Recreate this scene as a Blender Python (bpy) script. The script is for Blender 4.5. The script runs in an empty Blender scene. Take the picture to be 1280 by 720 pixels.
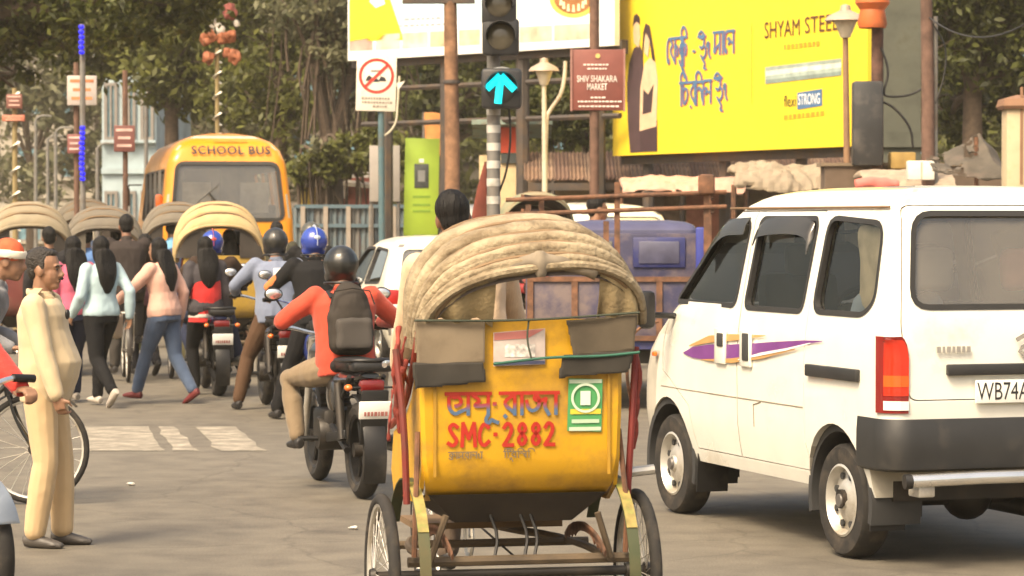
import bpy, bmesh, math, random
import numpy as np
from mathutils import Vector, Matrix, noise

R = math.radians
sc = bpy.context.scene
COL = sc.collection

# ------------------------------------------------------------------ camera, sky, sun, exposure
F, H = 3600.0, 1.72                       # focal length in photo pixels, camera height in metres
PITCH = math.atan(85 / F)
SP, CP = math.sin(PITCH), math.cos(PITCH)
cam = bpy.data.cameras.new('camera')
cam.sensor_width = 36.0
cam.lens = F / 1280 * 36
cam.clip_start, cam.clip_end = 0.1, 2000
cam.dof.use_dof = True
cam.dof.focus_distance = 14.0
cam.dof.aperture_fstop = 7.5
camo = bpy.data.objects.new('camera', cam)
COL.objects.link(camo)
camo.location = (0, 0, H)
camo.rotation_euler = (math.pi / 2 - PITCH, 0, 0)
sc.camera = camo

SUN_EL, SUN_AZ = R(52), R(215)            # azimuth clockwise from +Y: behind the camera, to the left
world = bpy.data.worlds.new('World')
sc.world = world
world.use_nodes = True
wn = world.node_tree
sky = wn.nodes.new('ShaderNodeTexSky')
sky.sky_type = 'NISHITA'
sky.sun_disc = False
sky.sun_elevation = SUN_EL
sky.sun_rotation = SUN_AZ
sky.air_density = 1.0
sky.dust_density = 7.0
sky.ozone_density = 0.3
tint = wn.nodes.new('ShaderNodeMixRGB'); tint.blend_type = 'MULTIPLY'; tint.inputs[0].default_value = 1.0
tint.inputs[2].default_value = (1.0, .92, .78, 1)      # dusty, hazy air: an even warm cast over the whole sky
wn.links.new(sky.outputs[0], tint.inputs[1])
wn.links.new(tint.outputs[0], wn.nodes['Background'].inputs[0])
wn.nodes['Background'].inputs[1].default_value = 0.135

sl = bpy.data.lights.new('sun', 'SUN')
sl.energy = 1.5
sl.angle = R(16)
sl.color = (1.0, 0.88, 0.67)
so = bpy.data.objects.new('sun', sl)
COL.objects.link(so)
sd = Vector((math.sin(SUN_AZ) * math.cos(SUN_EL), math.cos(SUN_AZ) * math.cos(SUN_EL), math.sin(SUN_EL)))
so.rotation_euler = sd.to_track_quat('Z', 'Y').to_euler()
so.location = (0, 0, 30)

sc.view_settings.view_transform = 'Standard'
sc.view_settings.look = 'None'
sc.view_settings.exposure = 1.32
sc.view_settings.gamma = 1.0
sc.render.engine = 'CYCLES'
sc.cycles.use_denoising = True
sc.cycles.max_bounces = 7
sc.cycles.transparent_max_bounces = 16
sc.cycles.caustics_reflective = False
sc.cycles.caustics_refractive = False

# ------------------------------------------------------------------ helpers: places
def P(px, py, d):
    """A point of the place seen at photo pixel (px, py), d metres down the street."""
    a, b = (px - 640) / F, (360 - py) / F
    v = Vector((a, CP + b * SP, -SP + b * CP))
    v *= d / v.y
    return Vector((v.x, d, H + v.z))
def G(px, py, z=0.0):
    a, b = (px - 640) / F, (360 - py) / F
    v = Vector((a, CP + b * SP, -SP + b * CP))
    return v * ((z - H) / v.z) + Vector((0, 0, H))
def X(px, d): return (px - 640) / F * d
def Z(py, d): return P(640, py, d).z

# ------------------------------------------------------------------ helpers: meshes
def rotm(rx=0, ry=0, rz=0):
    return Matrix.Rotation(R(rz), 4, 'Z') @ Matrix.Rotation(R(ry), 4, 'Y') @ Matrix.Rotation(R(rx), 4, 'X')

class MB:
    def __init__(s): s.v, s.f, s.m = [], [], []
    def add(s, vs, fs, mi=0, M=None):
        o = len(s.v)
        if M is not None: vs = [M @ Vector(v) for v in vs]
        s.v += [tuple(v) for v in vs]
        s.f += [tuple(i + o for i in f) for f in fs]
        s.m += [mi] * len(fs)
        return s
    def box(s, c, size, rot=(0, 0, 0), mi=0, top=1.0):
        x, y, z = [k / 2 for k in size]
        vs = [(-x, -y, -z), (x, -y, -z), (x, y, -z), (-x, y, -z), (-x * top, -y * top, z), (x * top, -y * top, z), (x * top, y * top, z), (-x * top, y * top, z)]
        return s.add(vs, [(0, 3, 2, 1), (4, 5, 6, 7), (0, 1, 5, 4), (1, 2, 6, 5), (2, 3, 7, 6), (3, 0, 4, 7)], mi, Matrix.Translation(c) @ rotm(*rot))
    def rbox(s, c, size, r=0.02, rot=(0, 0, 0), seg=2):
        bm = bmesh.new()
        bmesh.ops.create_cube(bm, size=1.0)
        bmesh.ops.scale(bm, vec=size, verts=bm.verts)
        bmesh.ops.bevel(bm, geom=list(bm.edges), offset=min(r, min(size) * .49), segments=seg, affect='EDGES', profile=.5)
        bm.verts.index_update()
        s.add([v.co.copy() for v in bm.verts], [[v.index for v in f.verts] for f in bm.faces], 0, Matrix.Translation(c) @ rotm(*rot))
        bm.free()
        return s
    def tube(s, pts, rad, n=8, closed=False, caps=True, up=None):
        """rad: number, list, or list of (a, b) half axes; a lies across 'up'."""
        pts = [Vector(p) for p in pts]
        k = len(pts)
        if not isinstance(rad, (list, tuple)): rad = [rad] * k
        rad = [r if isinstance(r, (list, tuple)) else (r, r) for r in rad]
        vs, fs = [], []
        u = Vector(up) if up is not None else None
        for i, p in enumerate(pts):
            if closed: t = pts[(i + 1) % k] - pts[i - 1]
            else: t = pts[min(i + 1, k - 1)] - pts[max(i - 1, 0)]
            t = t.normalized() if t.length > 1e-9 else Vector((0, 0, 1))
            if u is None:
                u = Vector((0, 0, 1)) if abs(t.z) < .9 else Vector((0, 1, 0))
            a = t.cross(u)
            if a.length < 1e-6: a = t.orthogonal()
            a.normalize()
            b = a.cross(t).normalized()
            if up is None: u = b
            for j in range(n):
                w = 2 * math.pi * j / n
                vs.append(p + a * (math.cos(w) * rad[i][0]) + b * (math.sin(w) * rad[i][1]))
        m = k if closed else k - 1
        for i in range(m):
            for j in range(n):
                i2, j2 = (i + 1) % k, (j + 1) % n
                fs.append((i * n + j, i * n + j2, i2 * n + j2, i2 * n + j))
        if caps and not closed:
            fs.append(tuple(range(n))[::-1])
            fs.append(tuple((k - 1) * n + j for j in range(n)))
        return s.add(vs, fs)
    def lathe(s, prof, n=24, c=(0, 0, 0), axis='Z', a0=0.0, a1=360.0, mi=0):
        """prof: (radius, along axis); closed ring of profile if first == last."""
        full = abs(a1 - a0) >= 359.9
        k = len(prof)
        m = n if full else n + 1
        vs, fs = [], []
        for i in range(m):
            w = R(a0 + (a1 - a0) * i / n)
            for r, h in prof:
                if axis == 'Z': p = (r * math.cos(w), r * math.sin(w), h)
                elif axis == 'X': p = (h, r * math.cos(w), r * math.sin(w))
                else: p = (r * math.sin(w), h, r * math.cos(w))
                vs.append((p[0] + c[0], p[1] + c[1], p[2] + c[2]))
        for i in range(n):
            i2 = (i + 1) % m
            for j in range(k - 1):
                fs.append((i * k + j, i2 * k + j, i2 * k + j + 1, i * k + j + 1))
        return s.add(vs, fs, mi)
    def ell(s, c, r, rot=None, nu=14, nv=9):
        vs, fs = [(0, 0, -1)], []
        for i in range(1, nv):
            th = -math.pi / 2 + math.pi * i / nv
            for j in range(nu):
                w = 2 * math.pi * j / nu
                vs.append((math.cos(th) * math.cos(w), math.cos(th) * math.sin(w), math.sin(th)))
        vs.append((0, 0, 1))
        for j in range(nu): fs.append((0, 1 + (j + 1) % nu, 1 + j))
        for i in range(nv - 2):
            for j in range(nu):
                a, b = 1 + i * nu + j, 1 + i * nu + (j + 1) % nu
                fs.append((a, b, b + nu, a + nu))
        o = 1 + (nv - 2) * nu
        for j in range(nu): fs.append((o + j, o + (j + 1) % nu, len(vs) - 1))
        r = r if isinstance(r, (list, tuple)) else (r, r, r)
        M = Matrix.Translation(c) @ (rot if rot is not None else Matrix.Identity(4)) @ Matrix.Diagonal((r[0], r[1], r[2], 1))
        return s.add(vs, fs, 0, M)
    def prism(s, poly, h0, h1, M=None, mi=0):
        n = len(poly)
        vs = [(p[0], p[1], h0) for p in poly] + [(p[0], p[1], h1) for p in poly]
        fs = [tuple(range(n))[::-1], tuple(range(n, 2 * n))] + [(i, (i + 1) % n, n + (i + 1) % n, n + i) for i in range(n)]
        return s.add(vs, fs, mi, M)
    def loft(s, rings, caps=True, closed=True):
        n = len(rings[0])
        vs = [p for r in rings for p in r]
        fs = []
        for i in range(len(rings) - 1):
            for j in range(n if closed else n - 1):
                j2 = (j + 1) % n
                fs.append((i * n + j, i * n + j2, (i + 1) * n + j2, (i + 1) * n + j))
        if caps:
            fs.append(tuple(range(n))[::-1])
            fs.append(tuple((len(rings) - 1) * n + j for j in range(n)))
        return s.add(vs, fs)
    def mesh(s, name='m'):
        me = bpy.data.meshes.new(name)
        me.from_pydata(s.v, [], s.f)
        if any(s.m): me.polygons.foreach_set('material_index', s.m)
        me.validate()
        me.update()
        return me
    def build(s, name, mat, parent=None, ang=38, fix=True):
        me = s.mesh(name)
        if fix:
            bm = bmesh.new(); bm.from_mesh(me)
            bmesh.ops.recalc_face_normals(bm, faces=bm.faces)
            bm.to_mesh(me); bm.free()
        return link(name, me, mat, parent, ang)

def smooth(me, ang=38):
    me.polygons.foreach_set('use_smooth', [True] * len(me.polygons))
    if ang is not None: me.set_sharp_from_angle(angle=R(ang))
    me.update()

def link(name, me, mat=None, parent=None, ang=38):
    if ang: smooth(me, ang)
    o = bpy.data.objects.new(name, me)
    if mat is not None:
        for k in (mat if isinstance(mat, (list, tuple)) else [mat]): me.materials.append(k)
    COL.objects.link(o)
    o.parent = parent
    return o

def tag(o, label, cat, group=None):
    o['label'] = label; o['category'] = cat
    if group: o['group'] = group
    return o
def thing(name, label, cat, loc=(0, 0, 0), rz=0, group=None, rot=None, scale=1):
    o = bpy.data.objects.new(name, None)
    o.empty_display_size = .2
    COL.objects.link(o)
    o.location = loc
    o.rotation_euler = rot if rot else (0, 0, R(rz))
    o.scale = (scale,) * 3
    return tag(o, label, cat, group)
def struct(o, kind='structure'):
    o['kind'] = kind
    return o
def copy_tree(o, parent=None):
    c = o.copy(); COL.objects.link(c); c.parent = parent
    for ch in list(o.children): copy_tree(ch, c)
    return c

def evaluated(me, mods, others=()):
    """Mesh after modifiers; mods is a function that adds them to a temporary object."""
    o = bpy.data.objects.new('tmp', me)
    COL.objects.link(o)
    mods(o)
    bpy.context.view_layer.update()
    out = bpy.data.meshes.new_from_object(o.evaluated_get(bpy.context.evaluated_depsgraph_get()))
    bpy.data.objects.remove(o)
    return out
def remesh(mb, voxel=.012, it=3, fac=.5):
    me = mb.mesh()
    def mods(o):
        m = o.modifiers.new('r', 'REMESH'); m.mode = 'VOXEL'; m.voxel_size = voxel; m.adaptivity = 0
        if it:
            s = o.modifiers.new('s', 'SMOOTH'); s.factor = fac; s.iterations = it
    return evaluated(me, mods)
def outward(me):
    bm = bmesh.new(); bm.from_mesh(me); bmesh.ops.recalc_face_normals(bm, faces=bm.faces); bm.to_mesh(me); bm.free()
    return me
def boolean(a, b, op='DIFFERENCE'):
    outward(b)
    ob = bpy.data.objects.new('cut', b); COL.objects.link(ob)
    def mods(o):
        m = o.modifiers.new('b', 'BOOLEAN'); m.object = ob; m.operation = op; m.solver = 'EXACT'
    out = evaluated(a, mods)
    bpy.data.objects.remove(ob)
    return out
def wnormals(me):
    """Area weighted normals: flat panels stay flat beside rounded edges."""
    def mods(o):
        m = o.modifiers.new('w', 'WEIGHTED_NORMAL'); m.keep_sharp = True; m.weight = 80
    return evaluated(me, mods)
def two_tone(me, yr, yf, wt, inset=.03):
    """Second material slot for the faces that line the inside of a shell."""
    for p in me.polygons:
        c = p.center; z = c.z
        n = p.normal
        if abs(c.x) < table(wt, z) - inset and table(yr, z) + inset < c.y < table(yf, z) - inset: p.material_index = 1
def crumple(me, amp, freq, stretch=(1, 1, 1), seed=0.0, ridge=False):
    """Displace along normals: folds and unevenness."""
    n = len(me.vertices)
    co = [v.co.copy() for v in me.vertices]
    no = [v.normal.copy() for v in me.vertices]
    for i in range(n):
        p = Vector((co[i].x * stretch[0], co[i].y * stretch[1], co[i].z * stretch[2])) * freq + Vector((seed, seed * 1.7, -seed))
        w = noise.noise(p)
        if ridge: w = 1 - 2 * abs(w)
        co[i] += no[i] * (w * amp)
    me.vertices.foreach_set('co', [k for c in co for k in c])
    me.update()
    return me
def smoothline(pts, it=2, closed=False):
    pts = [Vector(p) for p in pts]
    for _ in range(it):
        q = [] if closed else [pts[0]]
        m = len(pts) if closed else len(pts) - 1
        for i in range(m):
            a, b = pts[i], pts[(i + 1) % len(pts)]
            q += [a * .75 + b * .25, a * .25 + b * .75]
        if not closed: q.append(pts[-1])
        pts = q
    return pts
def arc(c, r, a0, a1, n, plane='XZ', ry=None):
    out = []
    ry = r if ry is None else ry
    for i in range(n + 1):
        w = R(a0 + (a1 - a0) * i / n)
        p, q = r * math.cos(w), ry * math.sin(w)
        if plane == 'XZ': out.append(Vector((c[0] + p, c[1], c[2] + q)))
        elif plane == 'YZ': out.append(Vector((c[0], c[1] + p, c[2] + q)))
        else: out.append(Vector((c[0] + p, c[1] + q, c[2])))
    return out
def lerp(a, b, t): return a + (b - a) * t
def table(pairs, z):
    if z <= pairs[0][0]: return pairs[0][1]
    for (a, b), (c, d) in zip(pairs, pairs[1:]):
        if z <= c: return lerp(b, d, (z - a) / (c - a))
    return pairs[-1][1]

# ------------------------------------------------------------------ helpers: materials
MATS = {}
def mat(name, col, rough=.6, metal=0.0, var=.12, scale=6.0, dirt=None, dirt_amt=.45, dscale=3.0, bump=0.0, bscale=60.0, coat=0.0, emit=0.0, sheen=0.0, bstretch=None, spec=None, sub=0.0):
    if name in MATS: return MATS[name]
    m = bpy.data.materials.new(name); m.use_nodes = True
    nt = m.node_tree; b = nt.nodes['Principled BSDF']
    L, N = nt.links.new, nt.nodes.new
    tc = N('ShaderNodeTexCoord')
    b.inputs['Roughness'].default_value = rough
    b.inputs['Metallic'].default_value = metal
    if coat: b.inputs['Coat Weight'].default_value = coat
    if sheen: b.inputs['Sheen Weight'].default_value = sheen
    if spec is not None: b.inputs['Specular IOR Level'].default_value = spec
    if sub:
        b.inputs['Subsurface Weight'].default_value = sub
        b.inputs['Subsurface Scale'].default_value = .01
    nz = N('ShaderNodeTexNoise'); nz.inputs['Scale'].default_value = scale; nz.inputs['Detail'].default_value = 5
    L(tc.outputs['Object'], nz.inputs['Vector'])
    rp = N('ShaderNodeValToRGB')
    rp.color_ramp.elements[0].position = .3; rp.color_ramp.elements[1].position = .7
    rp.color_ramp.elements[0].color = (*[max(0, c * (1 - var)) for c in col], 1)
    rp.color_ramp.elements[1].color = (*[min(1, c * (1 + var)) for c in col], 1)
    L(nz.outputs['Fac'], rp.inputs['Fac'])
    last = rp.outputs['Color']
    if dirt:
        n2 = N('ShaderNodeTexNoise'); n2.inputs['Scale'].default_value = dscale; n2.inputs['Detail'].default_value = 8; n2.inputs['Roughness'].default_value = .65
        L(tc.outputs['Object'], n2.inputs['Vector'])
        mr = N('ShaderNodeMapRange'); mr.inputs[1].default_value = .62 - dirt_amt * .35; mr.inputs[2].default_value = .78 - dirt_amt * .25
        mr.inputs[4].default_value = .9
        L(n2.outputs['Fac'], mr.inputs[0])
        mx = N('ShaderNodeMixRGB'); mx.inputs[2].default_value = (*dirt, 1)
        L(mr.outputs[0], mx.inputs[0]); L(last, mx.inputs[1])
        last = mx.outputs[0]
        ra = N('ShaderNodeMapRange'); ra.inputs[3].default_value = rough; ra.inputs[4].default_value = min(1, rough + .3)
        L(mr.outputs[0], ra.inputs[0]); L(ra.outputs[0], b.inputs['Roughness'])
    L(last, b.inputs['Base Color'])
    if emit:
        b.inputs['Emission Color'].default_value = (*col, 1)
        b.inputs['Emission Strength'].default_value = emit
    if bump:
        n3 = N('ShaderNodeTexNoise'); n3.inputs['Scale'].default_value = bscale; n3.inputs['Detail'].default_value = 4
        if bstretch:
            mp = N('ShaderNodeMapping'); mp.inputs['Scale'].default_value = bstretch
            L(tc.outputs['Object'], mp.inputs['Vector']); L(mp.outputs[0], n3.inputs['Vector'])
        else: L(tc.outputs['Object'], n3.inputs['Vector'])
        bp = N('ShaderNodeBump'); bp.inputs['Strength'].default_value = bump; bp.inputs['Distance'].default_value = .02
        L(n3.outputs['Fac'], bp.inputs['Height']); L(bp.outputs[0], b.inputs['Normal'])
    MATS[name] = m
    return m
def glass(name, tint=(.95, .96, .94), dust=0.0, dustcol=(.45, .40, .32), refl=.02):
    """Pane: clear film with Fresnel gloss, optionally dusty."""
    if name in MATS: return MATS[name]
    m = bpy.data.materials.new(name); m.use_nodes = True
    nt = m.node_tree; nt.nodes.remove(nt.nodes['Principled BSDF'])
    L, N = nt.links.new, nt.nodes.new
    out = [n for n in nt.nodes if n.type == 'OUTPUT_MATERIAL'][0]
    tr = N('ShaderNodeBsdfTransparent'); tr.inputs[0].default_value = (*tint, 1)
    gl = N('ShaderNodeBsdfGlossy'); gl.inputs['Roughness'].default_value = .03
    fr = N('ShaderNodeFresnel'); fr.inputs[0].default_value = 1.5
    ad = N('ShaderNodeMath'); ad.operation = 'ADD'; ad.inputs[1].default_value = refl; ad.use_clamp = True
    L(fr.outputs[0], ad.inputs[0])
    mx = N('ShaderNodeMixShader'); L(ad.outputs[0], mx.inputs[0]); L(tr.outputs[0], mx.inputs[1]); L(gl.outputs[0], mx.inputs[2])
    last = mx.outputs[0]
    if dust:
        df = N('ShaderNodeBsdfDiffuse'); df.inputs[0].default_value = (*dustcol, 1)
        tc = N('ShaderNodeTexCoord'); nz = N('ShaderNodeTexNoise'); nz.inputs['Scale'].default_value = 2.5; nz.inputs['Detail'].default_value = 6
        L(tc.outputs['Object'], nz.inputs['Vector'])
        mr = N('ShaderNodeMapRange'); mr.inputs[1].default_value = .3; mr.inputs[2].default_value = .7; mr.inputs[3].default_value = dust * .7; mr.inputs[4].default_value = min(1, dust * 1.25)
        L(nz.outputs['Fac'], mr.inputs[0])
        m2 = N('ShaderNodeMixShader'); L(mr.outputs[0], m2.inputs[0]); L(last, m2.inputs[1]); L(df.outputs[0], m2.inputs[2])
        last = m2.outputs[0]
    L(last, out.inputs[0])
    MATS[name] = m
    return m
def leafmat(name, cols, trans=.45):
    m = bpy.data.materials.new(name); m.use_nodes = True
    nt = m.node_tree; L, N = nt.links.new, nt.nodes.new
    b = nt.nodes['Principled BSDF']; out = [n for n in nt.nodes if n.type == 'OUTPUT_MATERIAL'][0]
    b.inputs['Roughness'].default_value = .55
    ge = N('ShaderNodeNewGeometry'); rp = N('ShaderNodeValToRGB')
    els = rp.color_ramp.elements
    while len(els) < len(cols): els.new(.5)
    for i, c in enumerate(cols):
        els[i].position = i / max(1, len(cols) - 1); els[i].color = (*c, 1)
    L(ge.outputs['Random Per Island'], rp.inputs[0]); L(rp.outputs[0], b.inputs['Base Color'])
    tl = N('ShaderNodeBsdfTranslucent'); L(rp.outputs[0], tl.inputs[0])
    mx = N('ShaderNodeMixShader'); mx.inputs[0].default_value = trans
    L(b.outputs[0], mx.inputs[1]); L(tl.outputs[0], mx.inputs[2]); L(mx.outputs[0], out.inputs[0])
    return m

# shared materials
RUBBER = mat('tyre_rubber', (.018, .016, .014), .85, var=.25, scale=20, dirt=(.070, .056, .042), dirt_amt=.35, dscale=9)
BLACK = mat('black_plastic', (.008, .0075, .0075), .5, var=.2, dirt=(.06, .05, .04), dirt_amt=.12)
DARKMETAL = mat('dark_metal', (.04, .036, .032), .5, .6, dirt=(.08, .06, .045), dirt_amt=.35)
CHROME = mat('chrome', (.82, .81, .78), .22, .9, var=.05, dirt=(.4, .36, .3), dirt_amt=.15)
STEEL = mat('steel_rim', (.58, .56, .51), .42, .55, dirt=(.30, .25, .18), dirt_amt=.35)
RUST = mat('rusty_iron', (.16, .075, .04), .85, var=.4, scale=14, dirt=(.07, .045, .035), dirt_amt=.5, dscale=8)
INTERIOR = mat('dark_interior', (.035, .035, .035), .8)
SEATCLOTH = mat('seat_cloth', (.030, .034, .030), .9, var=.2)
RED_LENS = mat('red_lens', (.40, .015, .010), .2, coat=.5, var=.05)
AMBER_LENS = mat('amber_lens', (.75, .16, .02), .2, coat=.5, var=.05)
CLEAR_LENS = mat('clear_lens', (.75, .75, .72), .15, coat=.5, var=.05)
PLATE_WHITE = mat('plate_white', (.78, .77, .72), .5, dirt=(.5, .45, .38), dirt_amt=.2)
INK = mat('black_ink', (.02, .02, .022), .6)
WHITE_PAINT = mat('white_paint', (.80, .79, .74), .4, var=.05)
GLASS = glass('window_glass')
DUSTY = glass('dusty_glass', (.7, .7, .66), dust=.24, dustcol=(.46, .41, .33), refl=.10)

def text(body, size, m, parent, M, name='lettering', sx=1.0, align='CENTER', bold=0.0, track=1.0):
    c = bpy.data.curves.new('t', 'FONT'); c.body = body; c.size = size; c.align_x = align; c.align_y = 'CENTER'; c.resolution_u = 3
    c.offset = bold; c.space_character = track
    o = bpy.data.objects.new('t', c); COL.objects.link(o)
    bpy.context.view_layer.update()
    me = bpy.data.meshes.new_from_object(o.evaluated_get(bpy.context.evaluated_depsgraph_get()))
    bpy.data.objects.remove(o)
    me.transform(M @ Matrix.Diagonal((sx, 1, 1, 1)))
    return link(name, me, m, parent, None)
def strokes(lines, width, m, parent, M, name='lettering', it=2):
    """Hand-painted lettering: flat ribbons in the xy plane of M, each a hair above the last."""
    mb = MB(); lift = 0.0
    for ln in lines:
        w = width
        if isinstance(ln, tuple): ln, w = ln
        p = smoothline([(x, y, 0) for x, y in ln], it) if len(ln) > 2 else [Vector((x, y, 0)) for x, y in ln]
        vs, fs = [], []
        for i in range(len(p)):
            t = (p[min(i + 1, len(p) - 1)] - p[max(i - 1, 0)]).normalized()
            n = Vector((-t.y, t.x, 0)) * (w / 2)
            e = t * (w * .35) * (-1 if i == 0 else (1 if i == len(p) - 1 else 0))
            vs += [p[i] + n + e + Vector((0, 0, lift)), p[i] - n + e + Vector((0, 0, lift))]
        for i in range(len(p) - 1): fs.append((2 * i, 2 * i + 1, 2 * i + 3, 2 * i + 2))
        mb.add(vs, fs, 0, M)
        lift += .00008
    return mb.build(name, m, parent, None, fix=False)
def facing(c, right, up=(0, 0, 1)):
    """Frame at c: x to the right, y up, z out of the face."""
    r = Vector(right).normalized(); u = Vector(up).normalized(); u = (u - r * u.dot(r)).normalized(); n = r.cross(u)
    M = Matrix.Identity(4)
    for i in range(3): M[i][0], M[i][1], M[i][2], M[i][3] = r[i], u[i], n[i], c[i]
    return M
def ring(mb, c, r0, r1, M=None, n=28, z=0.0):
    vs, fs = [], []
    for i in range(n):
        w = 2 * math.pi * i / n
        vs += [(c[0] + r0 * math.cos(w), c[1] + r0 * math.sin(w), z), (c[0] + r1 * math.cos(w), c[1] + r1 * math.sin(w), z)]
    for i in range(n):
        j = (i + 1) % n
        fs.append((2 * i, 2 * i + 1, 2 * j + 1, 2 * j))
    return mb.add(vs, fs, 0, M)
def sheet(mb, poly, M=None, z=0.0):
    return mb.add([(x, y, z) for x, y in poly], [tuple(range(len(poly)))], 0, M)
def rect(x0, y0, x1, y1): return [(x0, y0), (x1, y0), (x1, y1), (x0, y1)]
# ------------------------------------------------------------------ the setting: ground, road, markings, kerb, pavement
RD = R(10)
U = Vector((-math.sin(RD), math.cos(RD), 0))        # the way the street runs
V = Vector((math.cos(RD), math.sin(RD), 0))
def road_pt(s, t, z=0.0): return U * s + V * t + Vector((0, 0, z))

def asphalt(name, base, warm, patch):
    m = bpy.data.materials.new(name); m.use_nodes = True
    nt = m.node_tree; b = nt.nodes['Principled BSDF']; L, N = nt.links.new, nt.nodes.new
    tc = N('ShaderNodeTexCoord')
    def nz(s, d, st=None):
        n = N('ShaderNodeTexNoise'); n.inputs['Scale'].default_value = s; n.inputs['Detail'].default_value = d
        if st:
            mp = N('ShaderNodeMapping'); mp.inputs['Rotation'].default_value = (0, 0, -RD); mp.inputs['Scale'].default_value = st
            L(tc.outputs['Object'], mp.inputs[0]); L(mp.outputs[0], n.inputs['Vector'])
        else: L(tc.outputs['Object'], n.inputs['Vector'])
        return n
    big = nz(.5, 6, (1, .25, 1)); mid = nz(3.5, 8); fine = nz(90, 3); blot = nz(1.1, 4)
    r1 = N('ShaderNodeValToRGB'); r1.color_ramp.elements[0].position = .32; r1.color_ramp.elements[1].position = .68
    r1.color_ramp.elements[0].color = (*base, 1); r1.color_ramp.elements[1].color = (*warm, 1)
    L(big.outputs[0], r1.inputs[0])
    r2 = N('ShaderNodeValToRGB'); r2.color_ramp.elements[0].position = .30; r2.color_ramp.elements[1].position = .62
    r2.color_ramp.elements[0].color = (.72, .70, .68, 1); r2.color_ramp.elements[1].color = (1.05, 1.04, 1.0, 1)
    L(mid.outputs[0], r2.inputs[0])
    m1 = N('ShaderNodeMixRGB'); m1.blend_type = 'MULTIPLY'; m1.inputs[0].default_value = 1
    L(r1.outputs[0], m1.inputs[1]); L(r2.outputs[0], m1.inputs[2])
    r3 = N('ShaderNodeValToRGB'); r3.color_ramp.elements[0].position = .64; r3.color_ramp.elements[1].position = .72
    r3.color_ramp.elements[0].color = (0, 0, 0, 1); r3.color_ramp.elements[1].color = (.55, .55, .55, 1)
    L(blot.outputs[0], r3.inputs[0])
    m2 = N('ShaderNodeMixRGB'); m2.inputs[2].default_value = (*patch, 1)
    L(r3.outputs[0], m2.inputs[0]); L(m1.outputs[0], m2.inputs[1])
    r4 = N('ShaderNodeValToRGB'); r4.color_ramp.elements[0].position = .35; r4.color_ramp.elements[1].position = .7
    r4.color_ramp.elements[0].color = (.80, .80, .80, 1); r4.color_ramp.elements[1].color = (1.2, 1.18, 1.15, 1)
    L(fine.outputs[0], r4.inputs[0])
    m3 = N('ShaderNodeMixRGB'); m3.blend_type = 'MULTIPLY'; m3.inputs[0].default_value = 1
    L(m2.outputs[0], m3.inputs[1]); L(r4.outputs[0], m3.inputs[2])
    L(m3.outputs[0], b.inputs['Base Color'])
    # hairline cracks and tyre-polished lanes
    vo = N('ShaderNodeTexVoronoi'); vo.feature = 'DISTANCE_TO_EDGE'; vo.inputs['Scale'].default_value = .55
    wv = N('ShaderNodeTexNoise'); wv.inputs['Scale'].default_value = 2.2; wv.inputs['Detail'].default_value = 6
    vm = N('ShaderNodeMixRGB'); vm.blend_type = 'ADD'; vm.inputs[0].default_value = .35
    L(tc.outputs['Object'], wv.inputs['Vector']); L(tc.outputs['Object'], vm.inputs[1]); L(wv.outputs['Color'], vm.inputs[2]); L(vm.outputs[0], vo.inputs['Vector'])
    cr = N('ShaderNodeMapRange'); cr.inputs[1].default_value = .0; cr.inputs[2].default_value = .012; cr.inputs[3].default_value = .78; cr.inputs[4].default_value = 1.0
    L(vo.outputs['Distance'], cr.inputs[0])
    m4 = N('ShaderNodeMixRGB'); m4.blend_type = 'MULTIPLY'; m4.inputs[0].default_value = 1
    L(m3.outputs[0], m4.inputs[1]); L(cr.outputs[0], m4.inputs[2]); L(m4.outputs[0], b.inputs['Base Color'])
    b.inputs['Roughness'].default_value = .74
    bp = N('ShaderNodeBump'); bp.inputs['Strength'].default_value = .35; bp.inputs['Distance'].default_value = .006
    L(fine.outputs[0], bp.inputs['Height']); L(bp.outputs[0], b.inputs['Normal'])
    return m
ASPHALT = asphalt('asphalt', (.128, .115, .093), (.166, .148, .118), (.098, .088, .071))
EARTH = mat('dusty_earth', (.16, .125, .085), .95, var=.3, scale=1.2, bump=.3)
PAVING = mat('worn_paving', (.22, .19, .15), .9, var=.2, scale=2, dirt=(.10, .085, .065), dirt_amt=.5)

mb = MB(); mb.add([(-400, -60, -.02), (400, -60, -.02), (400, 900, -.02), (-400, 900, -.02)], [(0, 1, 2, 3)])
struct(mb.build('ground', EARTH, None, None, fix=False))
mb = MB(); rows = [-10, 20, 40, 80, 160, 320]
mb.loft([[road_pt(s, -9.5), road_pt(s, 10.5)] for s in rows], caps=False, closed=False)
struct(mb.build('road', ASPHALT, None, None, fix=False))
mb = MB()
for a, b in ((10.5, 15.0),):
    mb.loft([[road_pt(s, a, 0), road_pt(s, a, .13), road_pt(s, b, .13), road_pt(s, b, 0)] for s in (-10, 30, 100, 300)], caps=True, closed=True)
struct(mb.build('pavement', PAVING, None, None))
mb = MB()
mb.loft([[road_pt(s, -9.5, 0), road_pt(s, -9.5, .13), road_pt(s, -14, .13), road_pt(s, -14, 0)] for s in (-10, 30, 100, 300)], caps=True, closed=True)
struct(mb.build('pavement', PAVING, None, None))

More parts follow.
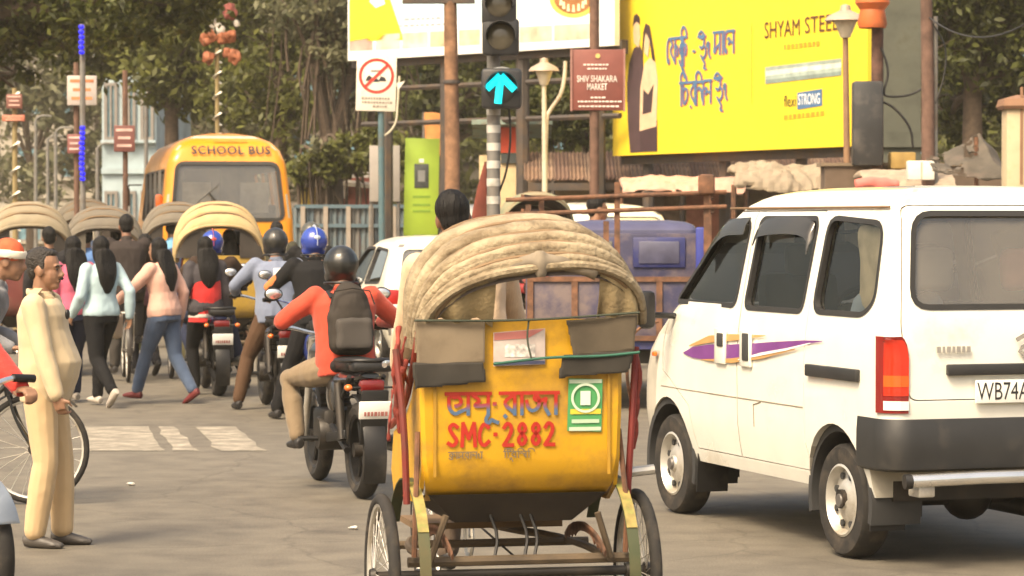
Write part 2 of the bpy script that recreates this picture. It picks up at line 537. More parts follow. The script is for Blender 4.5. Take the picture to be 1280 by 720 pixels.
# worn zebra bars
def worn_paint():
    m = mat('worn_road_paint', (.36, .32, .25), .8, var=.2, scale=6, dirt=(.17, .15, .12), dirt_amt=.80, dscale=5.0)
    return m
zebra = thing('zebra_crossing', 'worn cream zebra crossing bars painted on the asphalt', 'zebra crossing', (0, 0, 0))
for i, (a, b) in enumerate([(108, 205), (218, 246), (272, 330)]):
    dy = 533
    pts = []
    for x, y in ((a, 563 if i != 0 else 567), (b, 563 if i != 0 else 567), None, None) if False else [(a, 564), (b, 564)]:
        pts.append(G(x, y))
    sh = [p + U * 2.55 for p in pts]
    mb = MB(); n = 6
    rows = []
    rr = random.Random(i)
    for k in range(n + 1):
        t = k / n
        l = pts[0].lerp(sh[0], t) + V * rr.uniform(-.025, .025); r = pts[1].lerp(sh[1], t) + V * rr.uniform(-.025, .025)
        l.z = r.z = .004
        rows.append([l, r])
    mb.loft(rows, caps=False, closed=False)
    mb.build('painted_bar', worn_paint(), zebra, None, fix=False)

# ------------------------------------------------------------------ trees and bushes
BARK = mat('bark', (.075, .052, .035), .9, var=.35, scale=12, bump=.6, bscale=25, bstretch=(1, 1, .2))
LEAF_DARK = leafmat('leaf_dark', [(.024, .030, .004), (.060, .072, .009), (.115, .128, .018), (.042, .048, .008)])
LEAF_MID = leafmat('leaf_mid', [(.050, .058, .010), (.112, .125, .020), (.175, .182, .036), (.076, .082, .016)])
LEAF_OLIVE = leafmat('leaf_olive', [(.085, .090, .042), (.160, .165, .078), (.23, .22, .115), (.115, .115, .058)])
LEAF_BRIGHT = leafmat('leaf_bright', [(.045, .060, .012), (.11, .125, .024), (.16, .165, .035), (.06, .070, .018)])

def leaves(blobs, n, size, rng, droop=.2, clump=36, spread=.30, flat=.75):
    """Leaf quads in clumps through the volume of the blobs (x, y, z, rx, ry, rz)."""
    rs = np.random.RandomState(rng)
    vol = np.array([b[3] * b[4] * b[5] for b in blobs]) ** .8
    vol = vol / vol.sum()
    nc = max(1, n // clump)
    bi = rs.choice(len(blobs), nc, p=vol)
    B = np.array(blobs)[bi]
    d = rs.normal(size=(nc, 3)); d /= np.linalg.norm(d, axis=1)[:, None]
    rad = rs.uniform(.25, 1.0, nc) ** .45
    cen = B[:, :3] + d * rad[:, None] * B[:, 3:6]
    cr = spread * np.mean(B[:, 3:6], axis=1) * rs.uniform(.5, 1.2, nc)
    idx = np.repeat(np.arange(nc), clump)
    k = len(idx)
    off = rs.normal(size=(k, 3)) * cr[idx][:, None] * np.array([.62, .62, .62 * flat])
    pos = cen[idx] + off
    nor = off / (np.linalg.norm(off, axis=1)[:, None] + 1e-6) * .6 + rs.normal(size=(k, 3)) * .6 + np.array([0, -.1, .5])
    nor /= np.linalg.norm(nor, axis=1)[:, None]
    t = np.cross(nor, rs.normal(size=(k, 3))); t /= np.linalg.norm(t, axis=1)[:, None] + 1e-9
    b = np.cross(nor, t)
    s = size * rs.uniform(.6, 1.4, k)[:, None]
    q = np.empty((k, 4, 3))
    q[:, 0] = pos - t * s
    q[:, 1] = pos + b * s * .45 + nor * s * .12
    q[:, 2] = pos + t * s
    q[:, 3] = pos - b * s * .45 + nor * s * .12
    return q.reshape(-1, 3)
def quadmesh(name, vs):
    me = bpy.data.meshes.new(name)
    n = len(vs) // 4
    me.vertices.add(4 * n); me.vertices.foreach_set('co', vs.astype(np.float32).ravel())
    me.loops.add(4 * n); me.loops.foreach_set('vertex_index', np.arange(4 * n, dtype=np.int32))
    me.polygons.add(n); me.polygons.foreach_set('loop_start', np.arange(0, 4 * n, 4, dtype=np.int32))
    me.update(calc_edges=True)
    return me
def tree(name, label, loc, trunk_h, tr, blobs, n, size, m, seed, cat='tree', roots=0, group=None, lean=(0, 0)):
    t = thing(name, label, cat, loc, 0, group)
    rr = random.Random(seed)
    tb = MB()
    fork = Vector((lean[0], lean[1], trunk_h))
    pts = smoothline([(0, 0, -.1), (rr.uniform(-.1, .1), rr.uniform(-.1, .1), trunk_h * .35), (lean[0] * .6, lean[1] * .6, trunk_h * .7), fork], 2)
    tb.tube(pts, [lerp(tr * 1.35, tr * .8, i / (len(pts) - 1)) for i in range(len(pts))], 10)
    for b in blobs:
        c = Vector(b[:3])
        mid = fork.lerp(c, .5) + Vector((rr.uniform(-.3, .3), rr.uniform(-.3, .3), rr.uniform(-.1, .4)))
        lp = smoothline([fork - Vector((0, 0, .3)), mid, c, c + Vector((rr.uniform(-.5, .5), rr.uniform(-.4, .4), b[5] * .6))], 2)
        tb.tube(lp, [lerp(tr * .5, tr * .07, i / (len(lp) - 1)) for i in range(len(lp))], 7)
        for q in range(3):
            e = c + Vector((rr.uniform(-1, 1) * b[3], rr.uniform(-1, 1) * b[4], rr.uniform(-.6, .8) * b[5])) * .75
            lq = smoothline([mid, (mid + e) / 2 + Vector((0, 0, .2)), e], 2)
            tb.tube(lq, [lerp(tr * .2, tr * .04, i / (len(lq) - 1)) for i in range(len(lq))], 5)
    tb.build('trunk', BARK, t)
    if roots:
        rb = MB()
        for q in range(roots):
            b = rr.choice(blobs)
            x, y = b[0] + rr.uniform(-.8, .8) * b[3], b[1] + rr.uniform(-.5, .5) * b[4]
            zt = b[2] - b[5] * rr.uniform(0, .5); zb = zt - rr.uniform(1.0, 3.2)
            rb.tube(smoothline([(x, y, zt), (x + rr.uniform(-.1, .1), y, (zt + zb) / 2), (x + rr.uniform(-.25, .25), y, max(.1, zb))], 1), rr.uniform(.012, .04), 5)
        o = rb.build('aerial_roots', BARK, t)
    link('crown', quadmesh('crown', leaves(blobs, n, size, seed)), m, t, None)
    return t
TR = 'street trees along the road'
def blobs_px(lst, loc):
    """(px, py, depth, half width px, half height px) -> blobs relative to loc."""
    out = []
    for px, py, d, hw, hh in lst:
        p = P(px, py, d) - Vector(loc); k = d / F
        out.append((p.x, p.y, p.z, hw * k, hw * k * .8, hh * k))
    return out
def ptree(name, label, basepx, d, trunk_h, tr, lst, n, size, m, seed, **kw):
    loc = (X(basepx, d), d, 0)
    return tree(name, label, loc, trunk_h, tr, blobs_px(lst, loc), n, size, m, seed, **kw)

ptree('broadleaf_tree', 'big dark leafy tree overhanging the crowded left side of the street', -130, 44, 4.6, .35,
      [(20, 10, 44, 90, 70), (120, 5, 43, 80, 60), (200, -10, 44, 80, 70), (285, -48, 44, 70, 50), (60, 55, 45, 70, 45), (-60, 20, 44, 90, 80), (30, -60, 44, 160, 60), (170, -60, 44, 150, 60), (10, 100, 46, 34, 32)], 14000, .085, LEAF_DARK, 3)
ptree('broadleaf_tree', 'olive leafed tree behind the bare banner poles down the street', 215, 66, 4.5, .17,
      [(215, 85, 66, 75, 48), (165, 60, 67, 70, 55), (275, 95, 66, 70, 60), (120, 40, 67, 70, 60), (235, 30, 67, 80, 60)], 9000, .12, LEAF_MID, 5)
ptree('broadleaf_tree', 'green tree crown rising directly behind the yellow school bus', 350, 62, 4.0, .17,
      [(345, 95, 62, 60, 60), (375, 150, 62, 50, 45), (330, 40, 63, 80, 60), (300, 130, 64, 50, 40), (400, 30, 63, 70, 60), (345, -30, 63, 120, 60)], 10000, .10, LEAF_MID, 7)
ptree('banyan_tree', 'old banyan with hanging brown aerial roots left of the no carts sign', 412, 58, 3.4, .28,
      [(420, 40, 58, 60, 50), (390, 5, 58, 70, 45), (450, 90, 59, 40, 40), (470, 0, 59, 60, 50), (400, 195, 57, 38, 22)], 5200, .09, LEAF_OLIVE, 9, roots=70)
ptree('roadside_bush', 'dusty green bush spilling over the corrugated fence', 445, 57, 1.6, .08,
      [(430, 195, 57, 42, 26), (480, 188, 57, 40, 28), (395, 215, 57, 36, 26)], 3600, .075, LEAF_MID, 11, cat='bush')
ptree('broadleaf_tree', 'dark tree standing under and behind the pale sun billboard', 560, 74, 4.0, .3,
      [(520, 110, 74, 70, 50), (590, 120, 74, 70, 50), (660, 100, 75, 70, 50), (540, 30, 75, 110, 60), (680, 20, 75, 110, 60), (730, 90, 75, 60, 60)], 10000, .13, LEAF_DARK, 13)
ptree('roadside_bush', 'bright sunlit green bush behind the small lamp post', 700, 52, 1.2, .1,
      [(700, 130, 52, 50, 32), (735, 150, 52, 32, 30), (672, 160, 52, 28, 26), (712, 165, 52, 45, 22)], 5200, .07, LEAF_BRIGHT, 15, cat='bush')
ptree('broadleaf_tree', 'dark shady tree beside the grey concrete column', 1215, 50, 4.2, .18,
      [(1200, 60, 50, 60, 70), (1260, 40, 50, 70, 80), (1230, 140, 51, 60, 50), (1300, 120, 50, 60, 70), (1180, -10, 50, 80, 60), (1270, -40, 50, 120, 60), (1190, 150, 51, 40, 40)], 12000, .085, LEAF_DARK, 17)
ptree('broadleaf_tree', 'tall dark tree behind the yellow steel billboard', 900, 66, 4.5, .35,
      [(840, 40, 66, 100, 80), (960, 30, 66, 100, 80), (1080, 40, 66, 100, 80), (1130, 130, 66, 60, 60), (900, -40, 66, 200, 60)], 7000, .14, LEAF_DARK, 19)
# far rows that close the view
far_lab = ['hazy olive tree far down the street behind the blue lit pole', 'hazy green tree far off above the bus roof', 'tall far tree behind the rusty sign pole', 'far dark tree showing between the two billboards',
           'far dense tree above the brown market sign', 'far tree over the tarpaulin market stalls', 'far tree at the dark end of the market']
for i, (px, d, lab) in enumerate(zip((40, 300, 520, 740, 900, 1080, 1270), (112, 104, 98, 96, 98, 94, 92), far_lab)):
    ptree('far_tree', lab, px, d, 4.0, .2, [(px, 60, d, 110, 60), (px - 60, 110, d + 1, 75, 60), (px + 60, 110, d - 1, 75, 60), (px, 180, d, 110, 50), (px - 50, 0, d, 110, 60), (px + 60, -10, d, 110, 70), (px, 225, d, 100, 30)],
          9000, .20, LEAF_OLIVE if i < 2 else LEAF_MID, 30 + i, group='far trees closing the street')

# ------------------------------------------------------------------ far buildings
def building(name, label, x0, x1, d, h, depth, col, floors, cols, wincol, seed, wall_rough=.9):
    k = d / F
    b = thing(name, label, 'building', (X((x0 + x1) / 2, d), d, 0))
    w = (x1 - x0) * k
    wm = mat('wall_' + name + str(seed), col, .9, var=.12, scale=.8, dirt=tuple(c * .55 for c in col), dirt_amt=.35, dscale=.6)
    MB().box((0, depth / 2, h / 2), (w, depth, h)).build('wall', wm, b)
    MB().box((0, depth / 2, h + .12), (w + .4, depth + .4, .24)).build('roof_slab', wm, b)
    fr = mat('window_frame_grey', (.22, .2, .18), .7)
    gm = mat('far_window_glass', wincol, .15, var=.3, coat=.3)
    fh = h / floors; cw = w / cols
    for f in range(floors):
        for c in range(cols):
            cx, cz = -w / 2 + cw * (c + .5), fh * (f + .55)
            fw, fhh = cw * .56, fh * .5
            o = MB()
            for sx in (-1, 1): o.box((sx * fw / 2, -.03, 0), (.09, .12, fhh + .09))
            for sz in (-1, 1): o.box((0, -.032, sz * fhh / 2), (fw + .09, .12, .09))
            o.box((0, -.034, 0), (.06, .1, fhh))
            wn_ = o.build('window', fr, b); wn_.location = (cx, 0, cz)
            pn = MB().box((0, -.012, 0), (fw, .02, fhh)).build('pane', gm, wn_)
            sl_ = MB().box((0, -.12, -fhh / 2 - .09), (fw + .25, .26, .08)).build('sill', wm, wn_)
        if f: MB().box((0, -.05, fh * f), (w + .02, .14, .16)).build('floor_band', wm, b)
    return b
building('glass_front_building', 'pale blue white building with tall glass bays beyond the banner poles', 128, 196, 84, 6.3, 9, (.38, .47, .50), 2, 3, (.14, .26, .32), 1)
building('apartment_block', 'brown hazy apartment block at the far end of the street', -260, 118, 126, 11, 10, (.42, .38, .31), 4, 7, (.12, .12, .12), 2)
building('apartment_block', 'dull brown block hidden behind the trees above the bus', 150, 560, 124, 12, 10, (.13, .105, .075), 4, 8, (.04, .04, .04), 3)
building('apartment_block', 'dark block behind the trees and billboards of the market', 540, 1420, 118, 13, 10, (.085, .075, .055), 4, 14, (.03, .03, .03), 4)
# ------------------------------------------------------------------ billboards
class Board:
    """A vertical printed board whose left and right edges stand at two depths."""
    def __init__(s, xl, dl, xr, dr):
        s.xl, s.dl, s.xr, s.dr = xl, dl, xr, dr
        a, b = P(xl, 275, dl), P(xr, 275, dr)
        s.r = Vector((b.x - a.x, b.y - a.y, 0)).normalized()
        s.n = s.r.cross(Vector((0, 0, 1)))
    def depth(s, px):
        return 1 / lerp(1 / s.dl, 1 / s.dr, (px - s.xl) / (s.xr - s.xl))
    def pt(s, px, py, off=0.0): return P(px, py, s.depth(px)) + s.n * off
    def poly(s, pts, m, parent, name, off=.004):
        return MB().add([s.pt(x, y, off) for x, y in pts], [tuple(range(len(pts)))]).build(name, m, parent, None, fix=False)
    def rect(s, x0, y0, x1, y1, m, parent, name, off=.004):
        return s.poly([(x0, y1), (x1, y1), (x1, y0), (x0, y0)], m, parent, name, off)
    def frame(s, px, py, off=.008):
        return facing(s.pt(px, py, off), s.r)
    def stretch(s, px):
        return (s.pt(px + 5, 200) - s.pt(px - 5, 200)).length / (10 * s.depth(px) / F)
    def text(s, body, px, py, hpx, m, parent, name='lettering', wpx=None, off=.008, bold=0.0):
        d = s.depth(px); k = d / F
        o = text(body, hpx * k * 1.35, m, parent, Matrix.Identity(4), name, 1.0, bold=bold * k)
        w = max(v.co.x for v in o.data.vertices) - min(v.co.x for v in o.data.vertices)
        sx = s.stretch(px) * (wpx * k / w if wpx else 1)
        o.data.transform(s.frame(px, py, off) @ Matrix.Diagonal((sx, 1, 1, 1)))
        return o
    def draw(s, lines, x0, y0, sx, sy, wpx, m, parent, name='lettering', off=.008):
        """strokes given in letter units; x0, y0 = pixel of the letter origin."""
        d = s.depth(x0); k = d / F; q = s.stretch(x0)
        L2 = []
        for ln in lines:
            L2.append([((x * sx) * k * q, (y * sy) * k) for x, y in ln])
        return strokes(L2, wpx * k, m, parent, s.frame(x0, y0, off), name)
def board_slab(b, x0, y0, x1, y1, thick, m, parent, name='panel'):
    mb = MB()
    f = [b.pt(x0, y1), b.pt(x1, y1), b.pt(x1, y0), b.pt(x0, y0)]
    zt = max(f[2].z, f[3].z); zb = min(f[0].z, f[1].z)
    return f
def slab(parent, name, m, A, B, z0, z1, n, thick):
    """Upright slab between plan points A and B, front face towards n."""
    q = n * thick
    vs = []
    for p in (A, B):
        for z in (z0, z1):
            vs += [Vector((p.x, p.y, z)), Vector((p.x, p.y, z)) - q]
    fs = [(0, 4, 6, 2), (1, 3, 7, 5), (0, 2, 3, 1), (4, 5, 7, 6), (2, 6, 7, 3), (0, 1, 5, 4)]
    return MB().add(vs, fs).build(name, m, parent, 30)

# Bengali letters as pen strokes; headline at y = 1, foot at y = 0
BN = {
 'o': ([[(.13, .82), (.13, .30), (.42, .02), (.74, .18), (1.06, .30)], [(.20, 1), (.34, .80), (.58, .88), (.76, .70), (.70, .48), (.46, .42)], [(1.09, 1), (1.09, .02)], [(-.02, 1), (1.22, 1)]], 1.26),
 'p': ([[(.08, .90), (.46, .66), (.08, .42), (.40, .40), (.80, .46)], [(.83, 1), (.83, 0)], [(0, 1), (.95, 1)]], .95),
 'u': ([[(-.12, 0), (-.28, -.28), (-.10, -.42), (.06, -.22), (.14, -.30), (.36, -.38)]], 0.0),
 'r': ([[(.70, .94), (.12, .54), (.70, .10)], [(.74, 1), (.74, 0)], [(.24, -.06), (.30, -.12)], [(0, 1), (.88, 1)]], .88),
 'a': ([[(.22, 1), (.22, 0)], [(0, 1), (.36, 1)]], .36),
 'j': ([[(.10, .62), (.16, .28), (.42, .12), (.72, .34), (.74, .78), (.52, .90), (.46, .68), (.80, .62), (1.06, .72)], [(1.06, .72), (.98, .36), (1.22, -.02)], [(0, 1), (1.35, 1)]], 1.35),
 'f': ([[(.14, 1), (.40, .72), (.12, .58), (.18, .40), (.66, .06)], [(.68, 1), (.68, 0)], [(.68, .50), (.86, .76), (1.02, .56), (.96, .30)], [(0, 1), (1.08, 1)]], 1.1),
 'l': ([[(.62, 0), (.40, -.10), (.46, -.32), (.60, -.22), (.70, -.42), (.74, -.60)]], 0.0),
 'e': ([[(.30, 1), (.06, .84), (.04, .40), (.12, .04), (.28, .02), (.24, .18)]], .34),
 'k': ([[(.60, .92), (.06, .52), (.60, .10)], [(.62, 1), (.62, -.12)], [(.62, .60), (.86, .78), (1.0, .52), (.86, .30)], [(.10, .10), (.30, -.14), (.58, -.10)], [(0, 1), (1.04, 1)]], 1.06),
 'i': ([[(.20, 0), (.20, 1), (.08, 1.30), (.44, 1.52), (.80, 1.30), (.86, 1.0)], [(0, 1), (.34, 1)]], .34),
 's': ([[(.06, 1.10), (.30, 1.28), (.50, 1.02), (.30, .88), (.14, 1.0)], [(.50, 1.10), (.50, .60), (.30, .44), (.16, .56)], [(.50, .60), (.68, .40), (.60, .10), (.36, .0), (.24, .16)], [(.36, 0), (.60, -.22), (.44, -.42), (.66, -.46)], [(0, 1), (.62, 1)]], .66),
 'n': ([[(.06, .62), (.22, .72), (.30, .52), (.14, .40)], [(.26, .56), (.68, .44)], [(.70, 1), (.70, 0)], [(0, 1), (.82, 1)]], .84),
 'm': ([[(.16, 1), (.16, .30), (.06, .12), (.22, .06), (.30, .26), (.70, .46)], [(.74, 1), (.74, 0)], [(0, 1), (.86, 1)]], .88),
 'c': ([[(.10, .90), (.12, .10), (.34, .04), (.66, .34), (.62, .70), (.34, .76), (.14, .60)], [(0, 1), (.76, 1)]], .78),
 'd': ([[(.06, .66), (.26, .80), (.48, .58), (.52, .30), (.70, .10)], [(.52, .62), (.72, .50)], [(.72, 1), (.72, 0)], [(0, 1), (.84, 1)]], .86),
 'g': ([[(.10, .66), (.24, .74), (.26, .52), (.10, .50), (.10, .66)], [(.26, .46), (.22, .24), (.34, .02)]], .42),
 '-': ([[(.06, .46), (.26, .46)]], .34),
 '.': ([[(.16, .50), (.24, .50)]], .46),
 ' ': ([], .40),
}
def bengali(word):
    out, x = [], 0.0
    for ch in word:
        ls, adv = BN[ch]
        out += [[(px + x, py) for px, py in l] for l in ls]
        x += adv
    return out, x

POLE_BROWN = mat('brown_pole_paint', (.14, .075, .05), .75, var=.3, scale=10, dirt=(.08, .05, .035), dirt_amt=.4)
GREY_STEEL = mat('grey_steel', (.20, .19, .175), .6, .3, var=.2, dirt=(.12, .085, .06), dirt_amt=.4)
FRAME_DARK = mat('board_frame', (.06, .05, .045), .7, dirt=(.12, .08, .05), dirt_amt=.4)

# pale billboard with the sun
bb = Board(435, 50, 768, 45.6)
t = thing('billboard', 'pale billboard with yellow sun corner and a row of photo tiles', 'billboard', (b_ := bb.pt(600, 200)).to_tuple()[:2] + (0,))
t_w = lambda: None
def unparent_space(parent):
    """Parts are modelled in world space; keep them there under the thing."""
    for ch in parent.children: ch.matrix_parent_inverse = parent.matrix_basis.inverted()
PALE = mat('print_pale', (.80, .80, .76), .5, var=.05)
zb1, zt1 = bb.pt(435, 76).z, bb.pt(435, 76).z + 3.4
slab(t, 'panel', PALE, bb.pt(435, 200), bb.pt(768, 200), zb1, zt1, bb.n, .12)
bb.poly([(437, 52), (505, 50), (478, -30), (437, -30)], mat('print_yellow', (.86, .76, .03), .5, var=.03), t, 'sun_field')
bb.poly([(470, 10), (482, 5), (478, -8), (466, -6), (462, 2)], mat('print_white', (.88, .88, .84), .5, var=.02), t, 'sun_disc', .008)
bb.poly([(500, 26), (640, 20), (640, -30), (490, -30)], mat('print_skyblue', (.52, .70, .76), .5, var=.1, scale=.8), t, 'sky_field')
for i, (x0, x1, c) in enumerate([(437, 466, (.62, .36, .30)), (470, 500, (.72, .58, .42)), (503, 535, (.76, .66, .50)), (538, 556, (.70, .48, .30)), (574, 600, (.75, .55, .36)), (650, 690, (.74, .55, .40)), (693, 742, (.70, .45, .33))]):
    sl_y = lambda x, y: y - (x - 437) * .052
    bb.poly([(x0, sl_y(x0, 64)), (x1, sl_y(x1, 64)), (x1, sl_y(x1, 45)), (x0, sl_y(x0, 45))], mat('photo_tile_%d' % i, c, .5, var=.35, scale=3), t, 'photo_tile')
TXT = mat('print_grey_text', (.30, .33, .38), .6)
for q, (y, x0, x1) in enumerate([(28, 506, 546), (36, 500, 560)]):
    rr = random.Random(q); x = x0; ls = []
    while x < x1:
        w = rr.uniform(2, 6); ls.append([(x, y - (x - 437) * .04), (x + w, y - (x + w - 437) * .04)]); x += w + 2.5
    for l in ls:
        mb = MB(); mb.add([bb.pt(l[0][0], l[0][1], .006), bb.pt(l[1][0], l[1][1], .006), bb.pt(l[1][0], l[1][1] - 2.2, .006), bb.pt(l[0][0], l[0][1] - 2.2, .006)], [(0, 1, 2, 3)])
        mb.build('print_mark', TXT, t, None, fix=False)
mb = MB(); c = (717, -2); vs = []
BADGE = mat('badge_brown', (.30, .13, .04), .5, var=.3, scale=4)
bb.poly([(717 + 30 * math.cos(R(a)), -2 - 24 * math.sin(R(a))) for a in range(0, 360, 15)], mat('badge_orange', (.80, .48, .10), .5), t, 'badge', .006)
bb.poly([(717 + 24 * math.cos(R(a)), -2 - 19 * math.sin(R(a))) for a in range(0, 360, 15)], BADGE, t, 'badge_centre', .010)
mb = MB()
for a in range(200, 345, 24):
    c0 = (717 + 16 * math.cos(R(a)), -2 - 13 * math.sin(R(a)))
    mb.add([bb.pt(c0[0] - 2, c0[1] + 4, .014), bb.pt(c0[0] + 2, c0[1] + 4, .014), bb.pt(c0[0] + 1.2, c0[1] - 5, .014), bb.pt(c0[0] - 1.2, c0[1] - 5, .014)], [(0, 1, 2, 3)])
mb.build('badge_figure', mat('print_cream', (.80, .66, .42), .5), t, None, fix=False)
slab(t, 'frame_rail', FRAME_DARK, bb.pt(433, 200, -.13), bb.pt(770, 200, -.13), zb1 - .12, zb1 + .1, bb.n, .15)
for px in (470, 545, 640, 735):
    p = bb.pt(px, 200, -.25); MB().tube([(p.x, p.y, 0), (p.x, p.y, zt1 - .2)], .11, 8).build('post', FRAME_DARK, t)
for z in (zb1 - 1.1, zb1 - .5):
    a, b = bb.pt(440, 200, -.25), bb.pt(762, 200, -.25); MB().tube([(a.x, a.y, z), (b.x, b.y, z)], .05, 6).build('brace', FRAME_DARK, t)
unparent_space(t)

# yellow steel billboard
yb = Board(766, 46.5, 1084, 40.0)
YEL = mat('print_billboard_yellow', (.80, .60, .03), .45, var=.03, scale=1.0)
t = thing('billboard', 'large yellow billboard with blue Bengali slogan and a couple in black', 'billboard', yb.pt(925, 200).to_tuple()[:2] + (0,))
yzb = yb.pt(766, 195).z; yzt = yzb + 3.6
slab(t, 'panel', YEL, yb.pt(766, 200), yb.pt(1084, 200), yzb, yzt, yb.n, .14)
SL = lambda x, y: y - (x - 766) * (275 - y) * .00050      # a level line on the board, given at its left edge
BLUE = mat('print_blue', (.075, .16, .30), .5)
REDSH = mat('print_red_shade', (.42, .12, .16), .5)
for word, x0, y0, sx, sy in (('eflk', 834, 80, 10, 31), ('i', 851, 78, 9, 30), ('-', 866, 78, 12, 30), ('sg', 873, 74, 15, 28), ('maen', 892, 68, 11, 27),
                              ('ic', 850, 132, 10, 28), ('r', 861, 131, 11, 28), ('id', 869, 131, 10, 28), ('n', 881, 129, 11, 28), ('sg', 893, 126, 16, 28)):
    ls, _ = bengali(word)
    yb.draw(ls, x0 + .9, y0 + .9, sx, sy, 3.0, REDSH, t, 'slogan_shadow', .006)
    yb.draw(ls, x0, y0, sx, sy, 3.2, BLUE, t, 'slogan_letters', .014)
yb.text('SHYAM', 978, 37, 22, mat('print_dark_red', (.10, .035, .02), .5), t, 'lettering', 44)
yb.text('STEEL', 1027, 30.5, 22, mat('print_dark_red', (.10, .035, .02), .5), t, 'lettering', 42)
ORG = mat('print_orange', (.70, .30, .02), .5)
for (x0, x1, y) in ((980, 1026, 62), (980, 1030, 150)):
    rr = random.Random(x1); mb = MB(); x = x0
    while x < x1:
        w = rr.uniform(2.5, 5); s = lambda xx: y - (xx - x0) * .11
        mb.add([yb.pt(x, s(x), .006), yb.pt(x + w, s(x + w), .006), yb.pt(x + w, s(x + w) - 6, .006), yb.pt(x, s(x) - 6, .006)], [(0, 1, 2, 3)])
        x += w + 1.6
    mb.build('small_print', ORG, t, None, fix=False)
# the steel bar picture
bands = [(0, 5, (.30, .36, .32)), (5, 11, (.62, .68, .60)), (11, 16, (.34, .42, .38)), (16, 21, (.20, .26, .24))]
for i, (y0, y1, c) in enumerate(bands):
    yb.poly([(957, 84 + y1), (1052, 73 + y1), (1052, 73 + y0), (957, 84 + y0)], mat('print_bar_%d' % i, c, .4, var=.25, scale=6), t, 'printed_bar', .006)
yb.text('flexi', 988, 127, 15, INK, t, 'lettering', 15)
yb.poly([(997, 137), (1028, 132), (1028, 111), (997, 116)], BLUE, t, 'logo_box', .006)
yb.text('STRONG', 1012, 124.5, 14, mat('print_white', (.85, .85, .8), .5), t, 'lettering', 27, .010, .12)
yb.text('ST', 969, 4, 10, ORG, t, 'lettering_hint', 6) if False else None
yb.rect(939.4, 30, 940.2, 130, mat('print_rule', (.55, .40, .02), .5), t, 'rule', .006)
# the printed couple: flat print on the board
SKIN_PRINT = mat('print_skin', (.66, .47, .30), .5); DRESS = mat('print_dress', (.055, .03, .035), .5); SUIT = mat('print_suit', (.075, .045, .05), .5)
yb.poly([(788, 191), (803, 190), (806, 150), (805, 95), (804, 66), (800, 56), (793, 60), (787, 78), (784, 105), (785, 150)], SUIT, t, 'printed_man', .006)
yb.poly([(793, 54), (799, 60), (801, 48), (800, 32), (797, 26), (793, 30), (792, 42)], SKIN_PRINT, t, 'printed_face', .009)
yb.poly([(791.5, 34), (793, 20), (797, 17), (800.5, 22), (800.5, 30), (796, 27), (793.5, 30)], DRESS, t, 'printed_hair', .012)
yb.poly([(801, 190), (822, 189), (822, 150), (817, 155), (800, 157)], DRESS, t, 'printed_skirt', .009)
yb.poly([(800, 164), (821, 158), (823, 100), (820, 78), (813, 72), (806, 80), (801, 110)], SKIN_PRINT, t, 'printed_woman', .010)
yb.poly([(804, 143), (815, 140), (818, 105), (811, 118), (805, 112)], DRESS, t, 'printed_bodice', .013)
yb.poly([(803, 76), (805, 40), (808, 29), (813, 32), (817, 56), (820, 77), (816, 74), (813, 50), (808, 40), (806, 55)], DRESS, t, 'printed_long_hair', .016)
yb.poly([(806, 66), (811, 72), (813, 52), (809, 40), (806, 48)], SKIN_PRINT, t, 'printed_cheek', .013)
slab(t, 'frame_rail', FRAME_DARK, yb.pt(766, 200, -.15), yb.pt(1084, 200, -.15), yzb - .14, yzb + .05, yb.n, .12)
for px in (790, 885, 980, 1072):
    p = yb.pt(px, 200, -.3); MB().tube([(p.x, p.y, 0), (p.x, p.y, yzt - .3)], .09, 8).build('post', FRAME_DARK, t)
unparent_space(t)

# ------------------------------------------------------------------ no-carts sign on its teal pole
d = 40.0; k = d / F
TEAL = mat('teal_pole_paint', (.075, .14, .16), .6, var=.15, dirt=(.12, .10, .08), dirt_amt=.35)
SIGNW = mat('sign_white', (.74, .69, .58), .5, var=.06, dirt=(.45, .38, .28), dirt_amt=.2)
SIGNRED = mat('sign_red', (.55, .035, .02), .5)
t = thing('road_sign', 'white no hand carts road sign with red slashed circle on teal pole', 'road sign', (X(476, d), d, 0))
zc = Z(104, d)
MB().tube([(.02, .06, 0), (.0, .06, Z(75, d))], .045, 10).build('pole', TEAL, t)
MB().rbox((-.06, 0, zc), (50 * k, .03, 70 * k), .01, rot=(0, 1.5, 0)).build('plate', SIGNW, t)
M = Matrix.Translation((-.06, -.019, zc)) @ Matrix.Rotation(R(90), 4, 'X') @ Matrix.Rotation(R(-1.5), 4, 'Z')
mb = MB(); ring(mb, (0, .10), .205, .245, M); mb.build('red_ring', SIGNRED, t, None, fix=False)
mb = MB(); a = R(45)
sheet(mb, [(-.16 + .015, .10 - .16 - .015), (.16 + .015, .10 + .16 - .015), (.16 - .015, .10 + .16 + .015), (-.16 - .015, .10 - .16 + .015)], M, .003); mb.build('red_slash', SIGNRED, t, None, fix=False)
mb = MB()
for poly in ([(-.15, .03), (-.05, .03), (-.06, .08), (-.10, .11), (-.13, .08)], [(.03, .03), (.14, .03), (.12, .08), (.06, .10)], [(-.08, .16), (.05, .165), (.05, .18), (-.08, .175)], [(-.04, .02), (.04, .02), (.02, .06), (-.02, .06)]):
    sheet(mb, poly, M, .0015)
mb.build('pictogram', INK, t, None, fix=False)
for j, (x0, x1) in enumerate(((-.2, .2), (-.19, .22), (-.04, .12))):
    mb = MB(); x = x0; rr = random.Random(j)
    while x < x1:
        w = rr.uniform(.015, .04); sheet(mb, rect(x, -.225 - j * .055, x + w, -.195 - j * .055), M, .002); x += w + .012
    mb.build('print_line', mat('sign_print', (.26, .22, .18), .6), t, None, fix=False)
mb = MB(); mb.tube(smoothline([(.26, 0, zc + .1), (.235, -.01, zc - .3), (.22, 0, zc - .55), (.12, .03, zc - .68), (.05, .06, zc - .72)], 3), .014, 6); mb.build('cable', mat('cream_cable', (.6, .55, .42), .6), t)
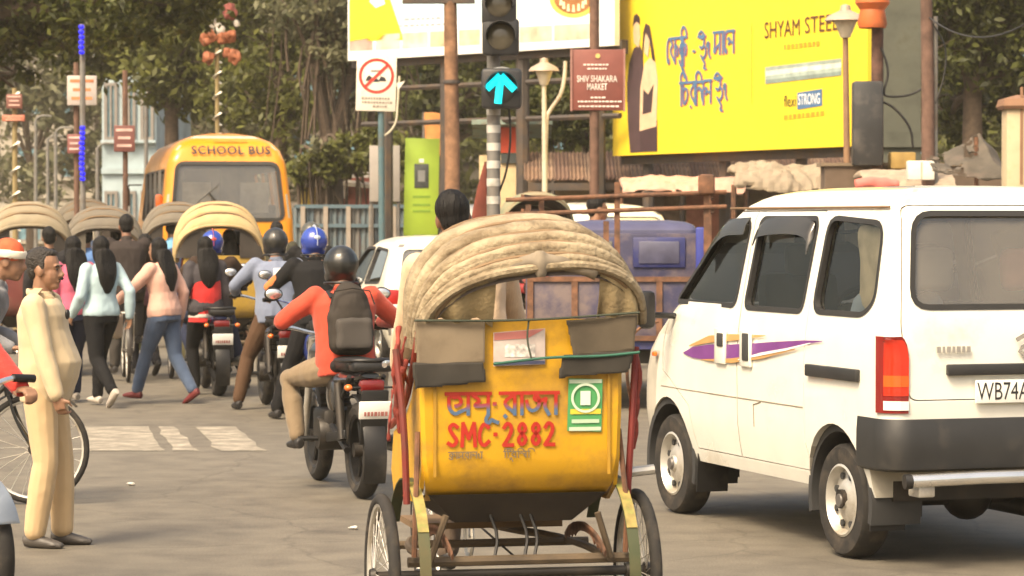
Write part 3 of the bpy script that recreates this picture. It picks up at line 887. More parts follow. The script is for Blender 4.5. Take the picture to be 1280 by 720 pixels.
MB().add([(.22, -.02, zc + .0), (.34, -.02, zc + .03), (.24, -.02, zc - .10), (.22, .01, zc), (.34, .01, zc + .03), (.24, .01, zc - .10)], [(0, 1, 2), (3, 5, 4), (0, 3, 4, 1), (1, 4, 5, 2), (2, 5, 3, 0)]).build('bracket_flag', SIGNW, t)

# ------------------------------------------------------------------ traffic light
d = 26.0; k = d / F
t = thing('traffic_light', 'black traffic light with lit cyan arrow on a striped pole', 'traffic light', (X(617, d), d, 0))
SIG = mat('signal_black', (.022, .022, .024), .45, dirt=(.07, .06, .05), dirt_amt=.25)
LENS_OFF = mat('unlit_lens', (.11, .095, .065), .25, coat=.4)
strip = mat('pole_white_band', (.55, .53, .48), .6, dirt=(.15, .13, .1), dirt_amt=.5)
MB().tube([(0, 0, 0), (0, 0, Z(0, d) + .6)], .06, 12).build('pole', GREY_STEEL, t)
for j in range(7):
    z = Z(255, d) + j * .16
    MB().lathe([(.063, z), (.0635, z + .07)], 12).build('painted_band', strip, t)
def head(cx, cz, w, h, lit=False):
    hd = MB().rbox((cx, -.16, cz), (w, .16, h), .035).build('signal_head', SIG, t)
    MB().lathe([(w * .36, -.245), (w * .30, -.26), (w * .15, -.268), (0.0, -.27)], 20, (cx, 0, cz), 'Y').build('lens', SIG if lit else LENS_OFF, hd)
    MB().lathe([(w * .40, -.24), (w * .42, -.38), (w * .40, -.38), (w * .385, -.24)], 20, (cx, 0, cz + .0), 'Y', -100, 100).build('visor', SIG, hd)
    return hd
head(X(624, d) - X(617, d), Z(8, d), .31, .37)
head(X(626, d) - X(617, d), Z(48, d), .33, .33)
hd = head(X(627, d) - X(617, d), Z(112, d), .36, .36, True)
cx, cz = X(626, d) - X(617, d), Z(113, d)
CY = bpy.data.materials.new('cyan_led'); CY.use_nodes = True
CY.node_tree.nodes['Principled BSDF'].inputs['Base Color'].default_value = (.0, .5, .5, 1)
CY.node_tree.nodes['Principled BSDF'].inputs['Emission Color'].default_value = (0.0, .75, .85, 1)
CY.node_tree.nodes['Principled BSDF'].inputs['Emission Strength'].default_value = .62
ar = MB()
for a, b in (((0, .12), (-.125, .0)), ((0, .12), (.125, -.01)), ((0.0, .11), (-.025, -.13))):
    ar.tube([(cx + a[0], -.285, cz + a[1]), (cx + b[0], -.285, cz + b[1])], [(.033, .01), (.033, .01)], 8, up=(0, -1, 0))
ar.build('lit_arrow', CY, hd)
MB().tube(arc((X(627, d) - X(617, d), -.1, Z(112, d)), .19, 30, 150, 12), .012, 6).build('white_edge', WHITE_PAINT, hd)
MB().tube(smoothline([(.13, -.1, Z(125, d)), (.16, -.08, Z(170, d)), (.12, -.04, Z(215, d)), (.05, 0, Z(240, d))], 3), .010, 6).build('cable', BLACK, t)

# rusty pole with crossarm
d = 30.0
t = thing('steel_pole', 'rusty brown steel pole with crossarm beside the traffic light', 'pole', (X(563, d), d, 0))
MB().tube([(0.02, 0, 0), (.02, 0, Z(180, d)), (0, 0, Z(2, d))], [.085, .078, .066], 12).build('shaft', mat('rusty_pole', (.26, .14, .075), .85, var=.35, scale=9, dirt=(.10, .055, .035), dirt_amt=.5), t)
MB().box((-.12, 0, Z(0, d)), (.75, .12, .07)).build('crossarm', FRAME_DARK, t)
for x in (-.4, -.2, .15): MB().lathe([(.0, .0), (.05, .0), (.05, .05), (.03, .07), (.04, .1), (0, .11)], 10, (x, 0, Z(-2, d))).build('insulator', FRAME_DARK, t)
MB().lathe([(.085, Z(105, d)), (.09, Z(105, d) + .02), (.085, Z(105, d) + .04)], 12, (.012, 0, 0)).build('clamp_band', FRAME_DARK, t)

# brown market sign
d = 36.0; k = d / F
MAROON = mat('maroon_sign', (.20, .06, .045), .55, var=.1)
t = thing('market_sign', 'maroon market name sign with white lettering on brown post', 'sign', (X(743, d), d, 0))
MB().tube([(0, .05, 0), (0, .05, Z(-6, d))], .06, 10).build('post', POLE_BROWN, t)
cx = X(747, d) - X(743, d); cz = Z(100, d)
MB().rbox((cx, 0, cz), (66 * k, .06, 76 * k), .012).build('panel', MAROON, t)
mb = MB()
for sx in (-1, 1): mb.box((cx + sx * 33 * k, -.012, cz), (.025, .07, 78 * k))
mb.build('side_trim', mat('sign_edge', (.30, .15, .12), .6), t)
LET = mat('sign_letters', (.78, .70, .62), .5)
def sgn(body, px, py, h, w, b=0.0):
    o = text(body, h * k * 1.35, LET, t, Matrix.Identity(4), 'lettering', bold=b)
    ww = max(v.co.x for v in o.data.vertices) - min(v.co.x for v in o.data.vertices)
    o.data.transform(facing((X(px, d) - X(743, d), -.036, Z(py, d)), (1, 0, 0)) @ Matrix.Diagonal((w * k / ww, 1, 1, 1)))
sgn('SHIV SHAKARA', 746, 99, 8.5, 50, .001); sgn('MARKET', 746, 109, 8.5, 25, .001)
for y, x0, x1 in ((81, 729, 760), (86, 734, 757), (122, 738, 756), (127, 722, 774), (133, 723, 774)):
    mb = MB(); x = x0; rr = random.Random(y)
    while x < x1:
        w = rr.uniform(2, 5)
        c = (X(x + w / 2, d) - X(743, d), -.0345, Z(y, d)); mb.box(c, (w * k, .002, 1.8 * k)); x += w + 1.2
    mb.build('print_line', LET, t)
MB().lathe([(0, -.04), (.03, -.04), (.03, -.03)], 12, (cx, 0, Z(70, d)), 'Y').build('emblem', mat('emblem_gold', (.6, .45, .15), .5), t)

# ------------------------------------------------------------------ lamp posts
def lamp_post(label, px, pytop, pybase_d, lean=0.0, wide=1.0, pm=None):
    d = pybase_d; k = d / F
    t = thing('lamp_post', label, 'lamp post', (X(px, d), d, 0), group='hat lamps on thin posts')
    zt = Z(pytop, d)
    MB().tube([(lean, 0, 0), (0, 0, zt - .3)], [.055, .035], 10).build('post', pm, t)
    MB().lathe([(.0, zt - .32), (.06, zt - .32), (.13 * wide, zt - .12), (.13 * wide, zt - .10), (0, zt - .10)], 14).build('lamp_glass', mat('lamp_glass', (.62, .55, .42), .3), t)
    MB().lathe([(.24 * wide, zt - .11), (.20 * wide, zt - .05), (.07, zt + .02), (.06, zt + .08), (0, zt + .1)], 16).build('lamp_hat', mat('lamp_hat', (.42, .33, .25), .5, .2), t)
    return t
lamp_post('cream lamp post with hat lamp in front of the green bush', 680, 80, 44, .03, 1.0, mat('cream_post', (.55, .50, .38), .6, dirt=(.3, .22, .14), dirt_amt=.35))
lamp_post('thin brown lamp post with hat lamp in front of the yellow billboard', 1056, 15, 36, .06, 1.1, mat('brown_post', (.26, .15, .08), .7, dirt=(.15, .08, .05), dirt_amt=.4))
d = 45.0
t = thing('bent_pipe', 'bent cream pipe curving up beside the maroon sign', 'pipe', (X(682, d), d, 0))
MB().tube(smoothline([(0, .1, 0), (0, .1, Z(150, d)), (.06, .1, Z(138, d)), (.25, .1, Z(118, d)), (.30, .1, Z(95, d)), (.31, .1, Z(76, d))], 3), .03, 8).build('pipe', mat('cream_post', (.55, .50, .38), .6), t)

# ------------------------------------------------------------------ poles and boxes right of the yellow billboard
d = 38.0
t = thing('concrete_column', 'thick grey green concrete column right of the yellow billboard', 'column', (X(1123, d), d, 0))
MB().loft([[(-.26, -.2, z), (.26, -.2, z), (.26, .2, z), (-.26, .2, z)] for z in (0, 2.0, Z(-60, d))]).build('shaft', mat('mossy_concrete', (.095, .10, .078), .9, var=.3, scale=3, dirt=(.07, .07, .05), dirt_amt=.45), t)
MB().box((0, 0, Z(175, d)), (.62, .5, .2)).build('collar', mat('mossy_concrete', (.24, .25, .21)), t)
d = 35.0
t = thing('utility_pole', 'dark rusty utility pole carrying a grey box and an orange bell', 'pole', (X(1096, d), d, 0))
MB().tube([(0, 0, 0), (0, 0, Z(-40, d))], [.085, .07], 10).build('shaft', mat('dark_rust', (.10, .05, .035), .85, var=.4, scale=10), t)
MB().rbox((X(1082, d) - X(1096, d), -.12, Z(155, d)), (.36, .24, 1.02), .03).build('meter_box', mat('box_grey', (.030, .031, .033), .5, dirt=(.1, .09, .08), dirt_amt=.4), t)
MB().lathe([(.16, 0), (.18, .05), (.15, .22), (.21, .30), (.20, .42), (.10, .50), (0, .52)], 18, (X(1088, d) - X(1096, d), -.12, Z(36, d))).build('bell_housing', mat('orange_paint', (.55, .13, .03), .5, dirt=(.2, .08, .04), dirt_amt=.4), t)
MB().tube(smoothline([(.03, -.1, Z(60, d)), (.14, -.1, Z(90, d)), (.05, -.12, Z(118, d)), (.12, -.1, Z(122, d)), (.40, -.05, Z(120, d)), (.58, 0, Z(108, d))], 3), .014, 6).build('cable', BLACK, t)
MB().tube(smoothline([(.06, -.1, Z(128, d)), (.2, -.1, Z(135, d)), (.40, -.1, Z(160, d)), (.42, -.1, Z(185, d))], 3), .016, 6).build('cable', BLACK, t)
d = 33.5
t = thing('wooden_pole', 'weathered reddish pole right of the concrete column', 'pole', (X(1159, d), d, 0))
MB().tube([(.02, 0, 0), (0, 0, Z(100, d)), (-.03, 0, Z(-50, d))], [.085, .075, .065], 10).build('shaft', mat('weathered_wood', (.13, .075, .055), .9, var=.35, scale=8), t)
MB().tube([(.10, .03, 0), (.09, .03, Z(20, d))], .03, 8).build('conduit', GREY_STEEL, t)
MB().tube(smoothline([(.05, -.05, Z(30, d)), (.22, -.05, Z(60, d)), (.18, -.05, Z(100, d)), (.08, -.05, Z(130, d))], 3), .012, 6).build('cable', BLACK, t)

# ------------------------------------------------------------------ left: decorated poles and banners far down the street
def lit_pole(px, d, label):
    t = thing('light_pole', label, 'pole', (X(px, d), d, 0))
    MB().tube([(0, 0, 0), (0, 0, Z(30, d))], .04, 8).build('shaft', GREY_STEEL, t)
    BL = bpy.data.materials.get('blue_led') or bpy.data.materials.new('blue_led'); BL.use_nodes = True
    pb = BL.node_tree.nodes['Principled BSDF']; pb.inputs['Base Color'].default_value = (.0, .0, .08, 1); pb.inputs['Emission Color'].default_value = (.008, .008, 1, 1); pb.inputs['Emission Strength'].default_value = .6
    rr = random.Random(4)
    for y0, y1 in ((34, 72), (160, 230)):
        n = int((y1 - y0) / 6)
        for i in range(n):
            y = lerp(y0, y1, i / n)
            MB().rbox((rr.uniform(-.008, .008), -.08, Z(y, d)), (.075, .07, .055), .02).build('blue_lamp', BL, t)
    return t
lit_pole(104, 40.5, 'grey pole wrapped in glowing blue lights')
def banner_pole(px, d, ytop, label, boards, striped=False, cols=None, side=1):
    t = thing('banner_pole', label, 'banner pole', (X(px, d), d, 0))
    MB().tube([(0, 0, 0), (0, 0, Z(ytop, d))], .038, 8).build('shaft', mat('yellow_pole', (.26, .20, .09), .6) if striped else POLE_BROWN, t)
    if striped:
        z = 1.2; st = mat('white_tape', (.72, .70, .62), .5)
        while z < Z(ytop, d) - .1:
            pts = [(.045 * math.cos(a), .045 * math.sin(a), z + a * .035) for a in np.linspace(0, 2 * math.pi, 11)]
            MB().tube(pts, [(.045, .012)] * 11, 6, up=(0, 0, 1)).build('spiral_band', st, t); z += .36
    for (x0, y0, x1, y1, c, c2) in boards:
        cx = X((x0 + x1) / 2, d) - X(px, d); k = d / F
        m1 = mat('banner_%02d%02d%02d' % tuple(int(q * 99) for q in c), c, .6, var=.15, scale=3)
        MB().rbox((cx, -.09, Z((y0 + y1) / 2, d)), ((x1 - x0) * k, .05, (y1 - y0) * k), .012).build('board', m1, t)
        m2 = mat('bannerprint_%02d%02d%02d' % tuple(int(q * 99) for q in c2), c2, .6, var=.3, scale=6)
        for j in range(3):
            yy = lerp(y0, y1, (j + .6) / 3.4); w = (x1 - x0) * k * (.8, .6, .7)[j]
            MB().box((cx, -.117, Z(yy, d)), (w, .004, max(1.5, (y1 - y0) * .10) * k)).build('print_line', m2, t)
    return t
banner_pole(96, 41, 78, 'brown pole with white and orange poster board below blue lights', [(86, 95, 123, 132, (.50, .44, .40), (.55, .20, .08)), (86, 168, 103, 192, (.22, .08, .07), (.6, .45, .4))])
banner_pole(157, 42, 88, 'thin brown pole carrying a small maroon board beside the bus', [(144, 157, 170, 190, (.17, .06, .05), (.62, .42, .36))])
banner_pole(19, 42, 110, 'striped festival pole with small red board at the far left', [(5, 144, 33, 152, (.50, .16, .10), (.6, .3, .2)), (10, 118, 30, 136, (.20, .08, .06), (.55, .36, .3))], True)
t = banner_pole(272, 50, 60, 'yellow and white spiral pole topped with orange decorations above the bus', [], True)
FL = mat('orange_flower', (.26, .085, .035), .7, var=.4, scale=30); FW = mat('white_ribbon', (.38, .35, .31), .7)
for i, (x, y, s, m) in enumerate([(258, 50, .10, FL), (268, 45, .10, FL), (280, 48, .11, FL), (290, 46, .10, FL), (262, 72, .11, FL), (294, 72, .12, FL), (275, 38, .10, FW), (268, 30, .08, FW), (297, 30, .07, FW), (285, 66, .09, FL), (288, 15, .14, mat('maroon_cloth', (.20, .05, .04), .8))]):
    me = remesh(MB().ell((0, 0, 0), (s, s * .8, s * 1.1)), .03, 1); crumple(me, .06, 12, seed=i)
    o = link('flower_cluster', me, m, t); o.location = (X(x, 50) - X(272, 50), -.08, Z(y, 50))
for px, d, yt in ((45, 90, 150), (60, 92, 175), (70, 85, 165), (122, 80, 185), (183, 78, 120)):
    t = thing('far_street_pole', {45: 'slim grey pole far off left of the blue lit pole', 60: 'short pale pole far off among the olive trees', 70: 'pale green pole far off beside the hazy tree', 122: 'thin grey pole right of the blue lights', 183: 'thin pole in front of the pale glass building'}[px], 'pole', (X(px, d), d, 0))
    MB().tube([(0, 0, 0), (0, 0, Z(yt, d))], [.07, .05], 8).build('shaft', GREY_STEEL, t)
    MB().tube(smoothline([(0, 0, Z(yt, d)), (.15, 0, Z(yt, d) + .15), (.5, 0, Z(yt, d) + .12)], 2), .03, 6).build('arm', GREY_STEEL, t)

# ------------------------------------------------------------------ corrugated fence, boards and poster
d = 55.0; k = d / F
t = thing('corrugated_fence', 'blue grey corrugated sheet fence with pale posts and top rail', 'fence', (X(450, d), d, 0))
FB = [mat('fence_sheet_%d' % i, c, .7, .1, var=.18, scale=3, dirt=(.16, .13, .10), dirt_amt=.35) for i, c in enumerate(((.13, .17, .19), (.10, .14, .17), (.17, .17, .165)))]
FPOST = mat('fence_post', (.34, .29, .24), .75, dirt=(.2, .15, .1), dirt_amt=.3)
x = 372; i = 0; zt = Z(258, d)
while x < 640:
    w = 13.5 * k; pts = []
    n = 12
    vs = []
    for j in range(n + 1):
        xx = -w / 2 + w * j / n; yy = .022 * math.sin(j / n * 4 * math.pi)
        vs.append((xx, yy))
    mb = MB(); mb.loft([[(a, b - .006, z) for a, b in vs] + [(a, b + .006, z) for a, b in reversed(vs)] for z in (.05, zt - .03)])
    o = mb.build('sheet', FB[i % 3], t); o.location.x = X(x, d) - X(450, d)
    if i % 2 == 0:
        o = MB().box((0, -.06, zt / 2), (.085, .06, zt)).build('post', FPOST, t); o.location.x = X(x + 7, d) - X(450, d)
    x += 14.2; i += 1
for z in (zt, Z(282, d)): MB().box((X(505, d) - X(450, d), -.045, z), (270 * k, .06, .07)).build('rail', mat('teal_rail', (.09, .14, .17), .6), t)
d = 52.0; k = d / F
t = thing('notice_board', 'blank grey notice board standing behind the fence top', 'board', (X(481, d), d, 0))
MB().rbox((0, 0, Z(217, d)), (38 * k, .05, 70 * k), .01).build('panel', mat('board_grey', (.36, .33, .30), .7, var=.06), t)
for s in (-1, 1): MB().tube([(s * 17 * k, .04, 0), (s * 17 * k, .04, Z(184, d))], .03, 6).build('leg', GREY_STEEL, t)
d = 50.0; k = d / F
t = thing('poster_board', 'lime green poster board with a dark picture in its middle', 'board', (X(527, d), d, 0))
MB().rbox((0, 0, Z(234, d)), (43 * k, .05, 122 * k), .01, rot=(0, 1.2, 0)).build('panel', mat('lime_print', (.36, .52, .05), .5, var=.1, scale=2), t)
for s in (-1, 1): MB().tube([(s * 17 * k, .05, 0), (s * 17 * k, .05, Z(176, d))], .03, 6).build('leg', GREY_STEEL, t)
MB().rbox((0, -.03, Z(220, d)), (18 * k, .012, 30 * k), .004).build('printed_picture', mat('dark_print', (.07, .08, .08), .5, var=.3, scale=12), t)
MB().box((0, -.027, Z(201, d)), (6 * k, .006, 5 * k)).build('printed_tag', mat('print_white', (.85, .85, .8)), t)
MB().box((0, -.037, Z(220, d)), (9 * k, .003, 14 * k)).build('printed_screen', mat('screen_print', (.26, .27, .27), .5), t)
for y in (246, 256, 264): MB().box((.0, -.027, Z(y, d)), (22 * k, .006, 3 * k)).build('print_line', mat('lime_dark', (.20, .34, .03), .5), t)
d = 53.0; k = d / F
t = thing('banner', 'orange cloth banner hung beside the rusty pole', 'banner', (X(545, d), d, 0))
me = remesh(MB().box((0, 0, Z(168, d)), (30 * k, .06, 55 * k)), .03, 1); crumple(me, .03, 5, (1, 1, .4))
link('cloth', me, mat('orange_cloth', (.68, .30, .09), .8, var=.2, scale=4), t)
for s in (-1, 1): MB().tube([(s * 15 * k, .03, 0), (s * 15 * k, .03, Z(140, d))], .03, 6).build('post', GREY_STEEL, t)
# red and cream kiosk behind the traffic light
d = 48.0; k = d / F
t = thing('kiosk', 'small red and cream kiosk behind the traffic light pole', 'kiosk', (X(640, d), d, 0))
MB().box((0, .6, 1.4), (82 * k, 1.2, 2.8)).build('wall', mat('kiosk_cream', (.66, .52, .30), .8, dirt=(.4, .3, .18), dirt_amt=.3), t)
MB().box((X(637, d) - X(640, d), -.02, Z(175, d)), (22 * k, .05, 32 * k)).build('red_panel', mat('kiosk_red', (.55, .06, .02), .6), t)
MB().box((X(637, d) - X(640, d), -.02, Z(198, d)), (22 * k, .05, 12 * k)).build('dark_panel', mat('kiosk_dark', (.05, .06, .06), .6), t)
MB().box((0, .5, Z(160, d)), (100 * k, 1.7, .08), rot=(-6, 0, 0)).build('roof', mat('kiosk_roof', (.20, .28, .24), .7, dirt=(.15, .1, .07), dirt_amt=.4), t)
d = 60.0; k = d / F
t = thing('kiosk', 'low red brown shop hut with grey roof behind the fence', 'hut', (X(445, d), d, 0))
MB().box((0, .8, 1.3), (40 * k, 1.6, 2.6)).build('wall', mat('hut_red', (.26, .07, .05), .8, var=.2), t)
MB().box((-.05, .7, Z(222, d)), (52 * k, 2.2, .08), rot=(8, 6, 0)).build('roof', mat('hut_roof', (.32, .28, .22), .8), t)
MB().box((X(430, d) - X(445, d), -.03, Z(238, d)), (10 * k, .04, 20 * k)).build('poster', mat('hut_poster', (.6, .55, .5), .6, var=.4, scale=8), t)
t = thing('kiosk', 'tiny yellow stall front beside the bus and fence', 'hut', (X(392, 58), 58, 0))
MB().box((0, .5, 1.2), (.50, 1.0, 2.35)).build('wall', mat('stall_yellow', (.58, .42, .08), .8, var=.15), t)
MB().box((.34, .5, 1.1), (.12, .9, 2.2)).build('pillar', mat('stall_cream', (.6, .5, .36), .8), t)
MB().box((0, .4, 2.42), (.8, 1.4, .07)).build('roof', mat('hut_roof', (.32, .28, .22), .8), t)

# ------------------------------------------------------------------ low market shed under the yellow billboard
d = 47.0; k = d / F
t = thing('market_shed', 'long low market shed with rusty corrugated roof under the yellow billboard', 'shed', (X(870, d), d, 0))
MB().box((0, 1.6, 1.25), (420 * k, 2.6, 2.5)).build('wall', mat('shed_wall', (.20, .14, .09), .9, var=.35, scale=1.2, dirt=(.07, .05, .04), dirt_amt=.5), t)
RR = [mat('roof_sheet_%d' % i, c, .85, var=.3, scale=4, dirt=(.10, .06, .045), dirt_amt=.5) for i, c in enumerate(((.22, .135, .085), (.27, .18, .12), (.17, .10, .07)))]
x = 665; i = 0; zb, ztop = Z(226, d), Z(190, d)
while x < 1080:
    w = 20 * k; vs = []
    for j in range(17):
        vs.append((-w / 2 + w * j / 16, .02 * math.sin(j / 16 * 8 * math.pi)))
    rings = []
    for tt in (0, 1):
        rings.append([(a, lerp(-.55, .9, tt), lerp(zb, ztop, tt) + b) for a, b in vs] + [(a, lerp(-.55, .9, tt), lerp(zb, ztop, tt) + b - .012) for a, b in reversed(vs)])
    o = MB().loft(rings).build('roof_sheet', RR[(i * 7) % 3], t); o.location = (X(x, d) - X(870, d), 0, (i % 2) * .014 + random.Random(i).uniform(0, .02))
    x += 19; i += 1
MB().box((0, -.5, zb - .1), (420 * k, .08, .12)).build('fascia', FRAME_DARK, t)
for px in (690, 770, 850, 930, 1010): MB().tube([(X(px, d) - X(870, d), -.5, 0), (X(px, d) - X(870, d), -.5, zb)], .04, 6).build('post', FRAME_DARK, t)
for px, c in ((725, (.34, .26, .16)), (800, (.12, .09, .07)), (890, (.30, .12, .08)), (970, (.20, .16, .12))):
    MB().box((X(px, d) - X(870, d), .27, 1.2), (62 * k, .06, 2.0)).build('shutter', mat('shutter_%d' % px, c, .8, var=.25), t)

# tarpaulin stalls and bundles behind the van
def tarp(name, label, pts, d, m, seed, amp=.05, posts=True, group=None):
    """pts: pixel outline (x, top y, bottom y); a sagging cloth awning of real depth."""
    t = thing(name, label, 'stall', (X(pts[len(pts) // 2][0], d), d, 0), group=group)
    ox = X(pts[len(pts) // 2][0], d)
    rings = []
    for px, y0, y1 in pts:
        x = X(px, d) - ox
        z0, z1 = Z(y0, d), Z(y1, d)
        rings.append([(x, .9, z0), (x, 0.1, z0 + .03), (x, -.45, (z0 * .65 + z1 * .35)), (x, -.6, z1), (x, -.57, z1), (x, -.42, (z0 * .65 + z1 * .35) - .04), (x, .1, z0 - .02), (x, .9, z0 - .05)])
    me = remesh(MB().loft(rings), .035, 2); crumple(me, amp, 3.0, (1, 1, 1), seed); crumple(me, amp * .4, 11, (1, 1, .5), seed + 3)
    link('tarpaulin', me, m, t, None)
    if posts:
        for px in (pts[0][0], pts[-1][0]):
            MB().tube([(X(px, d) - ox, -.3, 0), (X(px, d) - ox, -.3, Z(pts[0][2], d) + .05)], .035, 6).build('post', RUST, t)
        MB().box((0, .1, .75), ((pts[-1][0] - pts[0][0]) * d / F * .9, .8, .1)).build('counter', mat('stall_wood', (.18, .11, .06), .9, var=.3), t)
    return t
tarp('market_stall', 'stall under a faded pink tarpaulin behind the truck rails', [(775, 226, 242), (820, 222, 240), (870, 224, 242), (930, 224, 244)], 43.5, mat('pink_tarp', (.50, .30, .23), .8, var=.12, dirt=(.4, .25, .2), dirt_amt=.3), 1)
tarp('market_stall', 'stall heaped with cream cloth bundles behind the van roof', [(915, 210, 236), (950, 206, 240), (1010, 210, 240), (1060, 212, 240), (1085, 216, 240)], 38.5, mat('cream_tarp', (.27, .22, .155), .8, var=.2, dirt=(.3, .22, .15), dirt_amt=.35), 2, .09)
tarp('market_stall', 'pale stall awning with red roll behind the van roof', [(1075, 218, 240), (1120, 216, 240), (1190, 214, 236)], 34.0, mat('pale_tarp', (.33, .26, .19), .8, var=.15), 3, .04)
d = 33.0
t = thing('cloth_roll', 'round red cloth roll resting on the pale awning', 'cloth roll', (X(1095, d), d, Z(236, d)))
me = remesh(MB().tube([(-.24, 0, .05), (-.1, 0, .06), (.1, 0, .055), (.26, 0, .05)], [.06, .075, .075, .05], 12), .02, 1); crumple(me, .015, 9); link('roll', me, mat('red_roll', (.60, .16, .13), .8), t)
d = 31.0
t = thing('tarpaulin', 'grey tarpaulin sheet slung in a peak by the cream gate pillar', 'tarpaulin', (X(1210, d), d, 0))
Gt = mat('grey_tarp', (.085, .072, .055), .8, var=.3, dirt=(.12, .09, .07), dirt_amt=.4)
rings = []
for i, (px, y0, y1) in enumerate([(1160, 196, 214), (1185, 190, 220), (1205, 182, 222), (1228, 163, 226), (1240, 180, 224), (1262, 208, 224)]):
    x = X(px, d) - X(1210, d)
    rings.append([(x, .25, Z(y0, d)), (x, -.1 + .12 * (i % 2), Z((y0 + y1) / 2, d)), (x, -.3, Z(y1, d)), (x, -.26, Z(y1, d)), (x, -.04 + .12 * (i % 2), Z((y0 + y1) / 2, d)), (x, .29, Z(y0, d))])
me = remesh(MB().loft(rings), .018, 2); crumple(me, .03, 6); link('cloth', me, Gt, t, None)
MB().tube([(X(1228, d) - X(1210, d), .42, 0), (X(1228, d) - X(1210, d), .42, Z(170, d))], .025, 6).build('prop_pole', RUST, t)
d = 30.0; k = d / F
t = thing('gate_pillar', 'cream plastered gate pillar with red brown cap', 'pillar', (X(1275, d), d, 0))
CREAM = mat('cream_plaster', (.48, .39, .25), .85, var=.08, dirt=(.4, .28, .15), dirt_amt=.3)
MB().rbox((0, 0, Z(136, d) / 2), (.34, .34, Z(136, d)), .015).build('shaft', CREAM, t)
MB().loft([[(s * a, u * a, z) for s, u in ((-1, -1), (1, -1), (1, 1), (-1, 1))] for a, z in ((.20, Z(137, d)), (.22, Z(133, d)), (.20, Z(124, d)), (.05, Z(119, d)))]).build('cap', mat('cap_brown', (.24, .13, .075), .8), t)
MB().box((-.02, -.172, Z(170, d)), (.03, .012, 1.0)).build('groove_strip', mat('cap_brown', (.34, .16, .08)), t)
d = 35.0
t = thing('crate_box', 'ochre wooden box and white carton by the rusty pole foot', 'box', (X(1130, d), d, Z(206, d)))
MB().rbox((-.03, 0, .05), (.30, .3, .2), .015).build('ochre_box', mat('ochre', (.30, .20, .06), .8, var=.2), t)
t2 = thing('carton', 'upright white carton on the stall between two poles', 'carton', (X(1150, 33.2), 33.2, Z(224, 33.2)))
MB().rbox((0, 0, .1), (.30, .2, .22), .01).build('box', mat('carton_white', (.75, .72, .62), .7), t2)
MB().box((0, -.102, .1), (.02, .004, .2)).build('tape', mat('tape', (.5, .4, .3), .5), t2)
# ledge that carries them: low market wall
t = thing('low_wall', 'low dark market wall behind the van', 'wall', (X(1160, 35.5), 35.5, 0))
MB().box((0, 0, Z(208, 35.5) / 2), (2.6, .5, Z(208, 35.5))).build('core', mat('dark_wall', (.12, .085, .06), .9, var=.3, scale=3), t)
MB().box((0, 0, Z(208, 35.5) + .02), (2.7, .56, .04)).build('coping', mat('coping', (.2, .15, .1), .9), t)
d = 30.5
t = thing('furled_flag', 'furled maroon flag on a short pole beside the traffic light', 'flag', (X(601, d), d, 0))
MB().tube([(0, 0, 0), (.02, 0, Z(240, d)), (.055, 0, Z(202, d))], .018, 8).build('pole', RUST, t)
me = remesh(MB().tube([(-.02, -.02, Z(300, d)), (-.01, -.02, Z(270, d)), (.015, -.02, Z(235, d)), (.05, -.01, Z(204, d))], [(.05, .03), (.085, .04), (.06, .035), (.012, .012)], 12), .015, 2); crumple(me, .02, 10, (1, 1, .2)); link('cloth', me, mat('maroon_flag', (.24, .06, .035), .8, var=.2), t, None)
# overhead wires
WIRE = mat('wire', (.03, .03, .03), .6)
for i, (a, b, lab) in enumerate((((1159, 20, 33.5), (1330, -10, 30), 'black wire leaving the weathered pole to the right'),)):
    p, q = P(*a), P(*b)
    pts = [p.lerp(q, u / 14) - Vector((0, 0, 4 * .35 * (u / 14) * (1 - u / 14))) for u in range(15)]
    tag(MB().tube(pts, .010, 5).build('overhead_wire', WIRE), lab, 'wire')
# ------------------------------------------------------------------ vehicle shells
def rr_ring(z, y0, y1, w, rr0, rr1, taper=.0, n=6, ny=22, nx=12):
    """Rounded rectangle in plan at height z; narrows towards the front by taper."""
    pts = []
    def corner(cx, cy, r, a0):
        for i in range(n + 1):
            a = R(a0 + 90 * i / n); pts.append([cx + r * math.cos(a), cy + r * math.sin(a)])
    def line(a, b, k):
        for i in range(1, k): pts.append([lerp(a[0], b[0], i / k), lerp(a[1], b[1], i / k)])
    corner(w - rr0, y0 + rr0, rr0, -90)
    line((w, y0 + rr0), (w, y1 - rr1), ny)
    corner(w - rr1, y1 - rr1, rr1, 0)
    line((w - rr1, y1), (-w + rr1, y1), nx)
    corner(-w + rr1, y1 - rr1, rr1, 90)
    line((-w, y1 - rr1), (-w, y0 + rr0), ny)
    corner(-w + rr0, y0 + rr0, rr0, 180)
    line((-w + rr0, y0), (w - rr0, y0), nx)
    out = []
    for x, y in pts:
        t = max(0, (y - (y1 * .55))) / max(.01, y1 * .45)
        out.append((x * (1 - taper * t * t), y, z))
    return out
def shell(levels, yr, yf, wt, r0, r1, taper, inset=0.0, zlo=None, zhi=None):
    rings = []
    for z in levels:
        if zlo is not None and (z < zlo or z > zhi): continue
        rings.append(rr_ring(z, table(yr, z) + inset, table(yf, z) - inset, table(wt, z) - inset, r0, r1, taper))
    return MB().loft(rings)
def prismx(poly, x0, x1):
    """(y, z) outline extruded across x."""
    n = len(poly)
    vs = [(x0, y, z) for y, z in poly] + [(x1, y, z) for y, z in poly]
    return vs, [tuple(range(n)), tuple(range(2 * n - 1, n - 1, -1))] + [(i, n + i, n + (i + 1) % n, (i + 1) % n) for i in range(n)]
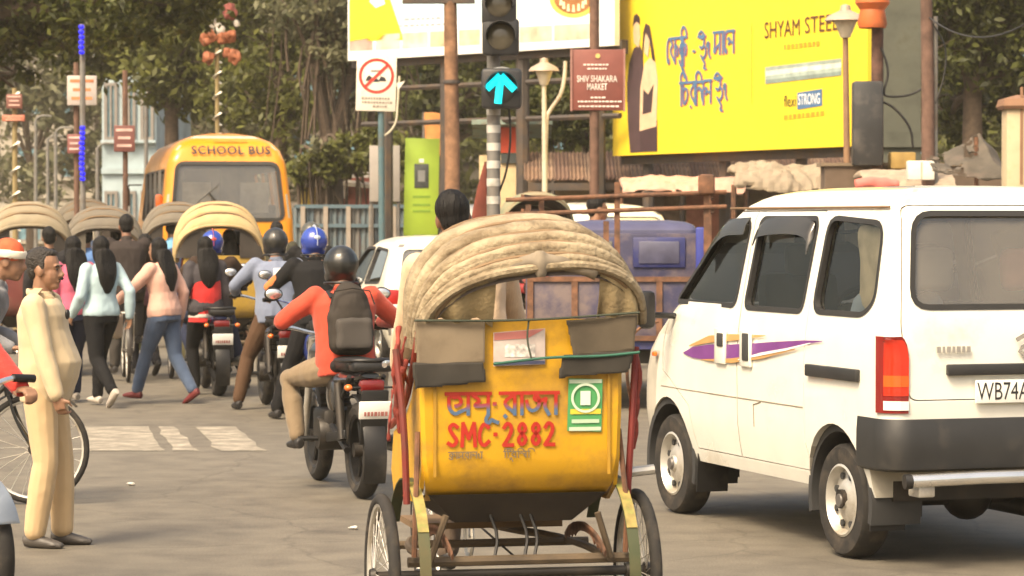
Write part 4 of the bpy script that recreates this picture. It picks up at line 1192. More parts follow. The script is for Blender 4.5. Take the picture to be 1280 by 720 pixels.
def roundpoly(poly, r, n=4):
    out = []; k = len(poly)
    for i in range(k):
        p, a, b = Vector(poly[i]), Vector(poly[i - 1]), Vector(poly[(i + 1) % k])
        da, db = (a - p), (b - p)
        q = min(r, da.length * .45, db.length * .45)
        s, e = p + da.normalized() * q, p + db.normalized() * q
        for j in range(n + 1):
            t = j / n
            out.append(tuple((s * (1 - t) ** 2 + p * 2 * t * (1 - t) + e * t * t)))
    return out
def grow(poly, g):
    c = sum((Vector(p) for p in poly), Vector((0, 0))) / len(poly)
    out = []
    for i in range(len(poly)):
        a, p, b = Vector(poly[i - 1]), Vector(poly[i]), Vector(poly[(i + 1) % len(poly)])
        n1 = Vector(((p - a).y, -(p - a).x)); n2 = Vector(((b - p).y, -(b - p).x))
        n = (n1.normalized() if n1.length else n1) + (n2.normalized() if n2.length else n2)
        n = n.normalized() if n.length else (p - c).normalized()
        if n.dot(p - c) < 0: n = -n
        out.append(tuple(p + n * g))
    return out
def side_pane(poly, xs, m, parent, name='pane', frame=None, fw=.018, side=-1, out=.004):
    """Glass pane following the side of the body: x = xs(y, z)."""
    o = MB().add([(side * (xs(y, z) - .022), y, z) for y, z in poly], [tuple(range(len(poly)))]).build(name, m, parent, None)
    if frame:
        mb = MB(); outer, inner = grow(poly, fw), grow(poly, -fw * .5); k = len(poly)
        vs = [(side * (xs(y, z) + out), y, z) for y, z in outer] + [(side * (xs(y, z) + out), y, z) for y, z in inner] + [(side * (xs(y, z) - .03), y, z) for y, z in inner]
        fs = [(i, (i + 1) % k, k + (i + 1) % k, k + i) for i in range(k)] + [(k + i, k + (i + 1) % k, 2 * k + (i + 1) % k, 2 * k + i) for i in range(k)]
        mb.add(vs, fs).build('gasket', frame, o)
    return o
def wheel(parent, c, r, w, side, steel=True, name='wheel', holes=8, rim_r=.62):
    t = bpy.data.objects.new(name, None); COL.objects.link(t); t.parent = parent; t.location = c
    prof = [(r * .60, -w * .42), (r * .80, -w * .50), (r * .93, -w * .47), (r * .985, -w * .36), (r, -w * .15), (r, w * .15), (r * .985, w * .36), (r * .93, w * .47), (r * .80, w * .50), (r * .60, w * .42), (r * .60, -w * .42)]
    MB().lathe(prof, 36, axis='X').build('tyre', RUBBER, t)
    s = side
    rp = [(r * .64, s * w * .46), (r * .60, s * w * .49), (r * .57, s * w * .40), (r * .53, s * w * .20), (r * .40, s * w * .22), (r * .30, s * w * .36), (r * .17, s * w * .38), (r * .15, s * w * .46), (0, s * w * .47)]
    rim = MB().lathe(rp, 32, axis='X').build('rim', STEEL, t)
    MB().lathe([(r * .13, s * w * .47), (r * .11, s * w * .56), (0, s * w * .57)], 16, axis='X').build('hub_cap', mat('hub_dull', (.16, .15, .14), .5, .5), t)
    for i in range(holes):
        a = 2 * math.pi * (i + .5) / holes
        MB().lathe([(r * .062, s * (w * .20)), (r * .062, s * (w * .305)), (0, s * (w * .305))], 10, (0, math.cos(a) * r * .445, math.sin(a) * r * .445), 'X').build('vent_hole', INTERIOR, rim)
    return t

# ------------------------------------------------------------------ white van
VANW = mat('van_white', (.80, .79, .71), .22, var=.03, coat=.8, dirt=(.56, .50, .39), dirt_amt=.16, dscale=1.6)
VANGREY = mat('van_bumper_grey', (.022, .022, .022), .5, var=.15, dirt=(.055, .048, .04), dirt_amt=.2)
GASKET = mat('rubber_gasket', (.022, .021, .020), .6)
van = thing('van', 'white microvan with purple swoosh decal and dusty rear window', 'van')
van.location = (X(1050, 14.64) + .665, 14.64 + .22, 0)
van.rotation_euler = (0, 0, R(18.3))
yr = [(.34, -.58), (.42, -.62), (.82, -.645), (1.2, -.63), (1.75, -.515), (1.82, -.47), (1.87, -.36), (1.895, -.15), (1.90, .3)]
yf = [(.34, 2.90), (.55, 2.95), (.80, 2.93), (.98, 2.84), (1.10, 2.66), (1.24, 2.44), (1.50, 2.10), (1.72, 1.80), (1.80, 1.66), (1.86, 1.48), (1.895, 1.1), (1.90, .7)]
wt = [(.34, .685), (.44, .715), (.62, .738), (.95, .742), (1.10, .735), (1.24, .715), (1.72, .635), (1.79, .605), (1.84, .555), (1.875, .46), (1.895, .30), (1.90, .12)]
lev = [.34, .40, .50, .60, .70, .82, .95, 1.05, 1.14, 1.24, 1.36, 1.48, 1.60, 1.72, 1.76, 1.80, 1.83, 1.855, 1.875, 1.89, 1.897]
def van_x(y, z):
    w = table(wt, z); y1 = table(yf, z); t = max(0, y - y1 * .55) / (y1 * .45)
    return w * (1 - .07 * t * t)
outer = outward(shell(lev, yr, yf, wt, .11, .24, .07).mesh())
inner = shell([.50] + [z for z in lev if .5 < z <= 1.8], yr, yf, wt, .08, .20, .07, inset=.045).mesh()
W_FRONT = roundpoly([(2.30, 1.25), (1.34, 1.25), (1.30, 1.71), (1.70, 1.71), (1.78, 1.66)], .06)
W_MID = roundpoly([(1.20, 1.245), (.44, 1.245), (.40, 1.725), (1.16, 1.725)], .055)
W_REAR = roundpoly([(.30, 1.25), (-.30, 1.25), (-.41, 1.32), (-.38, 1.70), (.26, 1.73)], .09)
cut = MB()
for poly in (W_FRONT, W_MID, W_REAR): cut.add(*prismx(poly, -1, 1))
# rear window and windscreen openings
def prismy(poly, y0, y1):
    n = len(poly)
    vs = [(x, y0, z) for x, z in poly] + [(x, y1, z) for x, z in poly]
    return vs, [tuple(range(n))[::-1], tuple(range(n, 2 * n))] + [(i, (i + 1) % n, n + (i + 1) % n, n + i) for i in range(n)]
W_BACK = roundpoly([(-.60, 1.29), (.60, 1.29), (.545, 1.755), (-.545, 1.755)], .10)
cut.add(*prismy(W_BACK, -1, -.25))
W_SCREEN = roundpoly([(-.62, 1.22), (.62, 1.22), (.54, 1.72), (-.54, 1.72)], .06)
cut2 = MB().add(*prismy(W_SCREEN, 1.6, 3.2))
arch = MB()
for y in (0, 2.35):
    for s in (-1, 1):
        pts = [(y + .37 * math.cos(R(a)), .30 + .385 * math.sin(R(a))) for a in range(-20, 201, 10)] + [(y - .36, .1), (y + .36, .1)]
        x0, x1 = sorted((s * .45, s * .9)); arch.add(*prismx(pts, x0, x1))
arch.add(*prismx([(-.95, .2), (-.395, .2), (-.395, .53), (-.95, .53)], -1, 1))
body = boolean(outer, inner); body = boolean(body, cut.mesh()); body = boolean(body, cut2.mesh()); body = boolean(body, arch.mesh())
doors = {'front_door': [(2.42, 1.02), (2.34, 1.245), (2.02, 1.60), (1.78, 1.765), (1.255, 1.765), (1.255, .42), (1.90, .42), (1.98, .66), (2.30, .80), (2.42, .84)],
         'sliding_door': [(1.245, .42), (1.245, 1.765), (.35, 1.765), (.36, 1.1), (.36, .56), (.30, .42)]}
parts_ = {}
for nm, poly in doors.items():
    pm = MB().add(*prismx(poly, -.9, -.40)).mesh(); pg = MB().add(*prismx(grow(poly, .007), -.92, -.38)).mesh()
    parts_[nm] = boolean(body.copy(), pm, 'INTERSECT'); body = boolean(body, pg)
TG = [(-.625, .84), (.625, .84), (.655, 1.20), (.585, 1.79), (-.585, 1.79), (-.655, 1.20)]
pm = MB().add(*prismy(roundpoly(TG, .05), -.9, -.40)).mesh(); pg = MB().add(*prismy(roundpoly(grow(TG, .007), .05), -.92, -.38)).mesh()
tail = boolean(body.copy(), pm, 'INTERSECT'); body = boolean(body, pg)
LINING = mat('van_lining', (.45, .42, .35), .8)
def vlink(nm, me):
    two_tone(me, yr, yf, wt); smooth(me, 32); return link(nm, wnormals(me), [VANW, LINING], van, None)
vlink('body', body)
dobj = {nm: vlink(nm, me) for nm, me in parts_.items()}
tailgate = vlink('tailgate', tail)
side_pane(W_FRONT, van_x, GLASS, dobj['front_door'], 'window', GASKET)
side_pane(W_MID, van_x, GLASS, dobj['sliding_door'], 'window', GASKET)
side_pane(W_REAR, van_x, GLASS, van, 'quarter_window', GASKET)
for nm, poly in (('window', W_FRONT), ('window', W_MID), ('window', W_REAR)): side_pane(poly, van_x, GLASS, van, nm, GASKET, side=1)
def back_y(z): return table(yr, z)
bw = MB().add([(x, back_y(z) + .018, z) for x, z in W_BACK], [tuple(range(len(W_BACK)))]).build('rear_window', DUSTY, tailgate, None)
mb = MB(); k = len(W_BACK); o_, i_ = grow(W_BACK, .012), grow(W_BACK, -.016)
mb.add([(x, back_y(z) - .005, z) for x, z in o_] + [(x, back_y(z) - .005, z) for x, z in i_] + [(x, back_y(z) + .03, z) for x, z in i_],
       [(i, (i + 1) % k, k + (i + 1) % k, k + i) for i in range(k)] + [(k + i, k + (i + 1) % k, 2 * k + (i + 1) % k, 2 * k + i) for i in range(k)]).build('gasket', GASKET, bw)
MB().add([(x, table(yf, z) - .03, z) for x, z in W_SCREEN], [tuple(range(len(W_SCREEN)))]).build('windscreen', GLASS, van, None)
# weather visors over the side windows
for nm, pts in (('front_door', [(1.96, 1.50), (1.74, 1.69), (1.33, 1.70)]), ('sliding_door', [(1.16, 1.64), (1.12, 1.70), (.46, 1.71), (.43, 1.60)])):
    mb = MB(); rings = []
    for y, z in smoothline([(a, b, 0) for a, b in pts], 2) and [(p.x, p.y) for p in smoothline([(a, b, 0) for a, b in pts], 2)]:
        x = -van_x(y, z)
        rings.append([(x + .004, y, z + .035), (x - .03, y, z - .01), (x - .045, y, z - .06), (x - .038, y, z - .06), (x - .022, y, z - .01), (x + .01, y, z + .03)])
    mb.loft(rings).build('weather_visor', glass('smoked_visor', (.10, .10, .10), dust=.35, dustcol=(.10, .095, .085), refl=.06), dobj[nm], 50)
MB().tube([(-van_x(y, 1.775) - .006, y, 1.785) for y in (1.75, 1.2, .6, 0, -.40)], .007, 6).build('drip_rail', mat('rail_tan', (.20, .12, .06), .6), van)
# decals: flat print on the side
def decal(pts, m, name, off=.005):
    return MB().add([(-van_x(y, z) - off, y, z) for y, z in pts], [tuple(range(len(pts)))]).build(name, m, van, None, fix=False)
PUR = mat('decal_purple', (.17, .045, .22), .4); ORD = mat('decal_orange', (.50, .28, .10), .4); WHD = mat('decal_white', (.85, .84, .78), .35)
def swoosh(spine, m, name, off):
    vs, fs = [], []
    for y, z, h in spine: vs += [(-van_x(y, z + h) - off, y, z + h), (-van_x(y, z - h) - off, y, z - h)]
    for i in range(len(spine) - 1): fs.append((2 * i, 2 * i + 1, 2 * i + 3, 2 * i + 2))
    return MB().add(vs, fs).build(name, m, van, None, fix=False)
swoosh([(2.05, .955, .002), (1.90, .965, .030), (1.65, .975, .045), (1.35, .985, .047), (1.05, 1.01, .040), (.70, 1.05, .024), (.35, 1.085, .010), (.12, 1.10, .002)], PUR, 'purple_swoosh', .007)
swoosh([(1.95, 1.00, .004), (1.65, 1.05, .020), (1.36, 1.07, .020), (1.10, 1.085, .012), (.85, 1.10, .002)], ORD, 'orange_swoosh', .0095)
swoosh([(1.75, .93, .002), (1.30, .945, .013), (.90, .985, .012), (.45, 1.045, .003)], ORD, 'orange_streak', .012)
swoosh([(1.20, .955, .002), (.90, .998, .008), (.55, 1.04, .006), (.25, 1.085, .002)], WHD, 'white_streak', .015)
# door handles
for nm, y in (('front_door', 1.46), ('sliding_door', 1.10)):
    x = -van_x(y, 1.02)
    h = MB().rbox((x - .014, y, 1.02), (.02, .15, .20), .02).build('handle', VANW, dobj[nm])
    MB().rbox((x - .026, y - .02, 1.055 if nm == 'front_door' else 1.03), (.012, .08, .075 if nm == 'front_door' else .15), .02).build('recess', INTERIOR, h)
MB().rbox((-van_x(.0, .955) - .012, -.02, .945), (.03, .62, .062), .008).build('side_moulding', VANGREY, van)
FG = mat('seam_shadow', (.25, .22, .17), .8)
for a_, b_ in (((1.02, .60), (1.02, .72)), ((1.02, .72), (.92, .74))): MB().tube([(-van_x(*a_) - .001, *a_), (-van_x(*b_) - .001, *b_)], .004, 5).build('fuel_flap_seam', FG, van)
MB().tube([(-van_x(y, .745) - .001, y, .745) for y in (2.45, 2.0, 1.6, 1.26)], .0035, 5).build('crease_line', FG, van)
MB().tube([(-van_x(y, .745) - .001, y, .745) for y in (1.24, .9, .5, .37)], .0035, 5).build('crease_line', FG, van)
MB().rbox((-van_x(2.2, .9) - .006, 2.52, .93), (.02, .05, .03), .008).build('side_marker', AMBER_LENS, van)
# tail lamp, badge, plate, handle strip, bumper
def lamp_block(z0, z1, m, o=.010, a0=0):
    pts = []
    for a in [q for q in (0, 15, 30, 45, 60, 75, 90) if q >= a0]:
        r = .115 + o; cx, cy = -.742 + .11, -.64 + .11
        pts.append((cx - r * math.cos(R(a)), cy - r * math.sin(R(a))))
    pts = ([(-.742 - o, -.525)] if a0 == 0 else []) + pts + [(-.672, -.64 - o)]
    inn = [(p[0] * .93, p[1] + .05) for p in pts]
    n = len(pts)
    return MB().loft([[(x, y, z) for x, y in pts] + [(x, y, z) for x, y in reversed(inn)] for z in (z0, (z0 + z1) / 2, z1)]).build('tail_lamp', m, van, 30) if z1 < 1.1 else MB().loft([[(x - f * (.03 if x > -.72 else 0), y, z) for x, y in pts] + [(x - f * (.03 if x > -.70 else 0), y, z) for x, y in reversed(inn)] for z, f in ((z0, 0), (z1 - .09, 0), (z1 - .04, .3), (z1 - .012, .75), (z1, 1.2))]).build('tail_lamp', m, van, 30)
arch_x = None
lt = lamp_block(.775, 1.15, mat('lamp_dark_red', (.20, .012, .010), .25, coat=.5), .006)
o = lamp_block(.86, 1.135, mat('lens_bright_red', (.55, .03, .012), .2, coat=.5), .0085, 30); o.name = 'lamp_segment'; o.parent = lt
for z0, z1, m in ((.905, .96, mat('lens_orange', (.68, .10, .015), .2, coat=.5)), (.79, .835, CLEAR_LENS)):
    o = lamp_block(z0, z1, m, .0105, 30); o.name = 'lamp_segment'; o.parent = lt
MB().rbox((0, -.66, .985), (.86, .03, .055), .008).build('tailgate_strip', VANGREY, tailgate)
pl = MB().rbox((-.02, -.668, .875), (.52, .015, .115), .006).build('number_plate', PLATE_WHITE, tailgate)
text('WB74A', .125, INK, pl, facing((-.13, -.677, .873), (1, 0, 0)), 'plate_lettering', .70, bold=.0)
bdg = MB()
for i, w in enumerate((.02, .012, .02, .014, .02, .016, .02)): bdg.box((-.47 + i * .027, -.651, 1.085), (w, .006, .03))
bdg.build('badge', mat('badge_chrome', (.5, .48, .45), .3, .6), tailgate)
sb = MB(); M = facing((0.01, -.652, 1.10), (1, 0, 0))
strokes([[(-.05, .03), (.0, .055), (.05, .02), (-.05, -.02), (.0, -.055), (.05, -.03)]], .022, CHROME, tailgate, M, 'emblem', 1)
bp = []
for z, e in ((.485, -.005), (.50, .03), (.58, .045), (.68, .04), (.745, .02)):
    r_ = rr_ring(z, -.64 - e, .3, .735 + e * .6, .14, .05)
    bp.append([p for p in r_ if p[1] < -.30])
bp2 = []
for r_ in bp:
    # order runs right corner -> ... -> left corner; split so it is one open strip round the tail
    left = [p for p in r_ if p[0] < 0]; right = [p for p in r_ if p[0] >= 0]
    seq = sorted(left, key=lambda p: math.atan2(p[1] + .1, p[0] + .3)); allp = sorted(r_, key=lambda p: math.atan2(p[0], -(p[1] - .2)))
    bp2.append(allp)
n_ = min(len(b) for b in bp2)
bp2 = [b[:n_] for b in bp2]
mb = MB(); mb.loft(bp2, caps=False, closed=False)
mb.loft([bp2[-1], [(x * .95, y + .06, .745) for x, y, z in bp2[-1]]], caps=False, closed=False)
mb.loft([bp2[0], [(x * .95, y + .06, .485) for x, y, z in bp2[0]]], caps=False, closed=False)
mb.build('rear_bumper', VANGREY, van, 40)
MB().rbox((0, -.15, .62), (1.36, .6, .30), .02).build('under_tray', INTERIOR, van) if False else None
cb = MB().tube([(-.66, -.74, .452), (-.3, -.765, .462), (.3, -.765, .462), (.66, -.74, .452)], .033, 14).build('chrome_guard', CHROME, van)
for s in (-1, 1):
    MB().tube([(s * .66, -.74, .452), (s * .695, -.735, .45)], .037, 14).build('end_cap', BLACK, cb)
    MB().rbox((s * .58, -.69, .40), (.09, .12, .06), .01).build('bracket', STEEL, cb)
MB().tube([(-.70, 0, .30), (.7, 0, .30)], .05, 10).build('rear_axle', DARKMETAL, van)
MB().ell((0.02, 0, .30), (.13, .13, .13)).build('differential', DARKMETAL, van)
MB().box((0, 1.1, .37), (1.18, 3.0, .10)).build('floor_pan', DARKMETAL, van)
MB().tube([(.3, .9, .24), (.3, -.2, .24), (.3, -.55, .25)], .05, 10).build('exhaust', DARKMETAL, van)
for y in (0, 2.35):
    for s in (-1, 1):
        prof = [(.345, s * .43), (.385, s * .43), (.385, s * .70), (.345, s * .70)]
        MB().lathe(prof + [prof[0]], 20, (0, y, .30), 'X', -15, 195).build('wheel_arch_liner', INTERIOR, van)
        MB().add(*prismx([(y + .36 * math.cos(R(a)), .30 + .38 * math.sin(R(a))) for a in range(-10, 191, 20)], s * .42 - .01, s * .42 + .01)).build('arch_wall', INTERIOR, van)
        wheel(van, (s * .615, y, .292), .292, .165, s)
for s in (-1, 1):
    MB().box((s * .60, -.36, .30), (.19, .015, .26), rot=(6, 0, 0)).build('mud_flap', BLACK, van)
    MB().box((s * .60, 1.94, .29), (.19, .015, .26), rot=(6, 0, 0)).build('mud_flap', BLACK, van)
mr = MB().rbox((-.90, 2.22, 1.20), (.10, .07, .22), .03).build('wing_mirror', BLACK, van)
MB().tube([(-.70, 2.28, 1.16), (-.88, 2.24, 1.17)], .018, 8).build('arm', BLACK, mr)
MB().tube(smoothline([(-.70, 2.55, 1.12), (-.86, 2.60, 1.06), (-.84, 2.72, .80), (-.74, 2.9, .62)], 2), .010, 6).build('front_guard_rod', RUST, van)
# seats and trim inside
for i, (x, y, c) in enumerate(((-.34, 1.55, 0), (.34, 1.55, 0), (0, .55, 1), (0, -.15, 1))):
    w = .46 if i < 2 else 1.12
    st = MB().rbox((x, y, .78), (w, .48, .20), .06).build('seat', SEATCLOTH, van)
    MB().rbox((x, y - .25, 1.12 if i < 2 else 1.04), (w, .14, .62 if i < 2 else .50), .05, rot=(-10, 0, 0)).build('backrest', SEATCLOTH, st)
    if i < 2: MB().rbox((x, y - .33, 1.50), (.26, .09, .18), .04).build('headrest', SEATCLOTH, st)
MB().rbox((0, 2.30, 1.05), (1.2, .35, .24), .06).build('dashboard', INTERIOR, van)
MB().lathe([(.17, 0), (.185, .012), (.17, .024), (.155, .012), (.17, 0)], 20, (.34, 1.95, 1.15), 'Y').build('steering_wheel', BLACK, van)
for x, m in ((.20, mat('pink_cover', (.55, .20, .17), .8)), (.48, mat('cream_cover', (.60, .50, .38), .8)), (-.30, mat('grey_cover', (.30, .29, .25), .8))):
    c_ = remesh(MB().rbox((x, -.24, 1.47), (.22, .10, .22), .04), .015, 2); crumple(c_, .01, 9, seed=x); link('headrest_cover', c_, m, van)
me = remesh(MB().rbox((-.55, -.12, 1.48), (.05, .36, .42), .02), .02, 1); crumple(me, .02, 8); link('window_curtain', me, mat('curtain', (.55, .48, .32), .8, var=.25, scale=7), van)

# ------------------------------------------------------------------ school bus
BUSY = mat('bus_yellow', (.70, .27, .010), .35, var=.04, coat=.4, dirt=(.5, .26, .05), dirt_amt=.2)
d = 42.4
bus = thing('school_bus', 'yellow school bus with wide rear window amid rickshaws', 'school bus', (X(285, d), d, 0), 11.0)
byr = [(.5, -.02), (1.2, -.05), (1.9, -.03), (2.55, .08), (2.8, .2), (2.95, .45), (3.02, .9)]
bwt = [(.5, .95), (1.2, .99), (1.75, .97), (2.55, .88), (2.75, .80), (2.88, .68), (2.97, .48), (3.02, .2)]
byf = [(.5, 6.2), (1.2, 6.3), (1.9, 6.0), (2.6, 5.6), (2.9, 5.2), (3.02, 4.8)]
bl = [.5, .8, 1.2, 1.5, 1.75, 2.1, 2.55, 2.66, 2.75, 2.82, 2.88, 2.93, 2.97, 3.0, 3.02]
b1 = outward(shell(bl, byr, byf, bwt, .16, .3, .03).mesh()); b2 = shell([.8, 1.2, 1.75, 2.1, 2.55, 2.75, 2.88], byr, byf, bwt, .14, .28, .03, inset=.05).mesh()
bc = MB()
BWIN = roundpoly([(-.82, 1.72), (.82, 1.72), (.74, 2.56), (-.74, 2.56)], .12)
bc.add(*prismy(BWIN, -.5, .38))
BS = [roundpoly([(y0, 1.72), (y1, 1.72), (y1, 2.46), (y0, 2.46)], .05) for y0, y1 in ((.45, 1.35), (1.45, 2.35), (2.45, 3.35), (3.45, 4.35))]
for p in BS: bc.add(*prismx(p, -1.2, 1.2))
bm_ = boolean(boolean(b1, b2), bc.mesh()); two_tone(bm_, byr, byf, bwt, .035); smooth(bm_, 32); link('body', wnormals(bm_), [BUSY, mat('bus_lining', (.42, .39, .33), .8)], bus, None)
bx = lambda y, z: table(bwt, z)
BUSGL = glass('bus_glass', (.62, .62, .58), dust=.16, dustcol=(.46, .42, .34), refl=.10)
o = MB().add([(x, table(byr, z) + .02, z) for x, z in BWIN], [tuple(range(len(BWIN)))]).build('rear_window', BUSGL, bus, None)
k = len(BWIN); a_, b_ = grow(BWIN, .025), grow(BWIN, -.03)
MB().add([(x, table(byr, z) - .012, z) for x, z in a_] + [(x, table(byr, z) - .012, z) for x, z in b_], [(i, (i + 1) % k, k + (i + 1) % k, k + i) for i in range(k)]).build('gasket', GASKET, o)
for p in BS:
    side_pane(p, bx, glass('bus_side_glass', (.25, .24, .22), dust=.2, dustcol=(.25, .22, .18)), bus, 'window', GASKET, .02)
    y_ = sum(q[0] for q in p) / len(p)
    for dy in (-.15, .15): MB().box((-table(bwt, 2.1) - .004, y_ + dy, 2.09), (.02, .035, .74)).build('window_bar', GREY_STEEL, bus)
text('SCHOOL BUS', .18, INK, bus, facing((.06, .135, 2.745), (1, 0, 0), (0, .45, 1)), 'lettering', 1.0, bold=.004, track=1.1)
strokes([[(-.24, .0), (.24, .0)]], .03, mat('bus_orange_line', (.6, .2, .02), .5), bus, facing((.06, .29, 2.89), (1, 0, 0), (0, 1.2, 1)), 'small_print')
MB().rbox((0, -.06, .62), (1.9, .18, .22), .03).build('bumper', VANGREY, bus)
for s in (-1, 1):
    MB().rbox((s * .84, -.06, 1.15), (.14, .06, .34), .02).build('tail_lamp', RED_LENS, bus)
    wheel(bus, (s * .82, 1.3, .38), .38, .22, s); wheel(bus, (s * .82, 5.0, .38), .38, .22, s)
    mm = MB().rbox((s * 1.14, 5.7, 2.1), (.1, .1, .3), .02).build('mirror', BLACK, bus)
    MB().tube([(s * .9, 5.6, 2.3), (s * 1.1, 5.7, 2.3), (s * 1.14, 5.7, 2.2)], .015, 6).build('arm', BLACK, mm)
wp = MB().tube([(.05, -.05, 1.74), (-.28, -.045, 2.12)], .012, 6).build('wiper', BLACK, bus)
MB().tube([(-.45, -.045, 1.98), (-.12, -.042, 2.26)], .008, 6).build('blade', BLACK, wp)
MB().rbox((-.99, .32, 1.95), (.10, .10, .30), .03).build('side_lamp', AMBER_LENS, bus)
for j in range(4):
    for s in (-1, 1):
        st = MB().rbox((s * .45, 1.0 + j * 1.0, 1.1), (.7, .45, .12), .04).build('seat', SEATCLOTH, bus)
        MB().rbox((s * .45, .78 + j * 1.0, 1.55), (.7, .12, .8), .05).build('backrest', SEATCLOTH, st)
MB().box((0, 3, .82), (1.7, 5.8, .06)).build('floor', INTERIOR, bus)
MB().box((-.15, 2.6, 2.05), (.55, .05, .9)).build('partition', mat('bus_partition', (.10, .095, .085), .8), bus)
for x, c in ((-.45, (.62, .50, .36)), (.40, (.55, .50, .46))):
    MB().box((x, .10, 2.05), (.42, .01, .45)).build('window_poster', mat('bus_poster_%d' % (x * 100), c, .7, var=.35, scale=5), bus)

# ------------------------------------------------------------------ small hatchback, used for the cars seen between
def hatchback(label, loc, rz, paint, name='hatchback_car'):
    t = thing(name, label, 'car', loc, rz)
    hyr = [(.25, .03), (.45, -.03), (.75, -.02), (.95, .06), (1.42, .38), (1.50, .6), (1.54, 1.1)]
    hyf = [(.25, 3.45), (.5, 3.55), (.75, 3.45), (.92, 2.85), (1.0, 2.65), (1.42, 1.95), (1.50, 1.75), (1.54, 1.4)]
    hwt = [(.25, .70), (.45, .78), (.80, .79), (.95, .77), (1.40, .60), (1.47, .53), (1.52, .38), (1.54, .15)]
    hl = [.25, .4, .55, .7, .82, .95, 1.1, 1.25, 1.40, 1.44, 1.47, 1.5, 1.52, 1.54]
    a = outward(shell(hl, hyr, hyf, hwt, .14, .3, .08).mesh()); b = shell([.4, .55, .7, .82, .95, 1.1, 1.25, 1.40, 1.47], hyr, hyf, hwt, .12, .25, .08, inset=.045).mesh()
    cu = MB()
    wins = [roundpoly([(1.28, .98), (.50, 1.0), (.62, 1.36), (1.28, 1.39)], .06), roundpoly([(2.45, .97), (1.36, .97), (1.36, 1.39), (1.80, 1.38)], .06)]
    for p in wins: cu.add(*prismx(p, -1, 1))
    bk = roundpoly([(-.60, .98), (.60, .98), (.50, 1.38), (-.50, 1.38)], .08); cu.add(*prismy(bk, -.3, .52))
    ws = roundpoly([(-.62, 1.0), (.62, 1.0), (.52, 1.40), (-.52, 1.40)], .05); cu.add(*prismy(ws, 1.9, 3.2))
    ar = MB()
    for y in (.55, 2.9):
        for s in (-1, 1):
            x0, x1 = sorted((s * .5, s * .95)); ar.add(*prismx([(y + .33 * math.cos(R(q)), .28 + .33 * math.sin(R(q))) for q in range(-20, 201, 20)] + [(y - .3, .1), (y + .3, .1)], x0, x1))
    me = boolean(boolean(boolean(a, b), cu.mesh()), ar.mesh())
    two_tone(me, hyr, hyf, hwt); smooth(me, 32); link('body', wnormals(me), [paint, mat('car_lining', (.16, .15, .14), .8)], t, None)
    hx = lambda y, z: table(hwt, z)
    for p in wins:
        for s in (-1, 1): side_pane(p, hx, glass('car_side_glass', (.22, .23, .21), refl=.06), t, 'window', GASKET, .02, s)
    MB().add([(x, table(hyr, z) + .02, z) for x, z in bk], [tuple(range(len(bk)))]).build('rear_window', glass('car_rear_glass', (.4, .42, .42), dust=.25, dustcol=(.4, .4, .4)), t, None)
    MB().add([(x, table(hyf, z) - .03, z) for x, z in ws], [tuple(range(len(ws)))]).build('windscreen', GLASS, t, None)
    for s in (-1, 1):
        lo = MB().rbox((s * .70, .03, .80), (.16, .18, .26), .04).build('tail_lamp', RED_LENS, t)
        MB().rbox((s * .70, .015, .73), (.13, .17, .06), .02).build('lamp_segment', CLEAR_LENS, lo)
        for y in (.55, 2.9): wheel(t, (s * .68, y, .28), .28, .16, s)
        m_ = MB().rbox((s * .90, 2.35, 1.02), (.16, .08, .13), .03).build('wing_mirror', paint, t)
        MB().rbox((s * .40, 1.7, .75), (.45, .5, .15), .05).build('seat', SEATCLOTH, t)
        MB().rbox((s * .40, 1.42, 1.0), (.42, .13, .5), .04).build('backrest', SEATCLOTH, t)
    MB().rbox((0, -.035, .42), (1.45, .16, .20), .04).build('bumper', paint, t)
    MB().rbox((0, -.04, .68), (.5, .02, .12), .005).build('number_plate', PLATE_WHITE, t)
    MB().rbox((0, .9, .75), (1.2, .13, .6), .04).build('rear_backrest', SEATCLOTH, t)
    return t
HATCHW = mat('hatch_cream', (.78, .74, .62), .3, var=.03, coat=.5)
d = 33.0
hb = hatchback('cream hatchback car with red tail lamp beside the black helmeted rider', (X(487, d) + .72, d + .10, 0), 15, HATCHW)
for i, (px, dd, lab, rz) in enumerate(((612, 50, 'white hatchback car half hidden behind the traffic light pole', 8), (800, 40.0, 'white car passing behind the rails of the blue truck', 30))):
    c = copy_tree(hb); c.location = (X(px, dd), dd, 0); c.rotation_euler = (0, 0, R(rz)); c['label'] = lab
    if i == 1: c.scale = (1.18, 1.18, 1.28)
    else: c.scale = (1.1, 1.1, 1.3)

# ------------------------------------------------------------------ blue pickup truck with a rusty stake body
d = 26.0
tk = thing('pickup_truck', 'blue pickup truck with rusty rail cage around its load bed', 'truck', (X(772, d), d, 0), -4)
TBLUE = mat('truck_blue', (.024, .030, .13), .5, var=.12, dirt=(.10, .09, .12), dirt_amt=.35, dscale=2.0)
TLILAC = mat('truck_lilac', (.032, .031, .080), .55, var=.15, dirt=(.17, .13, .12), dirt_amt=.5)
MB().box((0, 1.1, .62), (1.6, 2.5, .12)).build('bed_floor', TBLUE, tk)
tg = MB().rbox((0, -.14, .92), (1.64, .05, .58), .01).build('tailgate', TLILAC, tk)
for s in (-.78, -.38, 0, .38, .78): MB().box((s, -.175, .92), (.055, .02, .56)).build('stiffener', RUST, tg)
for z in (.66, 1.19): MB().box((0, -.178, z), (1.6, .02, .045)).build('stiffener', RUST, tg)
for s in (-1, 1): MB().box((s * .80, 1.1, .92), (.04, 2.4, .44)).build('bed_side', TLILAC, tk)
cab = MB().loft([rr_ring(z, y0, 3.9, w, .08, .25) for z, y0, w in ((.55, 2.45, .74), (1.0, 2.42, .76), (1.35, 2.44, .75), (1.62, 2.47, .70), (1.67, 2.52, .66), (1.70, 2.65, .58), (1.72, 2.9, .4))]).build('cab', mat('truck_roof_lilac', (.065, .066, .13), .5), tk)
